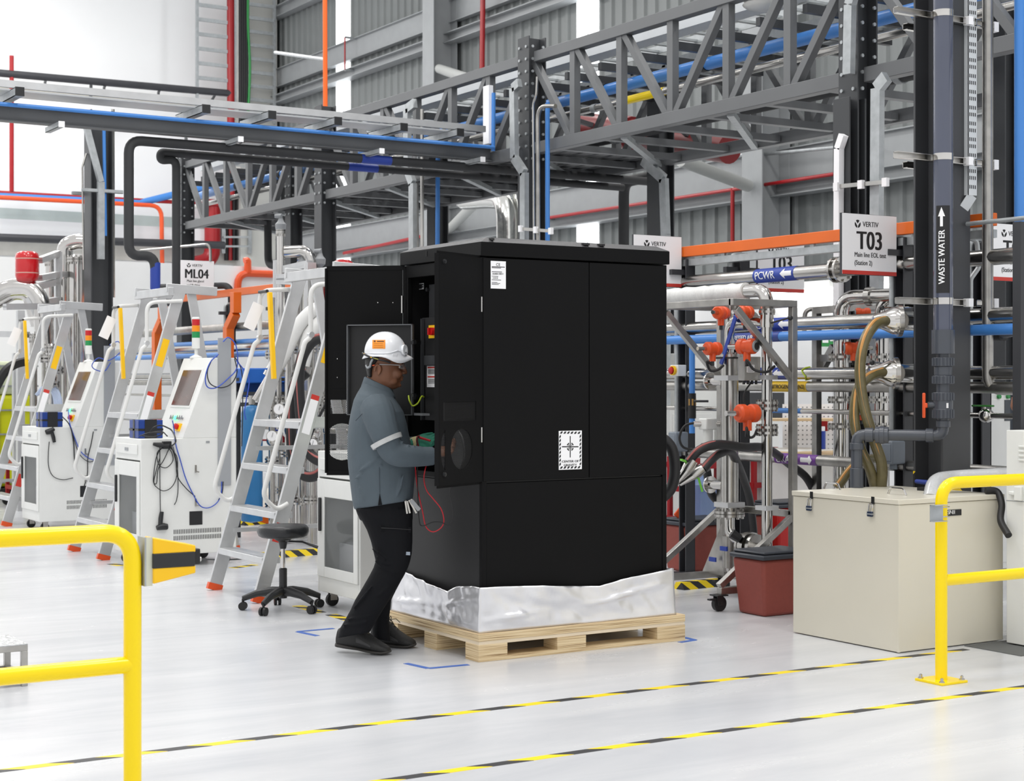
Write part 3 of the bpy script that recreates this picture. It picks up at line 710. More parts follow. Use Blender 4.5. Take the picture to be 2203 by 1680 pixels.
near, q1_, n1, u1 = leaf((CX0, CY0), (4.093, 7.258), (.40, -.91, 0), (.06, zz(905, 8.5), .375, zz(864, 8.5)), (.20, zz(966, 8.5), .105, (.352, .045)), 'near')
for z_ in (zz(562, 8.35), zz(1021, 8.35)):
    c_ = q1_(.375, z_)-n1*0; mk('lock', MB().cyl(q1_(.37, z_)+n1*.001, q1_(.37, z_)+n1*.012, .013, .011).cyl(q1_(.37, z_)+n1*.012, q1_(.37, z_)+n1*.015, .006), BPLA, near)
far, q2_, n2, u2 = leaf((CX0, CY1), (4.108, 8.637), (-.64, .76, 0), (.28, zz(890, 9.5), .43, zz(860, 9.5)), (.36, zz(950, 9.5), .105, None), 'far')
mk('inner_plate', MB().box((-.045, -.003, -.11), (.045, .003, .11), M((u2, n2, Z)).transposed(), q2_(.385, zz(795, 9.5))-n2*.012), BLACK, far, bev=.002)
for a_, y_ in ((.405, 772), (.405, 812), (.06, 652), (.15, 652)):
    mk('screw', MB().ell(q2_(a_, zz(y_, 9.5))-n2*(.017 if a_ > .3 else .003), .004, seg=8, rings=6), STEELP, far)
for z_ in (zz(655, 9.45), zz(980, 9.45)):
    mk('hinge', MB().cyl((CX0-.004, CY1-.0, z_-.05), (CX0-.004, CY1, z_+.05), .007).cbox((CX0+.01, CY1-.02, z_), (.012, .035, .06)), STEELP, C)
for z_ in (zz(655, 8.7), zz(935, 8.7)):
    mk('hinge', MB().cyl((CX0-.004, CY0-.002, z_-.04), (CX0-.004, CY0-.002, z_+.04), .005), STEELP, C)
# equipment inside
eq = mk('control_box', MB().box((CX0+.10, 7.62, zz(735, 9.3)), (CX0+.5, CY1-.13, zz(610, 9.3))), mat('charcoal_box', (40, 41, 44), .45), C, bev=.004)
L = lambda px, y, x: PX(px, y, x)
def plate(m, x, p0, p1, nm, par, th=.002):
    a = L(*p0, x); b = L(*p1, x); return mk(nm, MB().box((x-th, min(a.y, b.y), min(a.z, b.z)), (x, max(a.y, b.y), max(a.z, b.z))), m, par)
lb = plate(mat('silver_label', (186, 188, 190), .5), CX0+.099, (890, 611), (912, 622), 'rating_label', eq)
for i in range(4): plate(INK, CX0+.0965, (891, 612.6+i*2.4), (911-3*(i % 2), 613.6+i*2.4), 'label_line', lb, .0005)
mk('knob', MB().cyl((CX0+.085, L(922, 623, CX0+.1).y, L(922, 623, CX0+.1).z), (CX0+.1, L(922, 623, CX0+.1).y, L(922, 623, CX0+.1).z), .012), BPLA, eq)
pn = plate(INNER, CX0+.06, (912, 684), (960, 905), 'switch_panel', C, .012)
mk('panel_edge', MB().box((CX0+.03, L(912, 700, CX0+.05).y-.004, zz(905, 9.2)), (CX0+.06, L(912, 700, CX0+.05).y+.004, zz(684, 9.2))), DGREY, pn)
sw = plate(YEL2, CX0+.047, (924, 700), (945, 727), 'isolator_plate', C, .006); c_ = L(935.5, 713, CX0+.04)
mk('isolator_knob', MB().cyl((CX0+.01, c_.y, c_.z), (CX0+.041, c_.y, c_.z), .022).cbox((CX0+.005, c_.y, c_.z), (.02, .012, .04)), mat('switch_red', (200, 20, 24), .35), sw)
plate(DGREY, CX0+.047, (919, 765), (945, 785), 'controller', C, .02)
lb = plate(WPAPER, CX0+.047, (919, 787), (945, 833), 'warning_label', C)
for y0_, y1_ in ((789, 792), (809, 812)): plate(REDL, CX0+.0445, (920, y0_), (944, y1_), 'red_band', lb, .0005)
for i in range(11): 
    y_ = 794.5+i*1.35 if i < 8 else 0
    if y_: plate(INK, CX0+.0445, (921, y_), (943, y_+.5), 'print_line', lb, .0003); plate(INK, CX0+.0445, (921, y_+20.5), (943, y_+21), 'print_line', lb, .0003)
plate(GREYP, CX0+.05, (893, 888), (925, 894), 'shelf_edge', C, .05)
mk('blower', MB().tube([(CX0+.12, 7.98, zS+.14), (CX0+.28, 7.98, zS+.14)], .14, 24), BPLA, C, bev=.01)
# inner swing tray (dark box lid with grey rim) hanging open in front of the left door
A = PD(750, 700, 9.36); B = PD(891, 697, 9.24); A.z = B.z = 0; u = (B-A).normalized(); n = V((u.y, -u.x, 0)); z0, z1 = zz(893, 9.3), zz(698, 9.3); w = (B-A).length
tr = mk('inner_door', MB().box((0, -.004, 0), (w, .0, z1-z0), M((u, -n, Z)).transposed(), A+V((0, 0, z0))), INNER, C)
RIM = mat('rim_grey', (98, 100, 103), .4)
for a_, b_, ww in ((0, .006, 1), (w-.008, w, 1)): mk('rim', MB().box((a_, -.03, 0), (b_, 0, z1-z0), M((u, -n, Z)).transposed(), A+V((0, 0, z0))), RIM, tr)
mk('rim', MB().box((0, -.03, z1-z0-.006), (w, 0, z1-z0), M((u, -n, Z)).transposed(), A+V((0, 0, z0))), RIM, tr); mk('rim', MB().box((0, -.03, 0), (w, 0, .005), M((u, -n, Z)).transposed(), A+V((0, 0, z0))), RIM, tr)
for y_ in (737, 850): mk('hinge', MB().ell(PD(888, y_-5, 9.2), .006, seg=8, rings=6).cbox(PD(890, y_, 9.2), (.02, .03, .018)), STEELP if 0 else BPLA, tr)
mk('arm', MB().bar(B+V((0, 0, z0+.1)), V((CX0+.06, 8.22, z0+.1)), .02, .02), INNER, tr)
mk('arm', MB().bar(B+V((0, 0, z1-.1)), V((CX0+.06, 8.22, z1-.1)), .02, .02), INNER, tr)
mk('earth_wire', MB().tube(spline([PD(879, 851, 9.22), PD(881, 862, 9.2), PD(888, 873, 9.2), PD(899, 867, 9.2), PD(907, 853, 9.22), PD(912, 854, 9.25)], 6), .0045, 8), mat('earth_wire', (186, 208, 40), .45), C)
# labels on the right side
def sideplate(m, nm, p0, p1, par, y=CY0-.004, th=.0012):
    a = PY(*p0, y); b = PY(*p1, y); return mk(nm, MB().box((min(a.x, b.x), y-th, min(a.z, b.z)), (max(a.x, b.x), y, max(a.z, b.z))), m, par)
yl = CY0-.0054
lb = sideplate(WPAPER, 'rating_label', (1055.5, 561), (1088, 621.5), C)
b = MB()
X = V((1, 0, 0))
p = PY(1067, 572, yl); b.text('CE', p, X, Z, .022)
bars = MB(); random.seed(5)
for (xa, xb, ya, yb) in ((1060, 1083, 587, 591), (1060, 1071, 596, 600)):
    xx = xa
    while xx < xb:
        w_ = random.choice((.5, .9, 1.3)); a = PY(xx, yb, yl); c_ = PY(xx+w_, ya, yl); bars.box((a.x, yl, a.z), (c_.x, yl+.0003, c_.z)); xx += w_+random.choice((.6, 1.))
for y_, w_ in ((574, 28), (576, 20), (584.5, 22), (594, 14), (602, 20), (607, 12), (609.5, 18), (611.5, 15)):
    a = PY(1058, y_+.5, yl); c_ = PY(1058+w_, y_, yl); bars.box((a.x, yl, a.z), (c_.x, yl+.0003, c_.z))
mk('print', b, INK, lb); mk('barcode', bars, INK, lb)
lb = sideplate(WPAPER, 'gravity_label', (1202, 927), (1251.5, 1009), C)
b = MB(); P = lambda x, y: PY(x, y, yl)
cxp, cyp = 1226.8, 961
def stroke(p0, p1, w): b.bar(P(*p0), P(*p1), w, .0004, up=V((0, 1, 0)))
stroke((cxp, 938), (cxp, 984), .006); stroke((1209, cyp), (1244.5, cyp), .006)
cc = P(cxp, cyp); rc = .021
for k in range(4):
    a0 = k*math.pi/2+math.pi/4
    arc = [cc+V((math.cos(a0+s*.42)*rc, 0, math.sin(a0+s*.42)*rc)) for s in (-1, -.5, 0, .5, 1)]
    for g, h in zip(arc, arc[1:]): b.bar(g, h, .007, .0004, up=V((0, 1, 0)))
for sx1, sy1 in ((-1, -1), (1, -1), (-1, 1), (1, 1)): b.cbox(cc+V((sx1*.0085, 0, sy1*.0085)), (.006, .0004, .006))
def hatch(p0, p1, nn):
    for k in range(nn):
        c0 = P(p0[0]+(p1[0]-p0[0])*(k+.5)/nn, p0[1]+(p1[1]-p0[1])*(k+.5)/nn); b.prism([c0+V((x_, 0, z_)) for x_, z_ in ((-.011, -.006), (.002, -.006), (.011, .006), (-.002, .006))] if abs(p0[0]-p1[0]) > 10 else [c0+V((x_, 0, z_)) for x_, z_ in ((-.005, -.011), (.005, -.002), (.005, .011), (-.005, .002))], (0, -.0004, 0))
hatch((1204, 930.5), (1249.5, 931), 6); hatch((1204, 1006), (1249.5, 1005), 6); hatch((1205, 935), (1205, 1003), 8); hatch((1248.6, 934), (1248.6, 1002), 8)
mk('symbol', b, INK, lb)
b = MB(); b.text('CENTER OF', P(cxp, 994.5), X, Z, .0165, .0006, 'CENTER', 1.3, .0006).text('GRAVITY', P(cxp, 1002.5), X, Z, .0165, .0006, 'CENTER', 1.3, .0006); mk('lettering', b, INK, lb)
# ---------------------------------------------------------------- floor tapes
HZ = stripes('hazard_tape', (246, 214, 20), (52, 52, 54), (1, 1.9, 0), .38)
def tapeX(p0, p1, label, w=.05):
    a = PZ(*p0); b_ = PZ(*p1); y = (a.y+b_.y)/2
    return single('hazard_tape', MB().box((min(a.x, b_.x), y-w/2, 0), (max(a.x, b_.x), y+w/2, .0012)), HZ, label, 'floor tape', 'yellow and black tape lines along the walkway')
tapeX((-60, 1668), (2075, 1396), 'yellow and black hazard tape line on the floor nearer the pallet')
tapeX((790, 1687), (2260, 1467), 'yellow and black hazard tape line closest to the camera at bottom right')
HZ2 = stripes('hazard_tape_b', (246, 214, 20), (40, 40, 42), (1.2, 1., .9), .2)
def kerb(p0, p1, label):
    a = PZ(*p0); b_ = PZ(*p1); d = (b_-a).normalized(); n = V((-d.y, d.x, 0))*.06
    return single('floor_kerb', MB().prism([a-n, a-n*.5+V((0, 0, .05)), a+n*.5+V((0, 0, .05)), a+n], b_-a), HZ2, label, 'kerb', 'striped low kerbs behind the walkway')
def tapeseg(p0, p1, label, w=.06, m=HZ2, nm='hazard_tape', grp='scattered hazard tape pieces behind the walkway', cat='floor tape'):
    a = PZ(*p0); b_ = PZ(*p1); return single(nm, MB().bar(a+V((0, 0, .0008)), b_+V((0, 0, .0008)), w, .0012), m, label, cat, grp)
for p0, p1, lb in (((545, 1203), (682, 1192), 'hazard tape on the floor between step ladder foot and white test cart'), ((520, 1130), (640, 1121), 'hazard tape on the floor seen under the step ladder treads'),
                   ((1460, 1268), (1556, 1258), 'hazard tape on the floor right of the pallet under the steel test frame'), ((712, 1322), (752, 1334), 'short hazard tape piece on the floor behind the worker'),
                   ((640, 1303), (690, 1318), 'short hazard tape piece under the stool base'), ((500, 1222), (548, 1215), 'short hazard tape piece left of the ladder foot'), ((240, 1213), (262, 1217), 'short hazard tape piece under the yellow rail at the cart wheel'), ((1522, 1196), (1545, 1190), 'tiny hazard tape piece behind the steel test frame')):
    if 'between' in lb or 'right of' in lb or 'treads' in lb: kerb(p0, p1, lb.replace('hazard tape', 'yellow and black striped low kerb'))
    else: tapeseg(p0, p1, lb, .08)
BT = mat('blue_tape', (66, 104, 182), .5)
def blue_corner(pts, label):
    t = thing('corner_mark', label, 'floor mark', PZ(*pts[1]), 'blue tape corner marks on the floor')
    for i, (a, b_) in enumerate(zip(pts, pts[1:])): mk('strip', MB().bar(PZ(*a)+V((0, 0, .0008+.0004*i)), PZ(*b_)+V((0, 0, .0008+.0004*i)), .035, .0012), BT, t)
blue_corner([(873, 1427), (922, 1438), (1008, 1430)], 'blue tape corner mark on the floor in front of the pallet')
blue_corner([(683, 1368), (640, 1359), (718, 1352)], 'blue tape corner mark on the floor left of the worker')
blue_corner([(1462, 1382), (1495, 1377), (1470, 1371)], 'blue tape corner mark at the right end of the pallet')
# ---------------------------------------------------------------- yellow guard rails
def guard(x0, y, xend, top, mid, label, floor_plate):
    t = thing('guard_rail', label, 'guard rail', (x0, y, 0), 'yellow tubular guard rails')
    r = .030
    mk('hoop', MB().tube(fillet([(x0, y, .012), (x0, y, top-r), (xend, y, top-r)], .105, 8), r, 20), YEL, t)
    mk('mid_rail', MB().tube([(x0, y, mid), (xend, y, mid)], r*.96, 18), YEL, t)
    pl_ = mk('base_plate', MB().box((x0-.09, y-.09, 0), (x0+.09, y+.09, .012)), YEL, t, bev=.002)
    for i in (-1, 1):
        for j in (-1, 1): mk('bolt', MB().lathe([(.014, .0), (.014, .006), (.008, .007), (.008, .02), (0, .024)], (x0+i*.07, y+j*.07, .012), seg=10), STEEL, pl_)
    return t
p = PD(285, 1300, 5.5)
GL = guard(p.x, p.y, -1.5, 1.013, .535, 'yellow tubular guard rail in the left foreground with a belt barrier unit', True)
p2 = PZ(2025, 1466)
GR = guard(p2.x, p2.y, 9.2, 1.013, .50, 'yellow tubular guard rail standing right in front of the beige tank box', True)
# retractable belt unit on the left rail
u_ = thing('belt_barrier', 'yellow and black retractable belt unit on the left guard rail', 'belt barrier', (p.x+.04, p.y, .85))
mk('back_plate', MB().box((p.x+.030, p.y-.035, .80), (p.x+.036, p.y+.035, .965)), GALV, u_)
mk('back_plate_side', MB().box((p.x+.036, p.y-.035, .80), (p.x+.058, p.y-.032, .965)), mat('pale_plate', (206, 208, 190), .4), u_)
R_ = M.Rotation(math.radians(-32), 3, 'Z')
def P_(x, y, z): return V((p.x+.055, p.y-.03, 0))+V((x*.53+0*y, -x*.0+y, z))
zc = .885
sec = [(0, .078), (.10, .05), (.14, .03), (.14, -.03), (.10, -.05), (0, -.078)]
for nm, zA, zB_ in (('upper_case', .022, .078), ('lower_case', -.078, -.024)):
    if zA > 0: poly = [(0, zA), (0, zB_), (.15, .045), (.15, zA)]
    else: poly = [(0, zA), (.15, -.05), (.15, zB_), (0, zB_)]
    mk(nm, MB().prism([(p.x+.058+x_, p.y-.045, zc+z_) for x_, z_ in poly], (0, .09, 0)), YEL2, u_, bev=.004)
mk('belt_slot', MB().box((p.x+.056, p.y-.047, zc-.026), (p.x+.205, p.y+.047, zc+.024)), BPLA, u_, bev=.003)
mk('belt_end', MB().box((p.x+.205, p.y-.02, zc-.024), (p.x+.235, p.y+.02, zc+.03)), RUB, u_, bev=.004)
mk('pin', MB().cyl((p.x+.235, p.y, zc-.008), (p.x+.243, p.y, zc-.008), .008), STEELP, u_)
# bracket on the right rail
u_ = thing('belt_receiver', 'small galvanised bracket clipped to the right guard rail post', 'bracket', (p2.x-.05, p2.y-.03, .85))
a, b_ = PD(2001, 1086, 7.98), PD(2031, 1122, 7.98)
mk('plate', MB().box((p2.x-.118, p2.y-.04, b_.z), (p2.x-.03, p2.y-.036, a.z)).box((p2.x-.118, p2.y-.07, b_.z), (p2.x-.03, p2.y-.036, b_.z+.004)).box((p2.x-.118, p2.y-.07, a.z-.004), (p2.x-.03, p2.y-.036, a.z)), GALV, u_)
for z_ in (b_.z+.02, a.z-.015): mk('u_bolt', MB().tube(fillet([(p2.x-.034, p2.y-.036, z_), (p2.x+.034, p2.y-.036, z_), (p2.x+.034, p2.y+.036, z_), (p2.x-.034, p2.y+.036, z_)], .03), .003, 6), STEEL, u_)
# ---------------------------------------------------------------- beige tank box
bx0, bx1, by0, by1, bz = 6.50, 7.33, 6.417, 7.27, .84
BEIGE = mat('beige_sheet', (220, 215, 200), .28, var=.03, scale=1.2)
t = thing('tank_box', 'beige waste water tank box with padlocked lid standing on the floor', 'tank', (bx0, by0, 0))
mk('body', MB().box((bx0, by0, .005), (bx1, by1, bz-.03)), BEIGE, t, bev=.004)
mk('corner_trim', MB().box((bx0-.002, by0-.002, .005), (bx0+.012, by0+.012, bz-.03)), BEIGE, t)
lid = mk('lid', MB().box((bx0-.006, by0-.006, bz-.028), (bx1+.006, by1+.006, bz)), BEIGE, t, bev=.003)
for px, y_ in ((1790, 1052), (1930, 1064)):
    c_ = PZ(px, y_, bz); mk('lid_handle', MB().tube(fillet([c_+V((0, -.07, 0)), c_+V((0, -.05, .035)), c_+V((0, .05, .035)), c_+V((0, .07, 0))], .02), .006, 8), STEELP, lid)
lb = mk('tag_plate', MB().box((PY(2030, 1102, by0).x, by0-.0035, PY(2068, 1108, by0).z), (PY(2067.5, 1102, by0).x, by0-.002, PY(2068, 1095, by0).z)), INK, t)
mk('lettering', MB().text('SP-01', PY(2039, 1106.5, by0-.0037), X, Z, .032, .0004, 'LEFT', .82, .0006), WINK, lb)
for px, y_ in ((1746, 1062), (1878, 1073)):
    k_ = thing('padlock', 'padlock hanging on the beige tank lid, '+('left' if px < 1800 else 'right')+' one', 'padlock', PX(px, y_+40, bx0-.02), 'padlocks on the tank lid')
    c_ = PX(px, y_, bx0-.008); mk('hasp', MB().box((bx0-.012, c_.y-.01, c_.z-.03), (bx0-.006, c_.y+.01, c_.z+.012)), BPLA, k_)
    d_ = c_+V((-.008, .006, -.055)); mk('body', MB().cbox(d_+V((0, .008, -.03)), (.014, .04, .03)), mat('navy_lock', (32, 46, 70), .35), k_, bev=.004)
    mk('band', MB().cbox(d_+V((0, .008, -.03)), (.0145, .041, .007)), GREYP, k_)
    mk('shackle', MB().tube(fillet([d_+V((0, -.006, -.016)), d_+V((0, -.012, .022)), d_+V((0, .016, .03)), d_+V((0, .022, -.016))], .012), .004, 8), STEELP, k_)
# ---------------------------------------------------------------- small steel step stool at left
c_ = PD(60, 1385, 7.95); sx0, sy0, sz = c_.x, c_.y, c_.z
CHK = mat('chequer_plate', (196, 198, 200), .3, .9, var=.25, scale=40, bump=.6, bscale=45)
t = thing('step_platform', 'low stainless step platform with chequer plate top at left edge', 'step', (sx0-.5, sy0, 0))
mk('tread', MB().box((sx0-.9, sy0, sz-.004), (sx0, sy0+.34, sz)), CHK, t)
for yy in (sy0, sy0+.31):
    mk('top_rail', MB().box((sx0-.9, yy, sz-.034), (sx0, yy+.03, sz-.004)), BRUSH, t, bev=.002)
    mk('low_rail', MB().box((sx0-.87, yy, .03), (sx0-.03, yy+.03, .055)), BRUSH, t)
    for xx in (sx0-.03, sx0-.9): mk('leg', MB().box((xx, yy, 0), (xx+.03, yy+.03, sz-.034)), BRUSH, t, bev=.002)
mk('cross_rail', MB().box((sx0-.03, sy0+.03, .03), (sx0, sy0+.31, .055)), BRUSH, t)
mk('cross_rail', MB().box((sx0-.03, sy0+.03, sz-.034), (sx0, sy0+.31, sz-.004)), BRUSH, t)
# ---------------------------------------------------------------- white test carts
SCR = mat('dark_screen', (88, 64, 56), .15, coat=.1, var=.35, scale=5, spec=.3)
GLASSW = mat('smoked_window', (120, 124, 126), .05, alpha=.2, spec=.5)
SIGR = mat('lamp_red', (196, 24, 34), .3); SIGO = mat('lamp_amber', (244, 146, 20), .3); SIGG = mat('lamp_green', (30, 142, 78), .3)
LEDG = mat('green_led', (60, 240, 120), .4, emit=3)
CGREY = mat('cover_grey', (160, 163, 167), .45)
def make_cart(x, y, label):
    """footprint .8 (x) by .62 (y); door on the -x end, console at the +x end"""
    t = thing('test_cart', label, 'test cart', (x, y, 0), 'white test carts on castors')
    LX, LY, H = .80, .62, 1.025
    b = MB()
    b.box((0, 0, .10), (LX, .02, H)).box((0, LY-.02, .10), (LX, LY, H)).box((LX-.02, .02, .1), (LX, LY-.02, H)).box((.02, .02, .1), (LX-.02, LY-.02, .13)).box((.02, .02, H-.03), (LX-.02, LY-.02, H))
    b.box((0, .02, .1), (.02, LY-.02, .2)).box((0, .02, H-.17), (.02, LY-.02, H))
    body = mk('body', b, WHITE, t, bev=.004, local=True)
    mk('back_liner', MB().box((.42, .022, .13), (.43, LY-.022, H-.03)), mat('liner_grey', (186, 188, 188), .5), body, local=True)
    mk('equipment', MB().box((.12, .1, .5), (.42, .3, .78)).box((.1, .3, .13), (.4, .5, .42)), mat('equip_grey', (200, 202, 204), .5), body, local=True)
    d = mk('door', MB().box((-.012, .015, .2), (.0, .075, H-.18)).box((-.012, LY-.12, .2), (0, LY-.015, H-.18)).box((-.012, .075, .2), (0, LY-.12, .27)).box((-.012, .075, H-.3), (0, LY-.12, H-.18)), WHITE, t, bev=.004, local=True)
    mk('window', MB().box((-.007, .075, .27), (-.004, LY-.12, H-.3)), GLASSW, d, local=True)
    h = mk('handle', MB().box((-.03, LY-.085, .5), (-.012, LY-.06, .72)), BPLA, d, bev=.005, local=True)
    dr = mk('drawer', MB().box((-.01, .07, H-.125), (0, LY-.05, H-.045)), WHITE, t, bev=.003, local=True)
    mk('drawer_pull', MB().box((-.014, LY/2-.04, H-.10), (-.01, LY/2+.04, H-.075)), GREYP, dr, local=True)
    # console
    con = mk('console', MB().prism([(.345, 0, H), (.585, 0, 1.67), (LX, 0, 1.67), (LX, 0, H)], (0, LY, 0)), WHITE, t, bev=.004, local=True)
    s = V((.24, 0, .645)).normalized(); n = V((-s.z, 0, s.x)); o = V((.345, 0, H))
    Rm = M((s, V((0, -1, 0)), n)).transposed()
    mk('screen_bezel', MB().box((.255, -.52, -.004), (.60, -.08, .006), Rm, o), WHITE, con, bev=.003, local=True)
    sc = mk('screen', MB().box((.275, -.50, .006), (.58, -.10, .009), Rm, o), SCR, con, local=True)
    for i in range(6):
        if i == 3: mk('lamp_button', MB().cyl(o+Rm @ V((.165, -.15-i*.05, 0)), o+Rm @ V((.165, -.15-i*.05, .018)), .018, seg=12), LEDG, con, local=True)
        else: mk('toggle', MB().cyl(o+Rm @ V((.165, -.15-i*.05, 0)), o+Rm @ V((.165, -.15-i*.05, .012)), .010, seg=10).bar(o+Rm @ V((.15, -.15-i*.05, .016)), o+Rm @ V((.185, -.15-i*.05, .016)), .007), GREYP, con, local=True)
    es = mk('stop_plate', MB().box((.055, -.20, 0), (.12, -.12, .014), Rm, o), YEL2, con, local=True)
    mk('stop_button', MB().lathe([(.02, 0), (.024, .012), (.024, .03), (.016, .036), (0, .037)], o+Rm @ V((.087, -.16, .014)), n, 14), mat('switch_red', (200, 20, 24), .35), es, local=True)
    # vents, latches, duct plate on the side
    v = MB()
    for r in (.215, .265):
        for i in range(28): v.box((.27+i*.0145, -.0015, r), (.276+i*.0145, .001, r+.035))
    tag(mk('vent_slots', v, INK, t, local=True), kind='stuff')
    mk('outlet_plate', MB().box((.40, -.003, .33), (.51, .001, .44)), BPLA, t, bev=.002, local=True)
    for z in (.51, .78): mk('latch', MB().box((.445, -.006, z-.03), (.46, .001, z+.03)).cyl((.452, -.02, z-.022), (.452, 0, z-.022), .006).bar((.452, -.018, z-.022), (.475, -.018, z-.026), .008), STEEL, t, local=True)
    mk('side_catch', MB().box((.54, -.004, .985), (.57, .001, 1.0)), GREYP, t, local=True)
    mk('cable_duct_cover', MB().box((.64, -.012, .64), (.75, 0, 1.83)), CGREY, t, local=True)
    # tower lamp
    p = V((.62, .43, 1.67)); tl = mk('tower_lamp', MB().lathe([(.05, 0), (.05, .012), (.012, .03), (.012, .08), (.033, .085), (.033, .17), (0, .17)], p, seg=16), WHITE, t, local=True)
    for z, m in ((.17, SIGG), (.222, SIGO), (.274, SIGR)): mk('lamp_segment', MB().cyl(p+V((0, 0, z)), p+V((0, 0, z+.05)), .033), m, tl, local=True)
    mk('lamp_cap', MB().lathe([(.033, 0), (.033, .012), (.025, .018), (0, .019)], p+V((0, 0, .324)), seg=16), WHITE, tl, local=True)
    for xx in (.07, LX-.07):
        for yy in (.07, LY-.07):
            c = mk('castor', MB().cyl((xx, yy-.014, .042), (xx, yy+.014, .042), .042, seg=18), RUB, t, local=True)
            mk('fork', MB().box((xx-.02, yy-.02, .04), (xx+.03, yy-.015, .1)).box((xx-.02, yy+.015, .04), (xx+.03, yy+.02, .1)).box((xx-.035, yy-.035, .094), (xx+.035, yy+.035, .1)), STEEL, c, local=True)
    return t
CARTS = [(4.306, 12.40), (4.51, 15.93), (4.62, 9.20)]
c0 = make_cart(*CARTS[0], 'white test cart with tower lamp, in the middle behind the yellow left rail')
c1 = dup(c0, (*CARTS[1], 0), 'white test cart with tower lamp, far one beside the yellow liquid container')
c2 = dup(c0, (*CARTS[2], 0), 'white test cart with glass door half hidden behind the worker')
# things on carts
def crate(x, y, z, n, label, rz):
    t = thing('parts_bin', label, 'bin', (x, y, z), 'dark blue parts bins on the carts', rz)
    b = MB()
    for i in range(n):
        z0 = i*.075; w = .11
        b.box((-.1, -w, z0), (.1, w, z0+.006)).box((-.1, -w, z0), (-.094, w, z0+.07)).box((.094, -w, z0), (.1, w, z0+.07)).box((-.1, -w, z0), (.1, -w+.006, z0+.07)).box((-.1, w-.006, z0), (.1, w, z0+.07))
    mk('tub', b, NAVY, t, local=True, bev=.003)
    mk('strap', MB().box((-.103, -.02, 0), (-.1, .02, .075*n)).box((-.103, -.113, .06), (.103, -.11, .078)).box((-.103, -.112, .06), (-.1, .112, .076)), BPLA, t, local=True)
    mk('side_strap', MB().box((-.05, -.114, 0), (.05, -.111, .075*n)), BPLA, t, local=True)
for (x, y), w in zip(CARTS[:2], ('middle', 'far')):
    crate(x+.13, y+.25 if w == 'middle' else y+.12, 1.026, 2, 'dark blue parts bin with black straps on the %s cart' % w, 0)
def hang(pts, r, m, label, nm='cable', cat='cable', n=6, grp=None):
    return single(nm, MB().tube(spline(pts, n), r, 7), m, label, cat, grp)
KB = mat('black_cable', (30, 31, 33), .45); BC = mat('blue_cable', (52, 84, 186), .4)
def scanner(c, label, R):
    t = thing('barcode_scanner', label, 'scanner', c); c = V(c)
    q = lambda x, y, z: c+R @ V((x, y, z))
    mk('grip', MB().tube([q(0, 0, .0), q(.004, 0, .05), q(.012, 0, .1)], [.017, .019, .016], 12), BPLA, t)
    mk('head', MB().tube([q(-.03, 0, -.028), q(0, 0, -.02), q(.03, 0, -.018), q(.055, 0, -.022)], [.018, .026, .028, .024], 14), BPLA, t)
    mk('lens', MB().cyl(q(.055, 0, -.022), q(.058, 0, -.022), .02), INK, t)
    return t
yb = CARTS[0][1]-.015
Q = lambda px, y_: PY(px, y_, yb)
scanner(Q(345, 1128), 'black barcode scanner dangling on its cable at the middle cart', M((V((.1, 0, -.99)).normalized(), V((0, 1, 0)), V((.99, 0, .1)).normalized())).transposed() if 0 else M.Rotation(0, 3, 'X'))
t = thing('scanner_holder', 'black scanner holder with wound cables on the middle cart side', 'holder', Q(345, 957))
mk('cradle', MB().tube([Q(330, 955), Q(340, 957), Q(362, 958)], [.012, .02, .024], 10).box(Q(355, 960)+V((-.02, -.02, -.02)), Q(362, 952)+V((.02, .015, .01))), BPLA, t)
hang([Q(344, 962), Q(344, 1030), Q(345, 1100)], .0035, KB, 'black scanner cable hanging straight down the middle cart side')
hang([Q(365, 962), Q(352, 990), Q(340, 1010), Q(337, 1038), Q(332, 1040), Q(330, 1030), Q(336, 985), Q(350, 963), Q(366, 968), Q(372, 990), Q(358, 1006), Q(342, 1000), Q(338, 975), Q(350, 962)], .0035, KB, 'black cable loops wound on the middle cart scanner holder')
hang([Q(366, 962), Q(381, 985), Q(380, 1025), Q(369, 1048), Q(352, 1056), Q(337, 1048), Q(331, 1036), Q(338, 1005), Q(344, 985)], .0035, KB, 'long black cable loop hanging low on the middle cart')
hang([Q(372, 960), Q(381, 1000), Q(383, 1050), Q(380, 1075), Q(375, 1086)], .0035, KB, 'short black cable end with a brass tip on the middle cart')
hang([Q(368, 958), Q(378, 990), Q(382, 1025), Q(400, 1050), Q(420, 1068)], .004, KB, 'black cable sweeping right across the middle cart side')
yb0 = CARTS[0][1]
hang([PD(371, 905, 12.85), Q(374, 920), Q(378, 955), Q(388, 990), Q(400, 1030), Q(418, 1068), Q(432, 1089), Q(450, 1092), Q(468, 1080), Q(476, 1060), Q(477, 1036)], .0045, BC, 'bright blue cable drooping across the middle cart to its duct cover')
hang([Q(480, 1036), Q(478, 1060), Q(470, 1076)], .004, KB, 'black cable end below the grey duct cover of the middle cart')
hang([PD(320, 935, 12.75), PD(330, 920, 12.75), PD(345, 915, 12.8), PD(360, 920, 12.8), PD(371, 928, 12.75), PD(378, 950, 12.6), Q(366, 962)], .006, KB, 'bundle of black leads lying on top of the middle cart')
hang([PD(300, 938, 12.7), PD(322, 931, 12.72), PD(350, 932, 12.7), PD(330, 940, 12.7), PD(306, 936, 12.7), PD(345, 928, 12.75), PD(360, 938, 12.7)], .005, KB, 'tangle of black leads in front of the blue bin on the middle cart')
yd = CARTS[0][1]-.04
Q2 = lambda px, y_: PY(px, y_, yd)
hang([Q2(480, 735), Q2(492, 726), Q2(508, 745), Q2(510, 790), Q2(490, 815), Q2(465, 834), Q2(446, 832), Q2(442, 810), Q2(452, 780), Q2(470, 762)], .005, BC, 'blue cable coil looping round the grey duct cover')
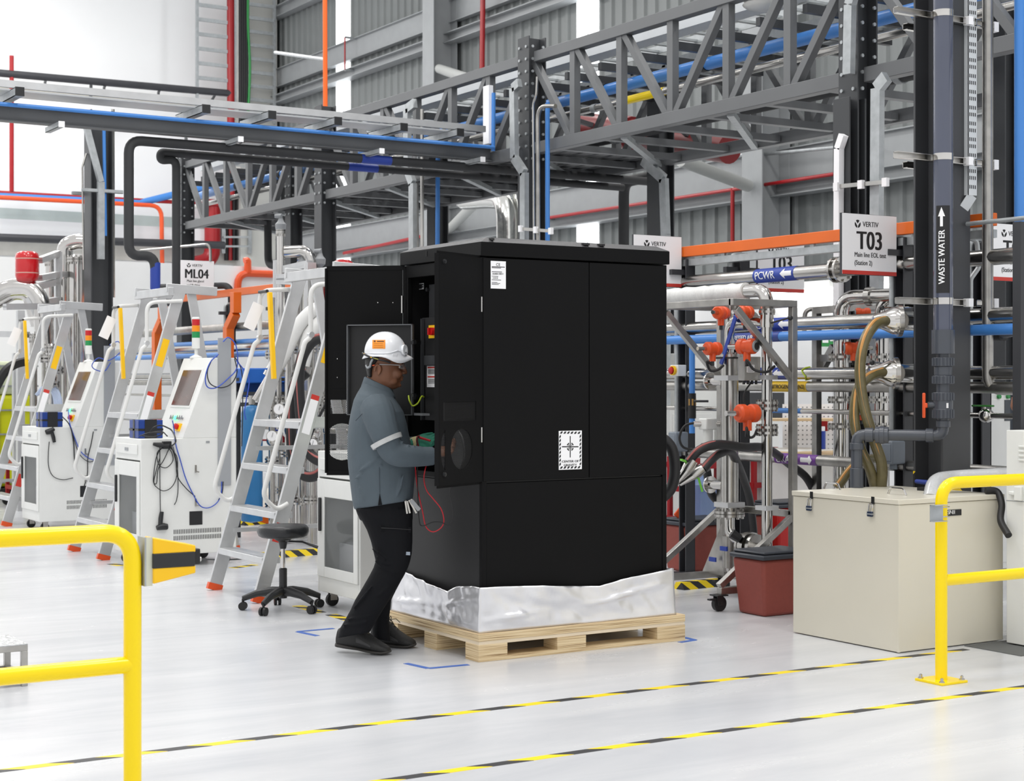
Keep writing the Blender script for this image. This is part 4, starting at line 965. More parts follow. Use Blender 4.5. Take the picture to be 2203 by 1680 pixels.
hang([Q2(455, 775), Q2(446, 800), Q2(452, 825), Q2(475, 834), Q2(498, 825), Q2(510, 800), Q2(505, 770), Q2(520, 800), Q2(522, 880), Q2(520, 960)], .0045, KB, 'black cable coil looping round the grey duct cover')
hang([Q2(508, 775), Q2(528, 800), Q2(536, 820), Q2(530, 860), Q2(526, 885), Q2(529, 903)], .005, BC, 'blue cable hanging off the right edge of the middle cart')
hang([PD(395, 1198, 12.9), PD(420, 1202, 12.6), PD(470, 1204, 12.3), PD(510, 1203, 12.2), PD(545, 1200, 12.1)], .006, KB, 'black cable lying on the floor at the middle cart')
# far cart cables
yb = CARTS[1][1]-.015
t = scanner(Q(112, 930), 'black barcode scanner holstered on the side of the far cart', M.Rotation(math.radians(160), 3, 'Y'))
hang([Q(106, 950), Q(104, 975), Q(105, 1005), Q(115, 1025), Q(135, 1032), Q(157, 1028)], .004, KB, 'black scanner cable curling along the far cart side')
hang([PD(147, 882, 16.2), Q(150, 910), Q(160, 940), Q(173, 970), Q(190, 985), Q(205, 990)], .005, BC, 'blue cable drooping across the far cart')
hang([PD(133, 895, 16.2), Q(150, 915), Q(158, 950), Q(160, 985), Q(163, 1010)], .006, KB, 'black cable hanging down the far cart side')
hang([Q(201, 928), Q(196, 955), Q(189, 985), Q(188, 1020), Q(180, 1050)], .005, KB, 'black power lead down to the far cart outlet plate')
hang([Q(155, 930), Q(170, 975), Q(190, 993), Q(205, 990)], .004, KB, 'thin black cable beside the blue one on the far cart')
hang([PY(236, 742, yb-.03), PY(255, 735, yb-.03), PY(260, 755, yb-.03), PY(235, 775, yb-.03), PY(212, 770, yb-.03), PY(198, 785, yb-.03), PY(205, 795, yb-.03), PY(225, 798, yb-.03), PY(238, 780, yb-.03)], .005, BC, 'blue cable coil at the far cart duct cover')
# ---------------------------------------------------------------- platform step ladders
def make_ladder(x, y, label):
    """feet at x, side stiles at y and y+.8; rises along +x"""
    t = thing('platform_ladder', label, 'step ladder', (x, y, 0), 'aluminium platform ladders with yellow gate bars')
    W_ = .80; k = .67/2.25
    P = lambda z, yy: V((k*z, yy, z))
    up = V((k, 0, 1)).normalized(); nrm = V((1, 0, -k)).normalized()
    for yy in (0, W_):
        s = mk('stile', MB().bar(P(.03, yy), P(2.25, yy), .028, .098, up=nrm), ALU, t, local=True, bev=.003)
        mk('foot', MB().bar(P(0, yy), P(.045, yy), .036, .108, up=nrm), ORG2, s, local=True)
    yn = 0
    so = P(1.86, -.0155); Rm = M((nrm, V((0, -1, 0)), up)).transposed()
    mk('sticker', MB().box((-.03, .0, -.12), (.03, .001, .12), Rm, P(1.72, -.0145)), YEL2, t, local=True)
    mk('sticker', MB().box((-.03, 0, -.06), (.03, .001, .07), Rm, P(.46, -.0145)), REDL, t, local=True)
    mk('sticker', MB().box((-.03, 0, -.16), (.03, .001, .08), Rm, P(1.28, -.0145)), WPAPER, t, local=True)
    mk('sticker', MB().box((-.03, 0, -.014), (.03, .0012, .02), Rm, P(1.37, -.0145)), REDL, t, local=True)
    for z in (.30, .60, .90):
        mk('tread', MB().box((k*z-.06, .014, z-.045), (k*z+.075, W_-.014, z)), ALU, t, local=True, bev=.004)
    pf = mk('platform', MB().box((k*1.2-.06, .014, 1.16), (k*1.2+.55, W_-.014, 1.21)), ALU, t, local=True, bev=.004)
    mk('toe_board', MB().box((k*1.2+.0, -.012, 1.17), (k*1.2+.55, .012, 1.24)), ALU, pf, local=True)
    # top crossbar and rear legs
    mk('top_bar', MB().bar((.58, -.03, 2.24), (.58, W_+.03, 2.24), .05, .07), ALU, t, local=True, bev=.003)
    mk('top_arm', MB().bar((.55, .0, 2.27), (1.0, .0, 2.25), .03, .075), ALU, t, local=True, bev=.003)
    mk('top_arm', MB().bar((.55, W_, 2.27), (1.0, W_, 2.25), .03, .075), ALU, t, local=True, bev=.003)
    for yy in (.03, W_-.03):
        s = mk('rear_leg', MB().bar((.78, yy, 2.24), (1.18, yy, .04), .028, .075, up=V((1, 0, 0))), ALU, t, local=True, bev=.003)
        mk('foot', MB().bar((1.175, yy, .05), (1.185, yy, 0), .036, .085, up=V((1, 0, 0))), ORG2, s, local=True)
    for z in (.42, 1.0): mk('rear_brace', MB().bar((k*z+.02, W_-.02, z), (1.11 if z < .6 else 1.0, W_-.02, z), .03, .03), ALU, t, local=True); mk('rear_brace', MB().bar((1.11 if z < .6 else 1.0, .03, z), (1.11 if z < .6 else 1.0, W_-.03, z), .03, .03), ALU, t, local=True)
    # hand rails: from a low stand-off up parallel to the stile, then vertical and over to the top
    for yy in (-.035, W_+.035):
        off = -.19
        pts = [P(.66, yy), P(.60, yy)+nrm*(off*.35), P(.66, yy)+nrm*off, P(1.70, yy)+nrm*off, V((k*1.70+off+.05, yy, 1.78)), V((k*1.7+off+.05, yy, 2.14)), V((k*2.1+.05, yy, 2.16))]
        h = mk('hand_rail', MB().tube(fillet(pts, .09, 6), .0165, 12), mat('white_rail', (222, 222, 220), .35), t, local=True)
        mk('rail_joint', MB().cyl(V((k*1.70+off+.05, yy-.02, 1.80)), V((k*1.70+off+.05, yy+.02, 1.80)), .02), ALU, h, local=True)
    px_ = k*1.7-.14
    g = mk('gate_bar', MB().bar((px_+.01, W_-.12, 2.12), (px_+.03, W_-.04-.11, 1.50), .035, .03, up=V((1, 0, 0))), YEL2, t, local=True, bev=.003)
    mk('gate_pivot', MB().cyl((px_, W_-.1, 2.13), (px_, W_+.04, 2.13), .012), BPLA, g, local=True)
    mk('label_tag', MB().bar((px_-.03, W_-.02, 2.04), (px_-.11, W_-.02, 1.86), .09, .002, up=V((0, 1, 0))), WPAPER, t, local=True)
    return t
l0 = make_ladder(4.33, 10.13, 'aluminium platform ladder behind the round black stool')
dup(l0, (4.26, 13.21, 0), 'aluminium platform ladder between the two carts with tower lamps')
dup(l0, (4.40, 16.75, 0), 'aluminium platform ladder at the left edge before the yellow liquid container')
# ---------------------------------------------------------------- rolling stool
def stool(x, y):
    t = thing('work_stool', 'round black work stool on five castors at the step ladder foot', 'stool', (x, y, 0))
    mk('seat', MB().lathe([(0, .475), (.14, .475), (.158, .485), (.168, .51), (.166, .535), (.150, .552), (.10, .556), (0, .554)], (0, 0, 0), seg=36), mat('black_vinyl', (34, 35, 38), .32, bump=.15, bscale=90), t, local=True, ang=80)
    mk('seat_mount', MB().lathe([(.02, .40), (.03, .445), (.055, .46), (.055, .478)], seg=18), BPLA, t, local=True)
    mk('lever', MB().tube([(0, 0, .45), (.12, -.04, .44), (.2, -.1, .405)], [.006, .006, .010], 8), BPLA, t, local=True)
    mk('gas_lift', MB().cyl((0, 0, .27), (0, 0, .44), .014), STEELP, t, local=True)
    mk('sleeve', MB().lathe([(.026, .08), (.026, .27), (.02, .275), (0, .275)], seg=18), BPLA, t, local=True)
    for k in range(5):
        a = k*2*math.pi/5+math.radians(-70); d = V((math.cos(a), math.sin(a), 0))
        l = mk('base_leg', MB().tube([d*.0+V((0, 0, .12)), d*.07+V((0, 0, .125)), d*.17+V((0, 0, .11)), d*.262+V((0, 0, .075))], [.032, .03, .024, .018], 10), BPLA, t, local=True)
        c = d*.262; s = V((-d.y, d.x, 0))
        w = MB()
        for q in (-1, 1): w.cyl(c+s*q*.006+V((0, 0, .027)), c+s*q*.022+V((0, 0, .027)), .027, seg=16)
        w.cyl(c+V((0, 0, .03)), c+V((0, 0, .075)), .008); mk('castor', w, RUB, l, local=True)
    return t
stool(4.33, 9.73)
# ---------------------------------------------------------------- main line test rig (pipes run along Y)
XR = 7.8
def rx(px, y_, x=XR): return PX(px, y_, x)
RIGC = 'charcoal posts of the test rig'
def post(px, label, x=XR, top=2.42, w=.09):
    p = rx(px, 815, x); t = thing('rig_post', label, 'post', (p.x, p.y, 0), RIGC)
    mk('post', MB().chan((p.x, p.y, .01), (p.x, p.y, top), w, w, .012, up=V((-1, 0, 0))), CHAR, t, bev=.002)
    mk('base_plate', MB().box((p.x-.08, p.y-.08, 0), (p.x+.08, p.y+.08, .012)), CHAR, t)
    mk('conduit', MB().tube(fillet([(p.x-.06, p.y+.05, .9), (p.x-.06, p.y+.05, top+.02), (p.x+.1, p.y+.05, top+.02)], .06), .018, 10), GALV, t)
    mk('sign_arm', MB().box((p.x-.16, p.y-.02, 2.30), (p.x+.05, p.y+.02, 2.34)), CHAR, t)
    return t
post(1945, 'charcoal rig post right of the T03 Station 2 sign'); post(1478, 'charcoal rig post right beside the black cabinet')
post(497, 'charcoal rig post below the ML04 orange rail'); post(600, 'charcoal rig post behind the front step ladder top'); post(1595, 'charcoal rear rig post behind the PCWR pipe label', x=7.97)
post(2112, 'charcoal rear rig post right of the waste water column', x=8.5)
def orange(y0, y1, label):
    t = thing('orange_busbar', label, 'busbar rail', (XR, y0, 2.44), 'orange busbar rails above the rigs')
    mk('rail', MB().box((XR-.03, y0, 2.44), (XR+.03, y1, 2.52)), ORG, t, bev=.004)
    mk('under_channel', MB().box((XR-.02, y0+.02, 2.37), (XR+.05, y1-.02, 2.42)), GALV, t)
    for q in (.2, .5, .8): mk('hanger', MB().box((XR-.01, y0+(y1-y0)*q-.02, 2.42), (XR+.01, y0+(y1-y0)*q+.02, 2.44)), GALV, t)
    return t
orange(6.9, rx(1443, 545).y, 'long orange busbar rail running behind the T03 sign')
y0 = rx(700, 610).y; y1 = rx(352, 645).y
o = thing('orange_busbar', 'orange busbar rail running from the ML04 sign to the step ladder', 'busbar rail', (XR, y0, 2.52), 'orange busbar rails above the rigs')
mk('rail', MB().box((XR-.03, y0-1, 2.53), (XR+.03, y1, 2.62)), ORG, o, bev=.004)
for px in (350, 507):
    p = rx(px, 640, 7.62); mk('leg', MB().bar((p.x, p.y, 2.55), (p.x, p.y, 2.3), .12, .1, up=V((1, 0, 0))).bar((p.x, p.y, 2.3), (p.x-.02, p.y+.18, 2.12), .1, .1, up=V((1, 0, 0))).bar((p.x-.02, p.y+.18, 2.14), (p.x-.02, p.y+.18, .6), .12, .1, up=V((1, 0, 0))), ORG, o, bev=.004)
single('orange_conduit', MB().tube(fillet([PY(590, 590, 24.95), PY(512, 587, 24.95), PY(511, 640, 24.95)], .25), .06, 10), ORG2, 'orange red pipe frame bent on the white partition above the rail', 'pipe')
single('orange_conduit', MB().tube(fillet([PY(533, 587, 24.94), PY(533, 560, 24.94), PY(526, 562, 24.94)], .15), .06, 10), ORG2, 'short orange red pipe with hook on top of the bent frame', 'pipe')
def rigpipe(px, y_, r, m, label, x=XR, y0=6.6, y1=23.5, nm='steel_pipe', flanges=()):
    p = rx(px, y_, x); t = thing(nm, label, 'pipe', (x, y0, p.z-r), 'pipes running along the test rig')
    mk('pipe', MB().tube([(x, y0, p.z), (x, y1, p.z)], r, 16), m, t)
    for fx in flanges: q = rx(fx, 815, x); mk('flange', MB().flange((x, q.y, p.z), (0, 1, 0), r*1.8, .02), STEEL, t)
    global LP; LP = t
    return p.z
ARROW = [(0, 0), (.055, .05), (.055, .022), (.15, .022), (.15, -.022), (.055, -.022), (.055, -.05)]
def pipelabel(x, z, r, y0, y1, m, txt, ink, label, arrow=0, size=.1):
    """wrap-around sleeve on a pipe along Y with lettering on the side that faces the aisle (-x)"""
    t = mk('label_sleeve', MB().tube([(x, y0, z), (x, y1, z)], r+.002, 16), m, LP, label=label)
    right = V((0, -1, 0)); b = MB(); b.text(txt, (x-r-.004, y1-.025, z-size*.36), right, Z, size, .0, 'LEFT', 1.0, .001)
    if arrow:
        s = 1 if arrow < 0 else -1; oy = y0+.135 if arrow < 0 else y0+.03
        pts = [V((x-r-.004, oy-a*s*.8, z+c*size/.1)) for a, c in ARROW]; b.face(pts)
    slices(b.bm, (x, 0, z), (0, 0, 1), 7, r*.13)
    for v in b.bm.verts:   # bend round the pipe
        a = (v.co.z-z)/r; a = max(-1.4, min(1.4, a)); rr = x-v.co.x
        v.co.x = x-rr*math.cos(a); v.co.z = z+rr*math.sin(a)
    mk('lettering', b, ink, t)
z1 = rigpipe(1620, 595, .05, STEEL, 'stainless pipe with the full PCWR label above the steel frame', y1=9.95+.9, flanges=(1800, 1812))
ya, yb_ = rx(1717, 590).y, rx(1630, 595).y
pipelabel(XR, z1, .05, ya, yb_, BLUET, 'PCWR', WINK, 'blue PCWR label with left arrow on the upper pipe', -1, .075)
def strap(px, z_, r):
    p = rx(px, 800); mk('earth_strap', MB().tube([(XR+(r+.004)*math.cos(a), p.y+.02*math.sin(3*a), z_+(r+.004)*math.sin(a)) for a in [k*.52 for k in range(12)]], .005, 6, closed=True), mat('earth_wire', (186, 208, 40), .45), LP, label='green and yellow earth strap')
strap(1465, z1, .05)
z2 = rigpipe(1800, 693, .048, STEEL, 'stainless pipe with the half hidden PCWR label at shoulder height')
pipelabel(XR, z2, .048, rx(1713, 700).y, rx(1625, 700).y, BLUET, 'PCWR', WINK, 'blue PCWR label half hidden behind the steel test frame', -1, .075)
z3 = rigpipe(1800, 720, .034, BLUE, 'light blue compressed air pipe along the rig', x=XR-.08, nm='air_pipe')
pipelabel(XR-.08, z3, .034, rx(1681, 726, XR-.08).y, rx(1560, 730, XR-.08).y, mat('navy_label', (48, 66, 140), .4), 'COMPRESSED AIR', WINK, 'navy compressed air label on the light blue pipe', 0, .042)
z4 = rigpipe(1800, 803, .042, STEEL, 'stainless pipe with the half hidden lower blue label', flanges=(1880,))
pipelabel(XR, z4, .042, rx(1700, 810).y, rx(1600, 812).y, BLUET, 'PCWTS', WINK, 'blue label ending in TS behind the steel frame post', -1, .065)
strap(1738, z4, .042); strap(1463, z4, .042)
z5 = rigpipe(1800, 832, .036, BRUSH, 'brushed pipe with the yellow nitrogen label', flanges=())
pipelabel(XR, z5, .036, rx(1741, 833).y, rx(1661, 838).y, mat('nitro_yellow', (232, 190, 40), .45), 'NITROGEN GAS (N2)', INK, 'yellow nitrogen gas label on the brushed pipe', 0, .038)
z6 = rigpipe(1800, 886, .017, STEEL, 'thin stainless pipe at waist height of the rig')
mk('sleeve', MB().tube([(XR, rx(1725, 884).y, z6), (XR, rx(1660, 884).y, z6)], .0185, 12), BLUE, LP, label='light blue sleeve')
z7 = rigpipe(1720, 988, .036, BRUSH, 'brushed drain pipe with the purple label low on the rig', flanges=())
pipelabel(XR, z7, .036, rx(1762, 990).y, rx(1673, 988).y, mat('purple_label', (116, 62, 150), .45), 'DRAIN', WINK, 'purple drain label with right arrow on the low pipe', 1, .07)
# wrapped hose pipe with steel elbow
wz = CZ+(PCY-626)*11./F
WRAP = mat('white_wrapped_hose', (224, 224, 222), .4, var=.05, scale=8, bump=.5, bscale=30, stretch=(1, 6, 1))
FX, FY = 7.2, 8.31
t = thing('wrapped_hose', 'white plastic wrapped hose pipe ending in a polished elbow', 'hose', (FX, 9.5, wz))
mk('hose', MB().tube([(FX, y, wz+.004*math.sin(y*40)) for y in [8.52+.05*k for k in range(60)]], [.056+.003*(k % 2) for k in range(60)], 16), WRAP, t)
mk('elbow', MB().tube(fillet([(FX, 8.53, wz), (FX, FY, wz), (FX, FY, wz-.25)], .14, 8), .045, 18), STEELP, t)
# ---------------------------------------------------------------- stainless test frame on castors
t = thing('test_stand', 'stainless square tube test stand on castors beside the beige box', 'stand', (7.06, 8.56, 0))
fx0, fx1, fy0, fy1, fz = 6.82, 7.33, 8.20, 8.95, 2.0; w = .045
def rail(p, q, nm='tube', wd=w): mk(nm, MB().bar(p, q, wd, wd, up=V((0, 0, 1)) if abs(V(q).z-V(p).z) < 1 else V((1, 0, 0))), BRUSH, t, bev=.003)
for y_ in (fy0, fy1):
    rail((fx1, y_, .12), (fx1, y_, fz-w/2), 'post'); rail((fx0-w/2, y_, fz), (fx1+w/2, y_, fz), 'top_arm')
    rail((fx0+.02, y_, fz-.04), (fx1-.01, y_, 1.5), 'upper_brace', .041); rail((fx0-.12, y_, .13), (fx1, y_, .13), 'base_leg')
    rail((fx0-.12, y_, .16), (fx1-.01, y_, .58), 'lower_brace', .041)
rail((fx0, fy0, fz), (fx0, fy1, fz), 'top_rail'); rail((fx1, fy0, fz), (fx1, fy1, fz), 'top_rail'); rail((fx1, fy0, .6), (fx1, fy1, .6), 'cross_rail'); rail((fx1, fy0, .13), (fx1, fy1, .13), 'base_rail')
rail((fx0-.1, fy1, .13), (fx0-.1, fy0, .13), 'base_rail') if 0 else None
for x_, y_ in ((fx0-.12, fy0), (fx0-.12, fy1), (fx1+.02, fy0), (fx1+.02, fy1)):
    c = mk('castor', MB().cyl((x_, y_-.016, .05), (x_, y_+.016, .05), .05, seg=20), RUB, t)
    mk('fork', MB().box((x_-.03, y_-.022, .04), (x_+.02, y_-.017, .108)).box((x_-.03, y_+.017, .04), (x_+.02, y_+.022, .108)).box((x_-.045, y_-.04, .1), (x_+.045, y_+.04, .108)).box((x_-.085, y_-.015, .075), (x_-.03, y_+.015, .085)).cyl((x_, y_-.025, .05), (x_, y_+.025, .05), .012), BPLA, c)
# the two riser pipes
gx, gy = FX, FY; hx, hy = 7.2, 8.70
def zpx(y_, d=10.95): return CZ+(PCY-y_)*d/F
t = thing('pipe_riser', 'slim polished riser pipe with bolted flanges on the steel frame', 'pipe', (gx, gy, .15))
mk('pipe', MB().tube([(gx, gy, .16), (gx, gy, wz-.24)], .036, 18), STEELP, t)
for y_ in (672, 866, 878, 918, 930): mk('flange', MB().flange((gx, gy, zpx(y_)), Z, .075 if y_ > 700 else .055, .016), STEEL, t)
mk('clamp', MB().cbox((gx, gy, zpx(1090)), (.11, .11, .03)), ALU, t)
mk('clamp', MB().cbox((gx, gy, zpx(812)), (.1, .1, .03)), ALU, t)
t = thing('pipe_riser', 'thick brushed riser pipe in the middle of the steel frame', 'pipe', (hx, hy, .15))
mk('pipe', MB().tube([(hx, hy, zpx(1105, 11.2)), (hx, hy, 1.68)], .062, 20), STEEL, t)
mk('top_tube', MB().tube([(hx, hy, 1.66), (hx, hy, 2.02)], .03, 16), STEELP, t)
for y_, r in ((765, .10), (1101, .105), (1108, .105)): mk('flange', MB().flange((hx, hy, zpx(y_, 11.2)), Z, r, .018), STEEL, t)
mk('flange', MB().cyl((hx, hy, zpx(767, 11.2)-.014), (hx, hy, zpx(767, 11.2)-.006), .1), RUB, t)
mk('lower_elbow', MB().tube(fillet([(hx, hy, zpx(1108, 11.2)), (hx, hy, .42), (gx, gy+.05, .34)], .12, 6), .036, 16), STEELP, t)
vb = V((gx, gy+.17, .40))
mk('valve_body', MB().cyl((gx, gy+.1, .37), (gx, gy+.13, .37), .085).cyl((gx, gy+.15, .37), (gx, gy+.2, .37), .095).cyl((gx, gy+.22, .37), (gx, gy+.24, .37), .085), STEEL, t)
mk('valve_grip', MB().tube([(gx-.09, gy+.17, .42), (gx-.14, gy+.2, .46)], [.03, .035], 10), BPLA, t)
mk('return_elbow', MB().tube(fillet([(gx, gy+.12, .36), (gx, gy, .36), (gx, gy, .62)], .1, 6), .037, 16), STEELP, t)
mk('drain_stub', MB().tube([(hx, hy, .42), (hx, hy, .2)], [.05, .05], 14), BRUSH, t)
mk('drain_tip', MB().tube([(hx, hy, .2), (hx, hy, .13)], [.02, .02], 10), STEELP, t)
mk('gusset', MB().prism([(hx-.0, hy+.06, .14), (hx, hy+.30, .14), (hx, hy+.08, .5)], (.006, 0, 0)), BRUSH, t)
for z_ in (.335, .25): mk('blue_tag', MB().cbox((hx-.05, hy+.0+(.12 if z_ < .3 else 0), z_), (.012, .07, .03)), BLUET, t)
for y_, dy in ((813, .02), (1085, .02)): mk('clamp', MB().cbox((hx, hy, zpx(y_, 11.2)), (.15, .15, .035)), ALU, t)
mk('side_port', MB().tube([(hx, hy, zpx(820, 11.2)), (hx-.03, hy+.17, zpx(820, 11.2))], .03, 14).flange((hx-.03, hy+.17, zpx(820, 11.2)), (0, 1, 0), .06, .012, 0), STEELP, t)
mk('side_port', MB().tube([(hx, hy, zpx(1045, 11.2)), (hx-.03, hy+.17, zpx(1045, 11.2))], .03, 14).flange((hx-.03, hy+.17, zpx(1045, 11.2)), (0, 1, 0), .06, .012, 0), STEELP, t)
t = thing('valve_branch', 'bent steel branch with blue lever handle above the thick riser', 'valve', (hx, hy-.1, 1.7))
mk('bend', MB().tube(fillet([(hx, hy, 1.7), (hx, hy, 1.9), (hx, hy-.22, 1.9), (hx, hy-.36, 1.88)], .12, 6), .036, 16), STEELP, t)
mk('clamp', MB().cyl((hx, hy-.22, 1.9), (hx, hy-.25, 1.9), .055), STEEL, t)
mk('lever', MB().bar((hx-.05, hy-.13, 1.93), (hx-.09, hy-.02, 1.60), .035, .012, up=V((1, 0, 0))), BLUET, t, bev=.004)
mk('lever', MB().cyl((gx, gy-.03, 1.87), (gx, gy-.22, 1.90), .006).ell((gx, gy-.23, 1.9), .018), BPLA, t)
# transmitters
def transmitter(c, d, label, cable=None, s=1.0):
    """orange instrument housing: main can along d, side boss, black lens and cable gland"""
    t = thing('pressure_transmitter', label, 'transmitter', c, 'orange pressure transmitters'); c = V(c); d = V(d).normalized()
    a, b, _ = frame_of(d)
    mk('housing', MB().lathe([(0, -.06*s), (.036*s, -.06*s), (.045*s, -.05*s), (.045*s, -.02*s), (.038*s, -.014*s), (.038*s, .014*s), (.045*s, .02*s), (.045*s, .05*s), (.036*s, .06*s), (0, .06*s)], c, d, 20), ORG2, t)
    mk('lens_cap', MB().lathe([(.034*s, .0), (.034*s, .006*s), (.026*s, .008*s), (0, .008*s)], c-d*.061*s, -d, 16), GREYP, t)
    mk('lens', MB().cyl(c-d*.066*s, c-d*.071*s, .022*s, seg=14), INK, t)
    mk('neck', MB().cyl(c-V((0, 0, .03*s)), c-V((0, 0, .085*s)), .022*s, seg=12), ORG2, t)
    mk('stem', MB().cyl(c+d*.05*s, c+d*.13*s, .014*s, seg=10), STEELP, t)
    mk('gland', MB().cyl(c-V((0, 0, .08*s)), c-V((0, 0, .115*s)), .012*s, seg=8), BPLA, t)
    if cable: mk('cable', MB().tube(spline([c-V((0, 0, .11*s))]+[V(q) for q in cable], 6), .009, 8), RUB, t)
    return t
D = lambda px, y_, d=10.9: PD(px, y_, d)
lft = -RT
transmitter(D(1551, 673, 10.95), RT*-.5-FW*.8, 'orange transmitter at top left of the steel frame')
transmitter(D(1602, 672, 10.9), RT*-.6-FW*.6, 'orange transmitter under the polished elbow')
transmitter(D(1533, 750, 10.9), RT*-.75-FW*.5, 'orange transmitter left of the thick riser with a hanging cable', [D(1521, 778), D(1528, 797), D(1545, 795), D(1557, 785)])
transmitter(D(1607, 745, 10.75), -RT*.6+FW*.6, 'orange transmitter between the two risers with a thick cable', [D(1607, 775, 10.7), D(1622, 795, 10.7), D(1650, 800, 10.7), D(1666, 788, 10.8)], 1.15)
transmitter(D(1608, 889, 10.75), -RT*.9-FW*.5, 'large orange transmitter low beside the slim riser', [D(1606, 920, 10.7), D(1612, 940, 10.7), D(1622, 938, 10.8), D(1628, 925, 10.9)], 1.35)
t = thing('junction_box', 'brushed steel junction box with white label on the steel frame', 'junction box', D(1615, 790))
c = D(1612, 793, 10.9); R_ = M.Rotation(math.radians(-15), 3, 'Z')
mk('box', MB().cbox(c, (.12, .1, .16), R_), BRUSH, t, bev=.004)
mk('label', MB().cbox(c+R_ @ V((-.015, -.051, 0)), (.055, .002, .05), R_), WPAPER, t)
b = MB()
for i in range(5): b.cbox(c+R_ @ V((-.015, -.0525, .018-i*.009)), (.045, .001, .003), R_)
mk('print', b, INK, t)
for i in range(4): mk('gland', MB().cyl(c+R_ @ V((-.04+i*.03, 0, -.08)), c+R_ @ V((-.04+i*.03, 0, -.105)), .009, seg=8), BPLA, t)
hang([c+V((.02, 0, -.09)), D(1604, 840), D(1600, 858), D(1606, 880), D(1604, 905)], .006, KB, 'black cable from the junction box down to the large orange transmitter')
# red-lined black hoses with nozzles at left of the frame
HOSE = mat('black_hose', (34, 34, 36), .5, var=.15, scale=12); HRED = mat('hose_red_line', (170, 96, 92), .6)
def hose(pts, r, label, line=True, m=HOSE, lm=HRED, grp='black hoses with red line'):
    t = thing('hose', label, 'hose', pts[-1], grp); s = spline(pts, 8); mk('hose', MB().tube(s, r, 14), m, t)
    if line: mk('line', MB().tube([p-FW*r*.72-RT*r*.25+V((0, 0, r*.62)) for p in s], r*.28, 6), lm, t)
    return t
hose([D(1480, 995, 10.5), D(1505, 968, 10.5), D(1545, 956, 10.6), D(1600, 962, 10.9), D(1650, 965, 11.3), D(1700, 1000, 11.8), D(1740, 1035, 12), D(1765, 1110, 12.2), D(1770, 1240, 12.3)], .03, 'black hose with red line arching behind the risers')
hose([D(1512, 1010, 10.5), D(1530, 990, 10.55), D(1550, 975, 10.7), D(1575, 975, 11), D(1600, 1030, 11.6), D(1614, 1080, 11.9), D(1622, 1150, 12.1), D(1628, 1240, 12.2)], .028, 'black hose with red line just below the arching one')
for (a, b2), lb in ((((1492, 990), (1455, 1040)), 'upper'), (((1512, 1007), (1462, 1042)), 'lower')):
    t = thing('hose_nozzle', 'steel hose end nozzle pointing down left beside the cabinet, %s one' % lb, 'nozzle', D(*b2, 10.5))
    p, q = D(*a, 10.5), D(*b2, 10.5); mk('coupling', MB().tube([p, p.lerp(q, .25), p.lerp(q, .45)], [.034, .04, .034], 14), STEEL, t); mk('cone', MB().tube([p.lerp(q, .45), p.lerp(q, .75), q], [.032, .022, .014], 14), STEELP, t)
    mk('lever', MB().bar(p.lerp(q, .3)+V((0, 0, .03)), p.lerp(q, .3)+(V((.03, -.03, -.12)) if lb == 'lower' else V((-.06, 0, .05))), .025, .012), mat('lever_green', (110, 190, 60), .45), t)
hose([D(1408, 935, 10.2), D(1432, 948, 10.2), D(1447, 970, 10.2), D(1452, 1010, 10.2), D(1446, 1045, 10.2), D(1430, 1066, 10.2), D(1405, 1080, 10.2)], .035, 'black hose loop peeking out behind the right edge of the cabinet', False)
hose([D(1520, 1010, 11.4), D(1530, 1060, 11.5), D(1548, 1085, 11.6), D(1545, 1120, 11.7)], .03, 'black hose dropping behind the thick riser', False)
# clear hoses with red/gold line on the right
CLH = mat('olive_clear_hose', (104, 96, 66), .25, var=.15, scale=20); GOLD = mat('gold_line', (206, 150, 84), .5)
h1 = hose([D(1905, 690, 10.1), D(1880, 700, 10.0), D(1858, 740, 9.95), D(1850, 800, 9.95), D(1858, 870, 9.95), D(1878, 940, 9.95), D(1897, 1000, 9.95), D(1895, 1060, 9.98)], .034, 'tall olive clear hose with gold stripe looping down from the rig coupling', True, CLH, GOLD, 'olive clear hoses with gold stripe')
h2 = hose([D(1900, 800, 10.1), D(1868, 812, 10.0), D(1845, 840, 9.98), D(1838, 900, 9.98), D(1850, 960, 9.98), D(1872, 1010, 9.98), D(1885, 1060, 10.0)], .032, 'shorter olive clear hose with gold stripe from the lower rig coupling', True, CLH, GOLD, 'olive clear hoses with gold stripe')
hose([D(1900, 985, 10.6), D(1860, 990, 10.4), D(1830, 1010, 10.3), D(1800, 1050, 10.3)], .03, 'olive clear hose curling down behind the beige tank box', True, CLH, GOLD, 'olive clear hoses with gold stripe')
for (px, y_), lb in (((1913, 690), 'upper'), ((1905, 803), 'lower')):
    t = thing('hose_coupling', 'shiny conical hose coupling on the rig, %s one' % lb, 'coupling', D(px, y_, 10.15)); c = D(px, y_, 10.15)
    mk('cone', MB().tube([c-RT*.1, c-RT*.03, c+RT*.02, c+RT*.05], [.035, .06, .085, .085], 18), STEELP, t)
    mk('clamp', MB().cyl(c+RT*.05, c+RT*.075, .1), STEEL, t); mk('stub', MB().cyl(c+RT*.075, c+RT*.2+FW*.1, .06), STEELP, t)
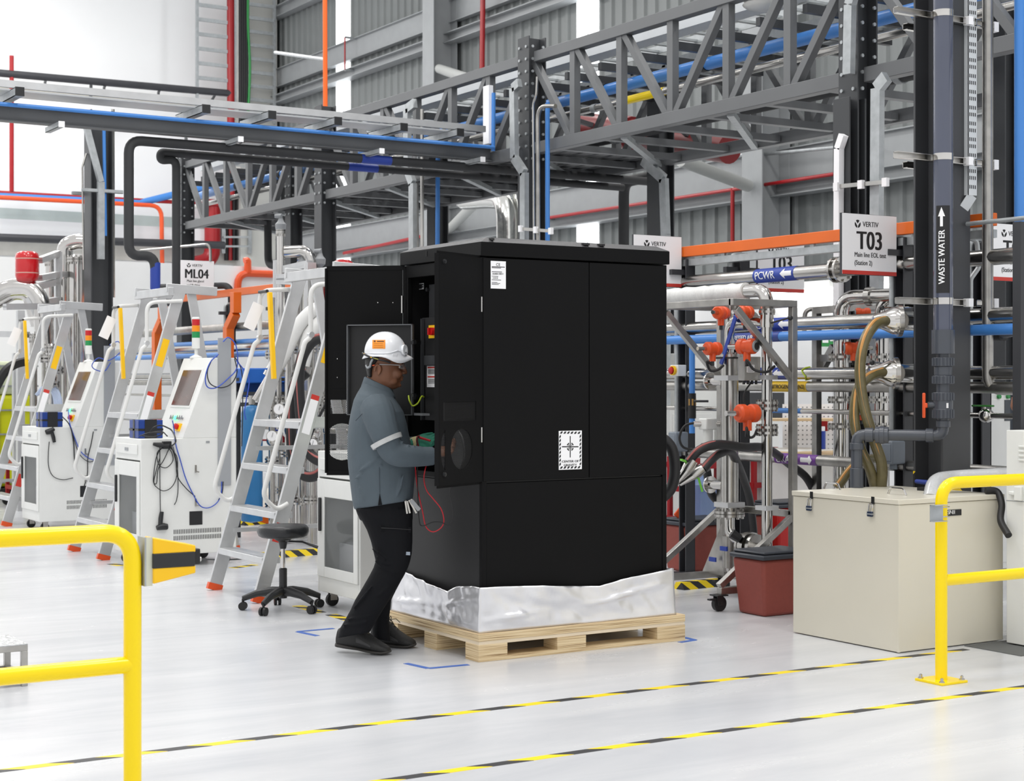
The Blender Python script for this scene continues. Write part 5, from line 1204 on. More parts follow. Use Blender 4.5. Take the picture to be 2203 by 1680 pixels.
# valves with lever above them
t = thing('ball_lever', 'steel rod lever with black ball near the upper hose coupling', 'lever', D(1898, 665, 10.2)); mk('rod', MB().cyl(D(1898, 663, 10.2), D(1960, 660, 10.3), .007), STEELP, t); mk('ball', MB().ell(D(1897, 662, 10.2), .017), BPLA, t); mk('stem', MB().cyl(D(1900, 664, 10.2), D(1905, 690, 10.2), .008), STEELP, t)
t = thing('ball_lever', 'steel rod lever with black ball at the lower hose coupling', 'lever', D(1875, 780, 10.2)); mk('rod', MB().cyl(D(1876, 780, 10.2), D(1920, 783, 10.3), .007), STEELP, t); mk('ball', MB().ell(D(1876, 780, 10.2), .017), BPLA, t); mk('stem', MB().cyl(D(1905, 783, 10.2), D(1908, 800, 10.2), .008), STEELP, t)
# second station behind the hoses: frame, risers, bends
t = thing('station_stand', 'stainless stand of the second station behind the olive hoses', 'stand', (8.2, 8.9, 0))
for p, q in (((1755, 668, 12), (1930, 655, 11.2)), ((1757, 665, 12), (1757, 1190, 12)), ((1765, 770, 12), (1905, 775, 11.3)), ((1770, 790, 12), (1795, 745, 11.9))): mk('tube', MB().bar(D(*p), D(*q), .05, .05), BRUSH, t)
for px, d, lb in ((1810, 11.2, 'left'), (1898, 11.0, 'right')):
    t = thing('pipe_riser', 'polished riser with top bend on the second station, %s one' % lb, 'pipe', PD(px, 1150, d)); t.location.z = 0; WM[t.name] = M.Translation(t.location)
    p = D(px, 900, d)
    mk('pipe', MB().tube(fillet([V((p.x, p.y, .02)), V((p.x, p.y, CZ+(PCY-640)*d/F)), V((p.x+.1, p.y-.4, CZ+(PCY-640)*d/F))], .12, 6), .05, 18), STEELP, t)
    for y_ in (768, 860, 917): mk('flange', MB().flange((p.x, p.y, CZ+(PCY-y_)*d/F), Z, .095, .018), STEEL, t)
    mk('clamp', MB().cyl((p.x+.05, p.y-.2, CZ+(PCY-640)*d/F), (p.x+.06, p.y-.24, CZ+(PCY-640)*d/F), .065), STEEL, t)
single('pipe_bend', MB().tube(fillet([D(1765, 665, 12.4), D(1732, 665, 12.4), D(1730, 720, 12.4)], .08), .018, 10), BRUSH, 'thin bent tube behind the steel frame post', 'pipe')
transmitter(D(1856, 674, 11.3), RT, 'orange transmitter on the second station top rail', s=.85)
transmitter(D(1836, 749, 11.0), RT, 'orange transmitter left of the tall olive hose')
transmitter(D(1852, 880, 11.2), -RT, 'small orange transmitter seen between the olive hoses', s=.9)
# valve blocks on the left post, air drop
single('air_drop', MB().tube([D(1489, 735, 12.35), D(1489, 932, 12.35)], .023, 10), BLUE, 'light blue air drop pipe beside the rig post near the cabinet', 'pipe')
t = thing('pipe_fitting', 'black and brass fitting on the light blue air drop', 'fitting', D(1489, 870, 12.35)); mk('sleeve', MB().cyl(D(1489, 846, 12.35), D(1489, 900, 12.35), .03), RUB, t); mk('nut', MB().cyl(D(1489, 858, 12.35), D(1489, 872, 12.35), .033, seg=6), mat('brass', (190, 150, 90), .35, .9), t); mk('lever', MB().tube([D(1492, 863, 12.2), D(1524, 863, 12.2)], .009, 8), BPLA, t)
t = thing('air_regulator', 'white plastic air regulator with black tubing on the thin pipe', 'regulator', D(1523, 925, 11.4)); c = D(1523, 912, 11.4)
mk('body', MB().cbox(c, (.1, .09, .08)), WHITE, t, bev=.008); mk('bowl', MB().cyl(c-V((0, 0, .04)), c-V((0, 0, .16)), .035), WHITE, t); mk('port', MB().cyl(c-RT*.1, c+RT*.12, .02), STEELP, t)
hang([D(1508, 908, 11.4), D(1475, 915, 11.4), D(1462, 940, 11.4), D(1470, 962, 11.4), D(1495, 966, 11.4), D(1512, 955, 11.4)], .009, RUB, 'black tube looping from the white air regulator')
def socket(c, label, m=mat('socket_grey', (120, 128, 138), .45)):
    t = thing('socket_box', label, 'junction box', c, 'grey socket boxes on the rig posts'); c = V(c); mk('box', MB().cbox(c, (.12, .1, .15)), m, t, bev=.01); mk('cover', MB().cbox(c+V((-.062, 0, 0)), (.006, .075, .11)), m, t, bev=.003); mk('gland', MB().cyl(c-V((0, 0, .07)), c-V((0, 0, .11)), .025), m, t)
socket(D(1459, 950, 12.45), 'grey socket box on the rig post beside the cabinet'); socket(D(1922, 973, 10.56), 'grey socket box on the rig post right of the olive hoses')
def estop(c, label):
    t = thing('emergency_stop', label, 'stop button', c, 'emergency stop boxes on the rig posts'); c = V(c)
    mk('box', MB().cbox(c, (.08, .1, .085)), WHITE, t, bev=.004); mk('guard', MB().lathe([(.036, 0), (.036, .02), (.03, .022), (.03, .0)], c+V((-.042, 0, 0)), (-1, 0, 0), 16), YEL2, t); mk('button', MB().lathe([(.02, 0), (.02, .02), (.026, .024), (.026, .034), (.015, .04), (0, .04)], c+V((-.042, 0, 0)), (-1, 0, 0), 16), mat('switch_red', (200, 20, 24), .35), t)
estop(D(1459, 797, 12.45), 'emergency stop box on the rig post beside the cabinet'); estop(D(1928, 797, 10.56), 'emergency stop box on the rig post right of the T03 sign')
# ---------------------------------------------------------------- hanging station signs
def logo(b, c, r, R, U):
    n = R.cross(U); c = V(c)
    def pt(x, y): return c+R*(x*r)+U*(y*r)
    for s in (-1, 1):   # dark disc cut by a pale V
        pts = [pt(s*.10, -.99)]+[pt(s*math.cos(a), math.sin(a)) for a in [math.radians(-84+k*11) for k in range(11)]]+[pt(s*.62, .18), pt(s*.10, -.5)]
        b.face(pts if s > 0 else pts[::-1])
    pts = [pt(.60, .80)]+[pt(math.cos(a), math.sin(a)) for a in [math.radians(60+k*12) for k in range(6)]]+[pt(-.60, .80), pt(0, .06)]
    b.face(pts)
def sign(x0, y, x1, z0, z1, label, big, small, arm=None, vx=.0):
    t = thing('station_sign', label, 'sign', ((x0+x1)/2, y, z0), 'white hanging station signs'); w = x1-x0
    mk('board', MB().box((x0, y, z0), (x1, y+.02, z1)), CHAR, t, bev=.001)
    f = mk('face', MB().box((x0+.002, y-.0015, z0+.002), (x1-.002, y-.0001, z1-.002)), WPAPER, t)
    mk('red_band', MB().box((x0+.002, y-.0025, z0+.002), (x1-.002, y-.0016, z0+.027)), REDL, f)
    b = MB(); R = V((1, 0, 0)); yf = y-.0021; cx = (x0+x1)/2
    logo(b, (cx-.105, yf, z1-.065), .026, R, Z)
    b.text('VERTIV', (cx-.062, yf, z1-.08), R, Z, .046, .0003, 'LEFT', .95, .0007)
    if big: b.text(big, (cx-.0, yf, z0+.165), R, Z, .165, .0003, 'CENTER', .86, .005)
    for i, l in enumerate(small): b.text(l, (x0+w*.22, yf, z0+.115-i*.052), R, Z, .043, .0003, 'LEFT', .86, .0007)
    mk('lettering', b, INK, f)
    return t
ZS0, ZS1 = 2.165, 2.555
p = rx(1925, 500)
sign(7.24, 7.64, 7.72, ZS0, ZS1, 'white T03 Main line EOL test Station 2 sign before the orange rail', 'T03', ['Main line EOL test', '(Station 2)'])
s2_ = sign(8.13, 9.49, 8.60, ZS0, ZS1, 'white T03 sign half hidden behind the orange rail and PCWR pipe', 'T03', ['Main line EOL test', '(Station 3)'] if 0 else ['Main line EOL test', '(Station 2)'])
mk('arm', MB().box((7.99, 9.48, 2.30), (8.14, 9.52, 2.34)), CHAR, s2_)
sign(7.30, 9.95, 7.76, ZS0+.04, ZS1+.04, 'white sign showing only its logo above the cabinet roof right end', '', [])
sign(8.57, 7.61, 9.04, ZS0, ZS1, 'white T0 sign cut by the blue vertical pipe at right edge', 'T03', ['Main line EOL test', '(Station 1)'])
ml = sign(7.30, 19.6, 7.77, 2.61, 3.0, 'white ML04 Main line glycol and flushing sign at left', 'ML04', ['Main line glycol', 'and flushing'])
mk('hanger', MB().tube(fillet([(7.72, 19.6, 3.0), (7.72, 19.6, 3.22), (6.9, 19.9, 3.12)], .08), .018, 10), STEEL, ml)
# ---------------------------------------------------------------- waste water column and pipework at right
cx, cy = 7.56, 7.10; wC = .24
t = thing('steel_column', 'broad dark grey H column carrying the waste water pipe', 'column', (cx, cy, 0))
mk('shaft', MB().hbeam((cx, cy, .02), (cx, cy, 6.5), wC, wC, .016, up=V((0, 1, 0))), mat('column_grey', (66, 67, 70), .45, var=.08, scale=2), t, bev=.002)
mk('base_plate', MB().box((cx-.2, cy-.2, 0), (cx+.2, cy+.2, .02)), CHAR, t)
hz3 = stripes('column_hazard', (246, 206, 0), (30, 30, 32), (1, 1, 1.2), .75, .75)
mk('hazard_wrap', MB().box((cx-wC/2-.003, cy-wC/2-.003, .1), (cx+wC/2+.003, cy-wC/2-.001, .93)).box((cx-wC/2-.003, cy+wC/2-.016, .1), (cx-wC/2-.0005, cy+wC/2, .93)), hz3, t)
def dC(px, y_, d=9.72): return PD(px, y_, d)
wx, wy = dC(2029, 500).x, dC(2029, 500).y
zc_ = lambda y_, d=9.72: CZ+(PCY-y_)*d/F
t = thing('waste_water_pipe', 'dark grey waste water pipe with unions, orange valve and elbow into the beige box', 'pipe', (wx, wy, bz))
WWP = mat('smoky_pvc', (78, 83, 100), .16, var=.05, coat=.4)
mk('pipe', MB().tube([(wx, wy, zc_(715)), (wx, wy, 6.4)], .058, 24), WWP, t)
mk('socket', MB().tube([(wx, wy, zc_(761)), (wx, wy, zc_(710))], .068, 24), PVC, t)
lw = zc_(937)
mk('lower_pipe', MB().tube([(wx, wy, zc_(900)), (wx, wy, zc_(760))], .040, 20), PVC, t)
for ya_, yb2 in ((769, 788), (788, 808), (808, 826), (844, 862), (880, 900)):
    u = mk('union_nut', MB().tube([(wx, wy, zc_(yb2)), (wx, wy, zc_(ya_))], .061 if ya_ != 788 else .054, 22), PVC, t, bev=.003)
    if ya_ != 788:
        b = MB()
        for k in range(16): a = k*math.pi/8; b.box((-.004, -.004, zc_(yb2)), (.004, .004, zc_(ya_)), None) if 0 else b.cbox((wx+.061*math.cos(a), wy+.061*math.sin(a), (zc_(yb2)+zc_(ya_))/2), (.008, .008, zc_(ya_)-zc_(yb2)-.006))
        mk('rib', b, PVC, u)
v = mk('valve', MB().tube([(wx, wy, zc_(882)), (wx, wy, zc_(860))], .058, 22).cyl((wx, wy, zc_(871)), V((wx, wy, zc_(871)))-RT*.09, .018), PVC, t)
hp = V((wx, wy, zc_(872)))-RT*.1-FW*.02
mk('handle', MB().bar(hp-RT*.0, hp-RT*.02, .03, .03).bar(hp-RT*.02+V((0, 0, .075)), hp-RT*.02-V((0, 0, .075)), .028, .016, up=RT), ORG2, v, bev=.006)
mk('sticker', MB().cbox(V((wx, wy, zc_(872)))-FW*.058+RT*.01, (.014, .004, .03)), WPAPER, v)
b_ = PD(1843, 937, 9.83); b0 = PZ(1843, 1049, bz)
b_ = V((b0.x, b0.y, lw))
mk('bend', MB().tube(fillet([(wx, wy, zc_(898)), (wx, wy, lw), b_, V((b0.x, b0.y, bz+.002))], .05, 6), .034, 20), PVC, t)
dirn = (b_-V((wx, wy, lw))).normalized()
def slv(p, q, r): mk('socket', MB().tube([p, q], r, 20), PVC, t, bev=.003)
W0 = V((wx, wy, lw)); Ln = (b_-W0).length
slv(W0+dirn*.055, W0+dirn*.10, .042); slv(W0+V((0, 0, .05)), W0+V((0, 0, .09)), .042)
slv(b_-dirn*.10, b_-dirn*.05, .043); slv(b_-V((0, 0, .05)), b_-V((0, 0, .09)), .043); slv(V((b0.x, b0.y, bz+.0)), V((b0.x, b0.y, bz+.12)), .041)
slv(b_-dirn*.19, b_-dirn*.11, .05); slv(b_-dirn*.165, b_-dirn*.135, .054)
# vertical label on the pipe
b = MB(); Rr = V((0, 0, 1)); Uu = -RT
sl = mk('label', MB().face([V((wx, wy, 0))+(-FW*math.cos(a)+RT*math.sin(a))*.0592+V((0, 0, z_)) for a, z_ in ((-.95, 0), (.5, 0), (.5, 0), (-.95, 0))][:0] or [V((0, 0, 0)), V((0, 0, .001)), V((0, .001, 0))]), INK, t)
bm = bmesh.new(); n_ = 10; prevs = None
for k in range(n_+1):
    a = -1.0+k*1.45/n_; r_ = .0592; pts = [WM[t.name].inverted() @ (V((wx, wy, zc_(z_)))+(-FW*math.cos(a)+RT*math.sin(a))*r_) for z_ in (631, 444)]
    vs = [bm.verts.new(q) for q in pts]
    if prevs: bm.faces.new((prevs[0], vs[0], vs[1], prevs[1]))
    prevs = vs
bm.to_mesh(sl.data) if 0 else None
me = bpy.data.meshes.new('label'); bm.to_mesh(me); bm.free(); me.materials.append(INK); sl.data = me
b = MB(); b.text('WASTE WATER', (0, 0, 0), V((1, 0, 0)), V((0, 1, 0)), .052, 0, 'LEFT', 1.0, .0012)
xm = max(v.co.x for v in b.bm.verts); Lt = zc_(496)-zc_(612); sc_ = Lt/xm
for v in b.bm.verts: v.co.x *= sc_
ap = [V((Lt+.02+a, .018+c*.42, 0)) for a, c in ((0, .02), (0, -.02), (.06, -.02), (.06, -.05), (.115, 0), (.06, .05), (.06, .02))]
b.face(ap)
slices(b.bm, (0, .02, 0), (0, 1, 0), 7, .008)
for v in b.bm.verts:
    a = -(v.co.y-.0)/.06-.12; z_ = zc_(612)+v.co.x; r_ = .0603+v.co.z
    v.co = V((wx, wy, z_))+(-FW*math.cos(a)+RT*math.sin(a))*r_
mk('lettering', b, WINK, t)
# strut channel clamps across the column
for i, (y_, x0_, x1_) in enumerate(((30, 1927, 2137), (338, 1927, 2137), (648, 1930, 2130))):
    t = thing('strut_clamp', 'steel strut channel clamp around the waste water column, '+('top', 'middle', 'lower')[i]+' one', 'clamp', dC(2029, y_), 'strut channel clamps on the waste water column')
    z_ = zc_(y_); c0 = V((cx, cy, 0))
    yA = cy-wC/2-.03; 
    mk('front_channel', MB().chan((PY(x0_, y_, yA).x, yA, z_), (PY(2085, y_, yA).x, yA, z_), .04, .04, .004, up=V((0, -1, 0))), STEEL, t)
    mk('end_cap', MB().cbox((PY(2073, y_, yA).x+.02, yA-.02, z_), (.04, .045, .05)), WPAPER, t)
    mk('side_channel', MB().chan((cx+wC/2+.02, yA-.02, z_+.0), (cx+wC/2+.02, cy+wC/2+.1, z_), .04, .04, .004, up=V((1, 0, 0))), STEEL, t)
    mk('back_channel', MB().chan((PY(x0_+20, y_-10, cy+wC/2+.03).x, cy+wC/2+.03, z_), (cx+wC/2+.3, cy+wC/2+.03, z_), .04, .04, .004, up=V((0, -1, 0))), STEEL, t)
    mk('end_cap', MB().cbox((cx+wC/2+.22, yA+.04, z_+.005), (.04, .045, .06)), WPAPER, t)
    mk('arm', MB().chan((cx+wC/2, yA+.04, z_+.005), (cx+wC/2+.22, yA+.04, z_+.005), .035, .04, .004, up=V((0, -1, 0))), STEEL, t)
    mk('pipe_band', MB().tube([(wx, wy, z_-.02), (wx, wy, z_+.02)], .0605, 24), STEELP, t)
# perforated tray, steel pipe, blue pipe right of the column
sx_, sy_ = dC(2090, 200, 9.95).x, dC(2090, 200, 9.95).y
t = thing('perforated_tray', 'white perforated cable tray running up beside the waste water column', 'cable tray', (sx_, sy_, zc_(440)))
za, zb = CZ+(PCY-420)*9.95/F, 6.4
mk('tray', MB().box((sx_-.03, sy_-.002, za), (sx_+.045, sy_+.002, zb)).box((sx_-.03, sy_-.002, za), (sx_-.026, sy_+.06, zb)), mat('pale_tray', (214, 218, 220), .45), t)
b = MB(); z_ = za+.04; i = 0
while z_ < 4.4:
    for q in range(4): b.box((sx_-.02+q*.016, sy_-.004, z_), (sx_-.014+q*.016, sy_-.0021, z_+.022))
    z_ += .042 if i % 2 else .055; i += 1
tag(mk('slots', b, INK, t), kind='stuff')
mk('foot', MB().bar((sx_+.008, sy_, za), (sx_-.05, sy_+.05, za-.12), .075, .004, up=V((0, 1, 0))), MATS['pale_tray'], t)
p = D(2125, 300, 10.0); q = D(2215, 838, 9.7)
single('steel_pipe', MB().tube(fillet([(p.x, p.y, 6.4), (p.x, p.y, CZ+(PCY-838)*10/F), V((p.x+.6, p.y-.4, CZ+(PCY-838)*10/F))], .09, 6), .034, 18), BRUSH, 'tall brushed steel pipe with bottom elbow right of the waste water column', 'pipe')
p = D(2194, 300, 9.9)
t = thing('air_pipe', 'thick light blue vertical pipe at the right frame edge', 'pipe', (p.x, p.y, 1.7)); zz_ = lambda y_: CZ+(PCY-y_)*9.9/F
mk('pipe', MB().tube([(p.x, p.y, zz_(665)), (p.x, p.y, 6.4)], .034, 18), BLUE, t)
mk('socket', MB().tube([(p.x, p.y, zz_(690)), (p.x, p.y, zz_(660))], .042, 18), RUB, t)
q = D(2135, 716, 10.4); q = V((XR-.08+.0, 6.95, z3))
mk('elbow', MB().tube(fillet([(p.x, p.y, zz_(685)), (p.x, p.y, z3), D(2145, 718, 10.1)], .07), .036, 16), PVC, t)
mk('socket', MB().tube([D(2160, 718, 10.05), D(2135, 717, 10.15)], .045, 16), RUB, t)
cb_ = single('conduit', MB().tube([D(2080, 482, 9.95), D(2215, 468, 9.6)], .014, 10), GALV, 'pale conduit with an orange band right of the waste water column', 'pipe')
mk('band', MB().tube([D(2088, 481, 9.945), D(2099, 480, 9.92)], .0155, 10), ORG2, cb_, label='orange band')
single('conduit', MB().tube(fillet([D(2080, 512, 10.6), D(2102, 517, 10.6), D(2106, 575, 10.6), D(2088, 600, 10.6), D(2086, 1308, 10.6)], .05), .016, 10), GALV, 'bent grey conduit hugging the right of the waste water column', 'pipe')
t = thing('ball_valve', 'steel ball valve with green lever on the thin pipe at right', 'valve', D(2120, 890, 10.2)); c = PX(2122, 889, XR-.0); c = V((XR, rx(2122, 889).y, z6))
mk('body', MB().ell(c, (.045, .05, .045)), STEELP, t); mk('lever', MB().bar(c+V((-.02, -.07, .06)), c+V((-.02, .09, .06)), .03, .012), mat('lever_dgreen', (60, 130, 60), .45), t, bev=.004); mk('stem', MB().cyl(c, c+V((-.02, 0, .06)), .008), STEELP, t)
# white enclosure, dark door edge and mat at the right edge
e0 = PZ(2165, 1386); e1 = 1.20
t = thing('white_enclosure', 'white louvred electrical enclosure at the right frame edge', 'cabinet', (e0.x, e0.y, 0))
zt2 = CZ+(PCY-925)*e0.dot(FW)/F
ex, ey = e0.x, e0.y
mk('body', MB().box((ex, ey-.6, .01), (ex+.5, ey, zt2)), WHITE, t, bev=.004)
mk('door_gap', MB().box((ex-.002, ey-.6, CZ+(PCY-1079)*9.1/F-.002), (ex+.001, ey, CZ+(PCY-1079)*9.1/F+.002)), GREYP, t)
for y_ in (963, 973, 983, 992): z_ = CZ+(PCY-y_)*9.1/F; mk('louvre', MB().box((ex-.008, ey-.5, z_), (ex+.001, ey-.09, z_+.012)), WHITE, t, bev=.003)
z_ = CZ+(PCY-1066)*9.1/F; yl_ = PX(2192, 1060, ex).y; mk('latch', MB().box((ex-.02, yl_-.03, z_-.03), (ex, yl_+.02, z_+.05)).box((ex-.02, yl_+.02, z_), (ex, yl_+.06, z_+.02)), WHITE, t, bev=.004)
mp = [PZ(2062, 1391), PZ(2160, 1376)]
single('floor_mat', MB().box((PZ(2072, 1391).x+.02, 6.0, 0), (10.5, 6.40, .004)), mat('mat_grey', (96, 98, 98), .7), 'dark grey floor mat at the right behind the guard rail', 'mat')
single('dark_panel', MB().box((PD(2196, 700, 9.45).x, PD(2196, 700, 9.45).y, 0), (PD(2196, 700, 9.45).x+.06, PD(2196, 700, 9.45).y+.06, CZ+(PCY-476)*9.45/F)), CHAR, 'dark upright post at the right frame edge above the white enclosure', 'post')
single('clear_hose', MB().tube(fillet([PD(2003, 1075, 9.3), PD(2012, 1035, 9.4), PD(2060, 1029, 9.5), PD(2215, 1022, 9.2)], .14, 8), .05, 16), mat('clear_hose', (206, 208, 210), .15, coat=.4, alpha=.75, bump=.4, bscale=80), 'clear ribbed hose arching onto the beige box behind the yellow rail', 'hose')
single('black_hose', MB().tube(spline([PD(2120, 1055, 9.3), PD(2145, 1058, 9.3), PD(2155, 1085, 9.25), PD(2153, 1120, 9.2), PD(2170, 1152, 9.1)], 8), .02, 12), RUB, 'black hose hanging over the right corner of the beige box', 'hose')
t = thing('screwdriver', 'blue handled tool lying on the beige tank lid', 'tool', PZ(1990, 1050, bz)); mk('handle', MB().tube([PZ(1972, 1046, bz)+V((0, 0, .03)), PZ(2005, 1050, bz)+V((0, 0, .03))], [.014, .016], 12), BLUET, t); mk('head', MB().cbox(PZ(1990, 1055, bz)+V((0, 0, .01)), (.08, .05, .02)), INK, t)
# ---------------------------------------------------------------- technician at the open cabinet
DM = 8.95
def H(px, y_, s=0.): return PD(px, y_, DM-s)      # s: towards the walkway side
BU = M((RT, -FW, Z)).transposed()                 # body axes: forward, near side, up
SKIN = mat('skin', (122, 80, 57), .5, var=.06, scale=18); SHIRT = mat('grey_polo_cloth', (80, 91, 99), .85, var=.06, scale=9, bump=.35, bscale=16)
TROU = mat('navy_black_trousers', (14, 15, 19), .8, spec=.2, var=.12, scale=10, bump=.4, bscale=14); HAIRM = mat('black_hair', (20, 18, 18), .6, bump=.5, bscale=150)
SHOE = mat('black_shoe', (36, 36, 36), .6, var=.15, scale=30, bump=.2, bscale=120); SOLE = mat('dark_sole', (58, 56, 54), .7)
HATW = mat('white_hard_hat', (236, 238, 242), .22, coat=.4)
man = thing('person', 'person in grey polo shirt and white hard hat working at the open black cabinet', 'person', (H(815, 1400).x, H(815, 1400).y, 0))
def loft(mb, secs, n=28, p=2.0, face=0.):
    """secs: (y, px_back, px_front, s_centre, half_width) horizontal rings"""
    rr = []
    for y_, xb, xf, sc_, hw in secs:
        yb2, yf = (y_ if not hasattr(y_, '__len__') else y_[0]), (y_ if not hasattr(y_, '__len__') else y_[1])
        pts = []
        for k in range(n):
            a = 2*math.pi*k/n; c, s = math.cos(a), math.sin(a)
            cc = math.copysign(abs(c)**(2/p), c); ss = math.copysign(abs(s)**(2/p), s)
            px = (xb+xf)/2+(xf-xb)/2*cc; yy = yb2+(yf-yb2)*(cc+1)/2
            pts.append(H(px, yy, sc_+hw*ss*(1-face*max(0, c)**1.5)))
        rr.append(mb.ring(pts))
    mb.skin(rr); return mb
def limb(mb, pts, seg=16): return mb.tube([H(*p[:3]) for p in pts], [p[3] for p in pts], seg)
def sp(pts, n=4):
    """resample (px,y,s,r) stations smoothly"""
    a = spline([V(p[:3]) for p in pts], n); r = []
    for i in range(len(pts)-1):
        for k in range(n): r.append(pts[i][3]+(pts[i+1][3]-pts[i][3])*k/n)
    r.append(pts[-1][3]); return [(*q, w) for q, w in zip(a, r)]
def finger(mb, base, d, nrm, L, r, curl):
    pts = [base]; dd = d.normalized(); ax = dd.cross(nrm).normalized()
    for i, f in enumerate((.45, .30, .25)):
        dd = M.Rotation(-curl[i], 3, ax) @ dd; pts.append(pts[-1]+dd*L*f)
    mb.tube(pts, [r, r*.97, r*.9, r*.72], 10); mb.ell(pts[-1], r*.74, seg=8, rings=6)
def hand(mb, w, d, nrm, side, curl=.5, g=1.0, tdir=None):
    """w wrist, d towards the knuckles, nrm out of the back of the hand, side: thumb side"""
    d = d.normalized(); nrm = (nrm-d*nrm.dot(d)).normalized(); side = (side-d*side.dot(d)-nrm*side.dot(nrm)).normalized()
    R = M((d, side, nrm)).transposed()
    mb.ell(w+d*.045, (.052, .040*g, .017*g), R, 16, 12); mb.ell(w+d*.075, (.025, .039*g, .015*g), R, 14, 10); mb.tube([w-d*.03, w+d*.02], [.026*g, .027*g], 12)
    for i, (o, L, r) in enumerate(((.029, .070, .0088), (.010, .078, .0092), (-.010, .072, .0088), (-.028, .056, .0078))):
        finger(mb, w+d*(.088-.006*abs(i-1))+side*o*g, d+side*o*1.6, -nrm, L, r*g, (curl*(.7+.1*i), curl*(1+.08*i), curl*.7))
    tb = w+d*.025+side*.032*g; td = (tdir or (d*.75+side*.6-nrm*.35)).normalized()
    mb.tube([tb-td*.02, tb+td*.02, tb+td*.042-nrm*.004+d*.004, tb+td*.062-nrm*.008+d*.012], [.014*g, .012*g, .0105*g, .008*g], 10); mb.ell(tb+td*.062-nrm*.008+d*.012, .0082*g, seg=8, rings=6)
# ---- body: head, neck, trunk, arms, hands, legs, one surface
b = MB()
loft(b, [(737, 808, 844, 0, .04), (743, 797, 855, 0, .06), (752, 791, 863, 0, .071), (764, 787.5, 868, 0, .077), (778, 786.5, 869.5, 0, .079), (787, 787, 868.5, 0, .078), (793, 788, 866.0, 0, .077), (800, 789, 865.6, 0, .075), (808, 791, 865.2, 0, .073), (815, 794, 863.6, 0, .070), (822, 798, 861.8, 0, .066), (829, 806, 860.5, 0, .057), (834, 816, 856, 0, .044), (837, 826, 850, 0, .026)], 32, 2.1, .24)
b.tube([H(867.5, 785), H(869.6, 792), H(871.6, 799)], [.008, .0105, .0125], 10); b.ell(H(871.4, 801, 0), (.0135, .0145, .012), BU)
for s in (-1, 1):
    b.ell(H(868.0, 802.3, s*.015), (.011, .0105, .0085), BU)
    b.ell(H(865, 784.5, s*.03), (.009, .026, .007), BU)          # brow
    b.ell(H(852, 804, s*.040), (.034, .024, .030), BU)           # cheek
    b.ell(H(838, 820, s*.038), (.045, .024, .030), BU)            # jaw
b.ell(H(865.6, 810.8), (.008, .019, .0056), BU); b.ell(H(865, 817.4), (.0075, .017, .0056), BU); b.ell(H(859.5, 829), (.012, .020, .011), BU)
for s in (-1, 1):
    c = H(813.5, 795, s*.079); b.tube([c+BU @ V((.016*math.cos(a)-.002, s*.006, .027*math.sin(a)+.002*math.cos(a))) for a in [k*math.pi/7-.9 for k in range(11)]], .0058, 8)
    b.ell(c+BU @ V((.004, 0, -.002)), (.012, .006, .022), BU); b.ell(c+BU @ V((.003, s*.004, -.025)), (.009, .006, .008), BU); b.ell(c+BU @ V((.012, s*.004, -.002)), (.005, .005, .007), BU)
loft(b, [(806, 791, 845, 0, .062), ((813, 826), 789, 846, 0, .060), ((822, 840), 785, 843, 0, .062), ((832, 852), 778, 846, 0, .075), ((845, 866), 768, 848, 0, .12)], 24)
loft(b, [(852, 775, 840, 0, .11), (868, 768, 850, 0, .17), (900, 760, 862, 0, .185), (960, 756, 875, 0, .18), (1020, 762, 880, 0, .175), (1080, 772, 880, 0, .165), (1110, 780, 878, 0, .16)], 24)
limb(b, sp([(812, 872, .17, .06), (822, 905, .215, .056), (836, 945, .235, .05), (847, 973, .235, .046), (872, 980, .225, .042), (900, 980, .195, .036), (934, 976, .16, .028)]))
limb(b, sp([(818, 872, -.17, .06), (832, 910, -.215, .055), (846, 945, -.22, .048), (856, 962, -.21, .044), (876, 960, -.15, .038), (895, 953, -.09, .03)]))
rh = H(936, 975, .155); hand(b, rh, RT*.9+FW*.35+Z*.18, Z*.8-FW*.6, FW*.6+Z*.6, .75)
for s, pts in ((1, [(826, 1110, .09, .085), (840, 1160, .10, .075), (848, 1205, .105, .062), (826, 1255, .12, .056), (800, 1300, .14, .042), (782, 1330, .158, .036), (778, 1345, .165, .034)]),
               (-1, [(830, 1110, -.09, .085), (842, 1160, -.09, .075), (850, 1205, -.085, .062), (834, 1255, -.08, .044), (820, 1300, -.075, .036), (819, 1330, -.07, .034), (819, 1346, -.07, .033)])):
    limb(b, sp(pts))
body = mk('body', b, SKIN, man, remesh=.0040, smooth=9)
for s in (1, -1):
    ey = mk('eye', MB().ell(H(858.5, 788.5, s*.033), .0115, seg=14, rings=10), mat('eye_white', (196, 188, 180), .25), body)
    mk('iris', MB().ell(H(861.5, 788.5, s*.0345), (.0085, .007, .007), BU, 12, 8), INK, ey)
# ---- hair
b = MB(); loft(b, [(752, 788, 845, 0, .073), (766, 785.5, 835, 0, .080), (780, 785, 818, 0, .081), (790, 786, 806, 0, .078), (800, 788.5, 803, 0, .070), (808, 790, 803, 0, .062), (812, 792, 802, 0, .05)], 24)
mk('hair', b, HAIRM, man, remesh=.004, smooth=2)
b = MB()
for s in (1, -1): b.tube([H(850, 783.2, s*.052), H(858, 781.6, s*.042), H(866, 783, s*.026)], [.003, .0042, .003], 8)
mk('eyebrow', b, HAIRM, man)
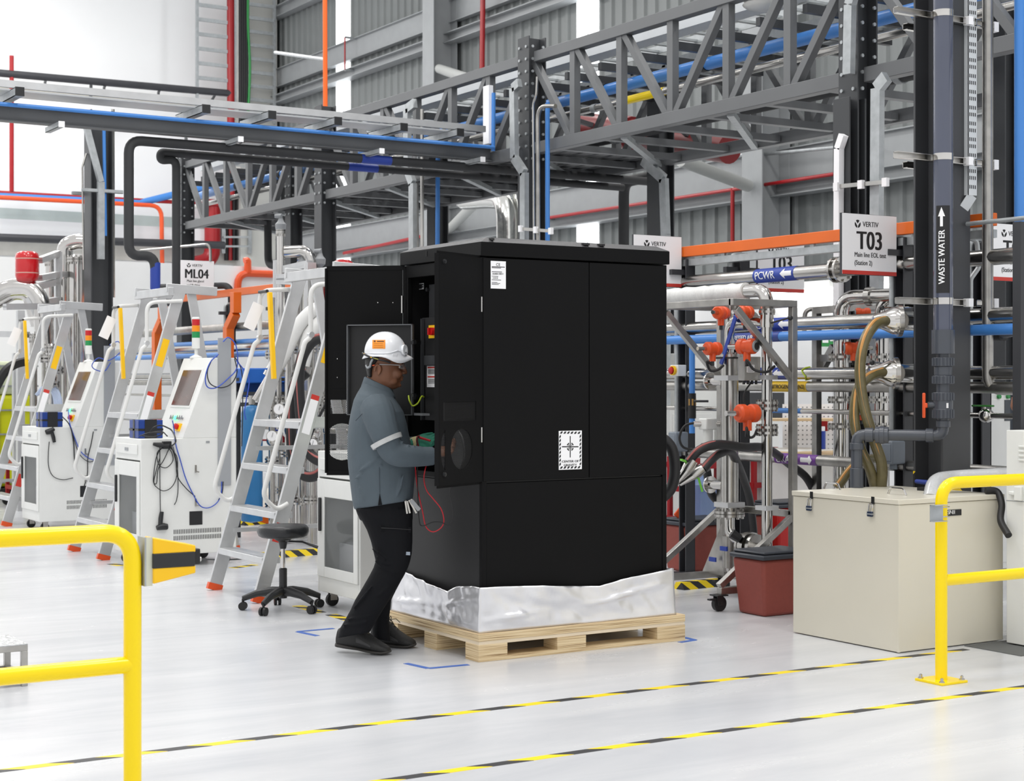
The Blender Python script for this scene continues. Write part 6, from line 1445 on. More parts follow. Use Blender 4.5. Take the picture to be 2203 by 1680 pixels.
# ---- polo shirt with sleeves, one surface
b = MB()
loft(b, [((822, 846), 781, 845, 0, .082), ((829, 851), 778, 847, 0, .105), ((838, 856), 773, 848, 0, .135), ((846, 862), 768, 853, 0, .168), ((860, 872), 761, 860, 0, .195), (885, 755, 868, 0, .212), (910, 750.5, 875, 0, .215), (935, 747.5, 880, 0, .213), (960, 747, 885, 0, .212), (985, 747.5, 890, 0, .21), (1005, 749, 893, 0, .208), (1030, 752, 892, 0, .203), (1055, 755, 890, 0, .2), ((1080, 1070), 758, 888.5, 0, .2), ((1096, 1076), 762, 887, 0, .197)], 36, 2.25)
limb(b, sp([(808, 874, .15, .088), (815, 892, .205, .090), (822, 915, .235, .084), (831, 942, .25, .075), (842, 968, .25, .069), (858, 978, .245, .066), (882, 981, .225, .060), (908, 982, .19, .054), (933, 981, .165, .050)]))
limb(b, sp([(812, 874, -.15, .088), (825, 905, -.225, .082), (840, 940, -.24, .07), (852, 960, -.225, .062), (872, 962, -.17, .055), (889, 956, -.115, .046)]))
# cloth folds
random.seed(11)
for (p, q, r) in (((842, 990, .285), (868, 948, .268), .011), ((856, 998, .29), (880, 954, .262), .011), ((874, 1003, .27), (892, 956, .245), .009), ((892, 1003, .245), (906, 958, .215), .009), ((908, 1002, .215), (918, 960, .195), .008), ((838, 985, .296), (850, 958, .286), .012),
                  ((770, 1015, .18), (815, 985, .212), .012), ((762, 1030, .15), (822, 1000, .212), .012), ((770, 1050, .16), (792, 1085, .17), .010), ((850, 1075, .18), (868, 1020, .185), .011), ((782, 905, .20), (806, 950, .215), .014)):
    b.tube([H(*p), H((p[0]+q[0])/2+2, (p[1]+q[1])/2, (p[2]+q[2])/2+.002), H(*q)], [r*.4, r, r*.4], 8)
sh = mk('polo_shirt', b, SHIRT, man, remesh=.0055, smooth=6)
# collar
rr = []; b = MB()
for j, (dy, gr) in enumerate(((0, 0), (-7, -2.), (-13, -3.5), (-12, -.5), (0, 3.5), (8, 6.5))):
    rr.append(b.ring([H(814-(31+gr)*math.cos(a), 836+dy-13*math.cos(a), (.074+gr*.0026)*math.sin(a)) for a in [k*2*math.pi/28 for k in range(28)]]))
b.skin(rr, cap=False); o = mk('collar', b, SHIRT, sh, ang=180); o.modifiers.new('t', 'SOLIDIFY').thickness = .003
# reflective band round the near upper arm
p0, p1 = H(829, 947, .25), H(833.5, 956, .25); d = (H(842, 968, .25)-H(822, 925, .24)).normalized()
c = H(832, 949, .247); REF = mat('reflective_band', (196, 198, 198), .35, var=.08, scale=30)
mk('reflective_band', MB().tube([c-d*.013, c+d*.013], [.090, .086], 28), REF, sh)
c = H(846, 949, -.235); mk('reflective_band', MB().tube([c-d*.012, c+d*.012], [.084, .08], 24), REF, sh)
mk('shoulder_seam', MB().tube(spline([H(765, 905, .208), H(788, 882, .233), H(812, 868, .239), H(832, 874, .242), H(850, 892, .233)], 6), .0022, 6), mat('seam_grey', (62, 70, 78), .9), sh)
mk('side_seam', MB().tube([H(816, 1002, .2095), H(817, 1060, .201)], .0013, 6), MATS['seam_grey'], sh)
mk('side_slit', MB().prism([H(817, 1061, .197), H(813.5, 1087, .196), H(822, 1086, .196)], FW*-.006), TROU, sh)
# ---- trousers
b = MB()
loft(b, [(1045, 768, 878, 0, .165), (1065, 762, 886, 0, .178), (1085, 762, 887.5, 0, .182), (1105, 768, 888, 0, .182), (1120, 775, 888, 0, .178)], 28, 2.3)
def leg(secs): loft(b, secs, 24, 2.15)
leg([(1095, 764, 887, .085, .1), (1115, 775.5, 887.5, .09, .102), (1140, 789, 887.5, .095, .1), (1165, 798, 887.5, .1, .095), (1190, 804, 886, .103, .09), (1207, 808, 882.5, .106, .085), (1222, 803, 877.5, .108, .082), (1240, 793.5, 868.5, .112, .08), (1266, 778.5, 853, .12, .078), (1290, 764, 838, .13, .076), (1312, 754, 824, .14, .075), (1335, 741, 810, .15, .074), (1352, 731, 800, .158, .073), ((1373, 1360), 727, 796, .17, .072)])
leg([(1095, 768, 886, -.085, .1), (1140, 791, 886.5, -.09, .1), (1190, 806, 885, -.088, .09), (1215, 808, 880, -.086, .083), (1240, 800, 868, -.083, .08), (1268, 796, 853, -.08, .077), (1290, 797, 842, -.077, .074), (1325, 800, 838, -.073, .07), (1355, 800, 838, -.07, .069), ((1374, 1380), 802, 840, -.065, .068)])
for (p, q, r) in (((806, 1206, .175), (850, 1235, .19), .012), ((808, 1198, .17), (838, 1215, .195), .012), ((800, 1180, .17), (830, 1205, .196), .010), ((760, 1310, .2), (800, 1260, .2), .010), ((738, 1345, .21), (790, 1338, .226), .011), ((746, 1332, .21), (795, 1325, .218), .009), ((806, 1345, -.02), (836, 1340, -.02), .010), ((805, 1328, -.02), (836, 1330, -.01), .008), ((800, 1290, .2), (836, 1262, .19), .010)):
    b.tube([H(*p), H((p[0]+q[0])/2, (p[1]+q[1])/2+2, (p[2]+q[2])/2+.003), H(*q)], [r*.4, r, r*.4], 8)
tr_ = mk('trousers', b, TROU, man, remesh=.0058, smooth=5)
mk('pocket_flap', MB().bar(H(818, 1137, .198), H(884, 1140, .15), .03, .004, up=-FW), TROU, tr_)
mk('pocket_seam', MB().tube([H(820, 1135.5, .201), H(850, 1137, .198), H(884, 1139.5, .155)], .0025, 6), INK, tr_)
mk('logo_patch', MB().cbox(H(876, 1190.5, .170), (.034, .003, .018), M.Rotation(math.radians(-20), 3, 'Z') @ BU), mat('patch', (150, 160, 172), .6), tr_)
# keys at the belt
ky = mk('key_bunch', MB().tube([H(872, 1075, .14), H(876, 1082, .15)], .004, 8), STEEL, man)
for a, c in (((872, 1078), (876, 1105)), ((876, 1078), (882, 1104)), ((880, 1076), (896, 1104)), ((884, 1074), (902, 1098))): mk('key', MB().bar(H(*a, .15), H(*c, .155), .009, .002, up=FW), STEEL, ky)
mk('key_tag', MB().bar(H(884, 1076, .152), H(902, 1097, .157), .022, .002, up=FW), GREYP, ky)
# ---- shoes
def shoe(heel, toe, gl, s):
    """heel/toe: ground points; gl: heel lift"""
    Hh = V(heel); Tt = V(toe); d = (Tt-Hh); L = d.length; d.normalize(); n = V((-d.y, d.x, 0)).normalized(); up = d.cross(n).normalized()
    if up.z < 0: up = -up
    def secs(prof, zl):
        mb = MB(); rr = []
        for t, w, z0, z1, off in prof:
            c = Hh+d*(t*L)+n*off; pts = []
            for k in range(20):
                a = 2*math.pi*k/20; cc, ss = math.cos(a), math.sin(a)
                pts.append(c+n*(w*math.copysign(abs(cc)**.75, cc))+up*((z0+z1)/2+(z1-z0)/2*math.copysign(abs(ss)**.8, ss)))
            rr.append(mb.ring(pts))
        mb.skin(rr); return mb
    o = mk('shoe', secs([(.0, .02, .02, .07, 0), (.03, .036, .012, .105, 0), (.12, .043, .01, .125, 0), (.27, .044, .01, .135, 0), (.38, .046, .01, .142, 0), (.48, .048, .01, .124, 0), (.6, .05, .01, .094, 0), (.75, .052, .01, .068, 0), (.88, .046, .01, .053, 0), (.96, .034, .012, .042, 0), (1., .014, .018, .03, 0)], 0), SHOE, man, ang=60)
    mk('sole', secs([(-.01, .018, .0, .024, 0), (.04, .036, 0, .026, 0), (.2, .041, 0, .024, 0), (.45, .043, .002, .02, 0), (.62, .05, 0, .018, 0), (.78, .053, .0, .018, 0), (.9, .048, .003, .02, 0), (.98, .034, .01, .026, 0), (1.015, .012, .016, .026, 0)], 0), SOLE, o, ang=60)
    ov = mk('side_panel', secs([(.42, .0486, .03, .1, 0), (.5, .0496, .03, .088, 0), (.6, .0512, .028, .07, 0), (.7, .0525, .026, .055, 0)], 0), mat('shoe_panel', (64, 64, 65), .55), o)
    b = MB()
    for i in range(5):
        t = .38+i*.06; z_ = .150-.0145*i-.003*i; b.tube([Hh+d*(t*L)-n*.024+up*(z_-.012), Hh+d*((t+.02)*L)+up*(z_+.004), Hh+d*((t+.03)*L)+n*.024+up*(z_-.012)], .003, 6)
    c = Hh+d*(.40*L)+up*.15
    for q in (-1, 1): b.tube([c, c+n*q*.02+up*.018, c+n*q*.035+up*.006-d*.0, c+n*q*.02-up*.0, c], .0025, 6); b.tube([c, c+n*q*.03+d*.03+up*.002, c+n*q*.04+d*.05-up*.02], .0022, 6)
    mk('lace', b, mat('laces', (92, 86, 66), .7), o)
t0 = PZ(838, 1409); h0 = PZ(724, 1402); h0.z = .028
shoe(h0, t0, .02, 1)
h0 = PZ(800, 1388); t0 = PZ(893, 1394)
shoe(h0, t0, 0, -1)
# ---- gloved left hand
GLV = mat('green_glove', (46, 128, 104), .75, bump=.3, bscale=200)
b = MB(); lh = H(896, 953, -.08)
hand(b, lh, RT*.95+Z*.12-FW*.1, Z*.6-FW*.75, Z*.6+FW*.5, .55, 1.16); gl = mk('glove', b, GLV, man, remesh=.0036, smooth=3)
mk('glove_cuff', MB().tube([H(889, 955, -.10), H(893, 954, -.09), H(903, 951, -.075)], [.037, .039, .036], 16), mat('cream_cuff', (206, 196, 150), .8), gl)
mk('cuff_edge', MB().tube([H(902, 951.2, -.076), H(904.5, 950.6, -.073)], [.0375, .0375], 16), mat('maroon', (140, 40, 46), .7), gl)
# ---- hard hat
hh = MB(); rr = []; hx, hb = 828., 762.
for i in range(13):
    t = math.pi/2*i/12; r = math.sin(t)**.92 if i else .02; z_ = math.cos(t)
    rr.append(hh.ring([H(hx+46*r*math.cos(a)+1.5*(1-z_), hb-49*z_**.95+(4*r*math.cos(a) if i > 8 else 0)*0, .106*r*math.sin(a)) for a in [k*2*math.pi/36 for k in range(36)]]))
def brim(a, k):
    c = math.cos(a); f = max(0, c); bk = max(0, -c)
    ext = 3+11*f**3+2*bk**4; yy = hb+3+ (13*math.exp(-((a-.95 if a < math.pi else 2*math.pi-a-.95)/.55)**2))+5*f**6*0+6*bk**3+4*f
    return H(hx+(46+ext*k)*c+1.5, hb+(yy-hb)*k+ (1 if k == 1 else 0), (.106+.012*k)*math.sin(a))
for k in (.3, .6, 1.0): rr.append(hh.ring([brim(a, k) for a in [q*2*math.pi/36 for q in range(36)]]))
hh.skin(rr, cap=False); hh.bm.faces.new(rr[0])
hat = mk('hard_hat', hh, HATW, man, ang=180); q = hat.modifiers.new('t', 'SOLIDIFY'); q.thickness = .003; q.offset = -1
def hs(px, y_, e=.0):
    z_ = min(.999, max(0, (hb-y_)/49))**(1/.95); r = math.sin(math.acos(z_))**.92
    return H(px, y_, .106*math.sqrt(max(0, r*r-((px-hx-1.5*(1-z_))/46)**2))+e)
b = MB()
nx_, ny_ = 8, 6
def decal(x0, x1, y0, y1, e, mb):
    g = [[mb.bm.verts.new(hs(x0+(x1-x0)*i/8, y0+(y1-y0)*j/6, e)) for i in range(9)] for j in range(7)]
    for j in range(6):
        for i in range(8): mb.bm.faces.new((g[j][i], g[j][i+1], g[j+1][i+1], g[j+1][i]))
    return mb
st = mk('sticker', decal(801, 829, 731, 750, .0012, MB()), mat('orange_sticker', (244, 150, 40), .5), hat)
b = MB(); decal(811, 826, 733, 735.5, .0018, b); decal(804, 808, 732, 736, .0018, b)
for y_ in (739, 743, 747): decal(804, 824, y_, y_+.5, .0018, b)
mk('print', b, mat('sticker_ink', (110, 66, 24), .6), st)
mk('badge', MB().cyl(H(868, 753, .055), H(872.5, 752.6, .060), .029, seg=24), HATW, hat)
mk('badge_mark', MB().bar(H(872.9, 749, .048), H(873.2, 757, .066), .012, .002), GREYP, hat)
mk('ridge', MB().tube(spline([hs(786, 760, .002), hs(805, 760, .003), hs(830, 760, .003), hs(846, 757, .003), hs(856, 754, .003), hs(866, 757, .003)], 5), .0028, 8), HATW, hat)
mk('accessory_slot', MB().cbox(H(849, 765, .097), (.03, .006, .022), M.Rotation(math.radians(25), 3, 'Z') @ BU), HATW, hat, bev=.003)
sb = mk('goggle_strap', MB().tube(spline([H(830, 777, -.106), H(800, 769.5, -.1), H(785.5, 763, -.067), H(780.5, 759, 0), H(785.5, 763, .067), H(800, 769.5, .1), H(815, 773.5, .109), H(830, 777, .104), H(840, 780, .098)], 5), .0052, 8), RUB, hat)
mk('strap_print', MB().tube(spline([H(783, 760.5, .056), H(788, 764, .078), H(800, 769.5, .1055)], 5), .0024, 6), YEL2, sb); mk('strap_print', MB().tube(spline([H(803, 770.3, .1065), H(814, 773, .1162)], 5), .0026, 6), mat('olive_print', (150, 146, 40), .6), sb)
mk('ratchet_harness', MB().tube(spline([H(802, 772, .092), H(798, 780, .088), H(796, 788, .078), H(791, 791, .06), H(788, 786, .04)], 5), .0065, 8), mat('harness_grey', (150, 154, 158), .45), hat)
# ---- safety glasses
LENS = mat('clear_lens', (225, 230, 235), .05, alpha=.22, spec=.9)
b = MB(); g = []
for j, y_ in enumerate((783.5, 788.5, 794)):
    g.append([b.bm.verts.new(H(873-13*abs(math.sin(a))**2.4, y_, .078*math.sin(a))) for a in [-1.25+2.5*k/16 for k in range(17)]])
for j in range(2):
    for i in range(16): b.bm.faces.new((g[j][i], g[j][i+1], g[j+1][i+1], g[j+1][i]))
gs = mk('safety_glasses', b, LENS, man, ang=180)
for s in (1, -1): mk('temple', MB().tube([H(860, 785.5, s*.075), H(840, 784.5, s*.083), H(816, 784, s*.084)], [.003, .0022, .003], 8), mat('clear_frame', (190, 194, 198), .2, alpha=.6), gs)
mk('temple_tip', MB().tube([H(806, 785, .084), H(801, 786.5, .083)], .003, 8), ORG2, gs)
# ---- test leads and meter held in the glove
RL = mat('red_lead', (176, 26, 38), .45)
single('test_lead', MB().tube(spline([H(893, 985, .02), PD(894, 1010, 8.86), PD(898, 1050, 8.84), PD(909, 1100, 8.8), PD(916, 1132, 8.78), PD(931, 1144, 8.76), PD(948, 1136, 8.74), PD(955, 1120, 8.73), PD(949, 1095, 8.74), PD(932, 1073, 8.76), PD(918, 1055, 8.78), PD(912, 1030, 8.8), PD(916, 1005, 8.8), H(925, 978, .08)], 6), .0032, 8), RL, 'red test lead looping down from the technician hands', 'test lead', 'test leads at the cabinet')
single('test_lead', MB().tube(spline([H(898, 980, .03), PD(898, 1020, 8.84), PD(899, 1070, 8.82), PD(902, 1120, 8.8), PD(909, 1131, 8.78), PD(932, 1123, 8.76), PD(950, 1124, 8.72), PD(965, 1130, 8.68), PD(974, 1115, 8.66), PD(972, 1085, 8.66), PD(968, 1062, 8.66), PD(971, 1040, 8.66), PD(972, 1010, 8.7), H(945, 975, .12)], 6), .0028, 8), RUB, 'black test lead looping down from the technician hands', 'test lead', 'test leads at the cabinet')
t = thing('test_probe', 'red and black test probe held in the green gloved hand', 'probe', H(915, 945, -.04))
mk('grip', MB().tube([H(903, 941, -.045), H(926, 948, -.02)], [.007, .006], 10), RL, t); mk('cable', MB().tube(spline([H(903, 941, -.045), H(898, 943, -.02), H(896, 965, .02), H(894, 985, .02)], 5), .003, 6), RUB, t)
# ---------------------------------------------------------------- water treatment skid far left
yK = 18.2
DK = 1.9
K = lambda px, y_, d=18.3: PD(px, y_, d+DK)
def vessel(px, d, y0, y1, wpx, label, m=STEELP, group=None, legs=False, name='filter_vessel'):
    d += DK; p = PD(px, 815, d); r = wpx*d/F/2; z0 = CZ+(PCY-y1)*d/F; z1 = CZ+(PCY-y0)*d/F
    t = thing(name, label, 'vessel', (p.x, p.y, max(0, z0)), group)
    mk('shell', MB().tube([(p.x, p.y, max(.0, z0)), (p.x, p.y, z1)], r, 24), m, t)
    mk('flange', MB().flange((p.x, p.y, z1), Z, r*1.25, .03, 12), STEEL, t); mk('flange', MB().flange((p.x, p.y, z1+.034), Z, r*1.25, .025, 12), STEEL, t)
    mk('lid', MB().lathe([(r, 0), (r*.8, r*.3), (0, r*.42)], (p.x, p.y, z1+.045), seg=20), m, t)
    return t, p, r, z1
t, p, r, z1 = vessel(168, 18.2, 562, 1100, 38, 'tall polished steel filter vessel on the far left skid')
single('pipe_bend', MB().tube(fillet([K(138, 1070), K(140, 528), K(165, 520), K(214, 523)], .3, 8), .1, 18), STEELP, 'large polished bend over the tall filter vessel', 'pipe')
single('pipe_bend', MB().tube(fillet([K(-20, 640, 17), K(20, 618, 17), K(68, 618, 17), K(90, 650, 17), K(95, 760, 17)], .3, 8), .1, 18), STEELP, 'polished pipe arch under the red tank at left edge', 'pipe')
single('pipe_bend', MB().tube(fillet([K(-20, 660, 17.6), K(30, 632, 17.6), K(60, 635, 17.6), K(78, 700, 17.6)], .2, 8), .07, 16), STEELP, 'smaller polished pipe arch nested at left edge', 'pipe')
def redtank(px, y0, y1, wpx, d, label):
    d += DK; p = PD(px, 815, d); r = wpx*d/F/2; z0 = CZ+(PCY-y1)*d/F; h = (y1-y0)*d/F
    t = thing('expansion_tank', label, 'tank', (p.x, p.y, z0), 'red expansion tanks')
    mk('shell', MB().lathe([(0, 0), (r*.6, .01*h), (r*.9, .08*h), (r, .2*h), (r, .8*h), (r*.93, .92*h), (r*.6, .99*h), (0, h)], (p.x, p.y, z0), seg=28), mat('glossy_red', (196, 18, 28), .18, coat=.5), t, ang=80)
    for q in (.3, .75): mk('seam_band', MB().tube([(p.x, p.y, z0+h*q-.006), (p.x, p.y, z0+h*q+.006)], r*1.012, 28), mat('pale_band', (206, 160, 150), .4), t)
    mk('neck', MB().cyl((p.x, p.y, z0-(.12 if px < 100 else z0-.02)), (p.x, p.y, z0+.02), .03), STEEL, t)
    return t
redtank(58.5, 540, 608, 50, 17.0, 'glossy red expansion tank at the left edge'); DKs = DK; DK = 0.; redtank(738, 558, 640, 46, 15.5, 'red expansion tank peeking over the open left cabinet door'); DK = DKs
t = thing('profile_rack', 'aluminium profile rack of the far left skid', 'rack', K(125, 900)); t.location.z = 0; WM[t.name] = M.Translation(t.location)
def prof(a, b, w=.075): mk('profile', MB().bar(a, b, w, w).bar(a, b, w*1.04, w*.2), ALU, t)
def vert(px, y0, d=18., w=.08): d += DK; p = PD(px, 815, d); prof(V((p.x, p.y, 0)), V((p.x, p.y, CZ+(PCY-y0)*d/F)), w)
for px, y0, d in ((125, 542, 17.9), (209, 540, 18.4), (35, 760, 17), (44, 668, 16.6)): vert(px, y0, d)
for a, b in (((85, 560, 17.2), (125, 545, 17.9)), ((85, 598, 17.2), (125, 590, 17.9)), ((78, 618, 17.0), (122, 606, 17.8)), ((95, 650, 17), (122, 645, 17.8)), ((-20, 718, 17.2), (60, 720, 17)), ((10, 660, 16.5), (155, 658, 17.2)), ((62, 640, 17), (90, 700, 17)), ((189, 655, 18.3), (209, 630, 18.4)), ((125, 590, 17.95), (145, 590, 18.2))): prof(K(*a), K(*b), .07)
t, p, r, z1 = vessel(108, 18.6, 566, 1100, 20, 'short filter vessel behind the aluminium rack at left', legs=True)
vessel(110, 16.9, 752, 1100, 26, 'lower steel pump vessel behind the left step ladder'); vessel(72, 17, 730, 1100, 16, 'narrow steel riser vessel behind the left step ladder', m=STEEL); vessel(96, 17.3, 700, 1100, 12, 'slim steel riser behind the left step ladder', m=STEEL)
for px, y0, y1, d in ((137, 600, 1200, 17.8), (150, 660, 1200, 17.6), (217, 500, 1200, 17.7)):
    d += DK; p = PD(px, 815, d); single('pipe_riser', MB().tube([(p.x, p.y, max(.0, CZ+(PCY-y1)*d/F)), (p.x, p.y, CZ+(PCY-y0)*d/F)], .03, 12), STEELP, {137: 'polished riser left of the tall filter vessel', 150: 'polished riser in front of the tall filter vessel', 217: 'polished riser right of the tall filter vessel'}[px], 'pipe')
for px, y_, d in ((110, 830, 16.7), (118, 800, 16.7), (105, 775, 16.7)): c = K(px, y_, d); single('flange_joint', MB().flange(c, Z, .1, .02).flange(c+V((0, 0, .04)), Z, .1, .02), STEEL, 'bolted flange pair on the left skid piping, '+{830: 'lowest', 800: 'middle', 775: 'highest'}[y_]+' one', 'flange', 'flange pairs on the left skid')
hang([K(-10, 835, 15.5), K(10, 800, 15.5), K(30, 785, 15.6), K(55, 778, 15.8)], .05, RUB, 'thick black hose arching into the yellow liquid container', 'hose', 'hose')
t = thing('hose_coil', 'coil of clear blueish hoses hanging behind the left cart', 'hose', K(105, 860, 16.6))
for q in range(5): mk('loop', MB().tube(spline([K(78+q*3, 850-q, 16.7), K(95+q*3, 832-q*2, 16.7), K(112+q*3, 842, 16.7), K(119+q*3, 870, 16.7), K(118+q*3, 920, 16.7)], 5), .02, 8), mat('clear_blue_hose', (186, 200, 226), .2, coat=.4), t)
# liquid container (yellow-green) in its cage
x0, y0 = K(-60, 815, 18.2).x, 19.2
c0_ = PD(-50, 815, 20.6); ib = thing('liquid_container', 'yellow green liquid container in a steel cage at the left edge', 'container', (c0_.x, c0_.y, 0))
a = (c0_.x-.55, c0_.y-.5); b_ = (c0_.x+.6, c0_.y+.5)
mk('tank', MB().box((*a, .15), (*b_, 1.3)), mat('yellow_liquid', (214, 218, 30), .35), ib, bev=.05)
mk('tank_top', MB().box((*a, 1.305), (*b_, 1.72)), mat('pale_container', (214, 222, 190), .4), ib, bev=.05)
cg = MB()
for z_ in (.2, .5, .8, 1.1, 1.4, 1.65): cg.box((a[0]-.03, a[1]-.03, z_), (b_[0]+.03, a[1]-.01, z_+.02)).box((a[0]-.03, b_[1]+.01, z_), (b_[0]+.03, b_[1]+.03, z_+.02)).box((b_[0]+.01, a[1], z_), (b_[0]+.03, b_[1], z_+.02)).box((a[0]-.03, a[1], z_), (a[0]-.01, b_[1], z_+.02))
for q in range(6): xx = a[0]+(b_[0]-a[0])*q/5; cg.box((xx-.01, a[1]-.03, .14), (xx+.01, a[1]-.01, 1.67)); yy = a[1]+(b_[1]-a[1])*q/5; cg.box((a[0]-.03, yy-.01, .14), (a[0]-.01, yy+.01, 1.67))
mk('cage', cg, GALV, ib); mk('base', MB().box((a[0]-.05, a[1]-.05, 0), (b_[0]+.05, b_[1]+.05, .14)), RUB, ib, bev=.01)
# red tool trolley behind the left ladder
def trolley(px, d, label, y_top, w=.5):
    p = PD(px, 815, d); zt_ = CZ+(PCY-y_top)*d/F; t = thing('tool_trolley', label, 'trolley', (p.x, p.y, 0), 'red tool trolleys')
    for dx in (0, w):
        for dy in (0, .4): mk('post', MB().box((p.x+dx-.02, p.y+dy-.02, .14), (p.x+dx+.02, p.y+dy+.02, zt_)), RED, t); mk('wheel', MB().cyl((p.x+dx, p.y+dy-.02, .065), (p.x+dx, p.y+dy+.02, .065), .065, seg=16), RUB, t)
    for z_ in (.2, zt_*.6, zt_-.1): sf = mk('shelf', MB().box((p.x-.02, p.y-.02, z_), (p.x+w+.02, p.y+.42, z_+.01)), DGREY, t); mk('lip', MB().box((p.x-.02, p.y-.025, z_), (p.x+w+.02, p.y-.02, z_+.05)).box((p.x-.025, p.y-.02, z_), (p.x-.02, p.y+.42, z_+.05)), RED, sf)
    return t
trolley(36, 19.0, 'red tool trolley behind the left step ladder and cart', 940, .45)
trolley(1500, 14.6, 'red tool trolley right of the black cabinet behind the steel frame', 985, .55); trolley(1622, 14.7, 'red tool trolley seen between the risers of the steel frame', 968, .6)
DK = 0.
# ---------------------------------------------------------------- glycol skid behind the front step ladder
G = lambda px, y_, d=15.2: PD(px, y_, d)
WH = mat('white_sleeved_hose', (226, 226, 224), .35, var=.04)
for pts, lb in (([(705, 660), (672, 670), (640, 705), (610, 765), (590, 800)], 'thick white sleeved bend dropping left behind the step ladder'), ([(715, 685), (690, 692), (665, 725), (655, 770), (648, 800)], 'second white sleeved bend right of the first')):
    t = thing('sleeved_pipe', lb, 'pipe', G(*pts[-1])); s = spline([G(*q, 14.4) for q in pts], 8); mk('pipe', MB().tube(s, .062, 18), WH, t)
    d = (s[-1]-s[-4]).normalized(); mk('clamp', MB().cyl(s[-1]-d*.06, s[-1], .085).cyl(s[-1]+d*.02, s[-1]+d*.06, .08), STEEL, t); mk('end', MB().tube([s[-1], s[-1]+d*.3], .05, 16), STEELP, t)
vessel(604, 16, 500, 1140, 17, 'slim steel vent vessel above the orange rail'); vessel(640, 16.4, 590, 1130, 30, 'group filter housing behind the step ladder top', m=STEEL); vessel(690, 15.6, 592, 1150, 30, 'short filter vessel left of the open cabinet door', m=STEEL)
for px, y0 in ((604, 470), (650, 552), (689, 545)):
    d = 16; c = PD(px, y0+30, d); t = thing('air_vent', 'white plastic automatic air vent on the glycol skid, '+{604: 'tallest', 650: 'middle', 689: 'right'}[px]+' one', 'vent', c, 'automatic air vents'); mk('body', MB().lathe([(.02, 0), (.05, .03), (.055, .08), (.03, .11), (.02, .14)], c, seg=14), GREYP, t); mk('cap', MB().tube([c+V((0, 0, .13)), c+V((0, 0, .16)), c+V((0, 0, .16))-RT*.06], [.02, .03, .02], 8), GREYP, t)
single('pipe_bend', MB().tube(fillet([G(612, 542, 16), G(660, 540, 16), G(672, 570, 16), G(672, 640, 16)], .2, 8), .06, 16), STEELP, 'polished pipe bend right of the slim vent vessel', 'pipe')
single('pipe_bend', MB().tube(fillet([G(640, 556, 16.2), G(658, 556, 16.2), G(662, 640, 16.2)], .12, 8), .035, 14), STEELP, 'thin polished bend inside the larger bend', 'pipe')
t = thing('profile_rack', 'aluminium profile rack around the glycol skid filters', 'rack', G(670, 900, 16)); t.location.z = 0; WM[t.name] = M.Translation(t.location)
for px, y0, d in ((667, 565, 15.7), (600, 560, 16.2)): vert(px, y0, d, .09)
for a, b in (((612, 580, 16), (667, 568, 15.7)), ((600, 598, 16), (667, 594, 15.7)), ((600, 604, 16), (667, 606, 15.7))): prof(G(*a), G(*b), .07)
single('lagged_pipe', MB().tube(fillet([PD(330, 618, 21.5), PD(497, 614, 20.6), PD(498, 700, 20.6)], .15, 6), .042, 14), LAG, 'black lagged pipe passing behind the ML04 sign', 'pipe')
single('black_pipe', MB().tube(fillet([PX(576, 455, 9.3), PX(577, 570, 9.3), PX(600, 572, 9.3)], .15), .055, 12), LAG, 'black pipe dropping under the bridge above the slim vent vessel', 'pipe')
for y_, r, m, lb, x0_, x1_ in ((700, .055, BRUSH, 'brushed pipe with a blue arrow label left of the step ladder', 300, 700), (735, .045, BLUE, 'light blue pipe passing behind the step ladders', 360, 700), (728, .04, STEEL, 'steel pipe over the light blue pipe behind the step ladder', 560, 700), (805, .035, STEEL, 'low steel pipe behind the step ladder', 510, 700), (855, .025, BLUE, 'low light blue pipe right of the step ladder', 600, 720), (910, .03, STEEL, 'steel rail at the foot of the blue drums', 510, 720)):
    XQ = XR+.1; z_ = PX(560, y_, XQ).z; yA, yB = PX(x0_, 700, XQ).y, PX(x1_, 700, XQ).y
    single('steel_pipe' if m is not BLUE else 'air_pipe', MB().tube([(XQ, yA, z_), (XQ, yB, z_)], r, 14), m, lb, 'pipe')
# clusters of risers and valves
random.seed(21)
for i, (px, y0, y1, r) in enumerate(((585, 640, 1090, .03), (622, 700, 1090, .04), (600, 760, 1100, .025), (640, 760, 1090, .03), (672, 640, 1090, .045), (688, 640, 1080, .03), (650, 840, 1090, .05), (700, 660, 1090, .03))):
    d = 14.6+.25*(i % 4); p = PD(px, 815, d); t = thing('valve_riser', 'steel riser with valves behind the front step ladder, '+['first', 'second', 'third', 'fourth', 'fifth', 'sixth', 'seventh', 'eighth'][i]+' built up from the left frame side', 'pipe', (p.x, p.y, 0), 'steel risers of the glycol skid')
    t['label'] = 'steel riser with flanges and valve of the glycol skid behind the front step ladder'
    zt_ = CZ+(PCY-y0)*d/F; mk('pipe', MB().tube([(p.x, p.y, .02), (p.x, p.y, zt_)], r, 14), (STEEL, STEELP)[i % 2], t)
    for z_ in (.35, .75, 1.2, 1.7):
        if z_ < zt_-.1: mk('flange', MB().flange((p.x, p.y, z_+.05*(i % 3)), Z, r*2.1, .018, 6).flange((p.x, p.y, z_+.05*(i % 3)+.03), Z, r*2.1, .018, 6), STEEL, t)
    mk('valve_body', MB().ell((p.x, p.y, .95+.08*(i % 3)), (r*1.7, r*1.7, r*2)), STEELP, t); c = V((p.x, p.y, .95+.08*(i % 3)))
    mk('valve_lever', MB().cyl(c, c-RT*.14, .008).bar(c-RT*.13-V((0, 0, .05)), c-RT*.13+V((0, 0, .05)), .02, .01), (RED, BLUET, mat('lever_green', (110, 190, 60), .45))[i % 3], t)
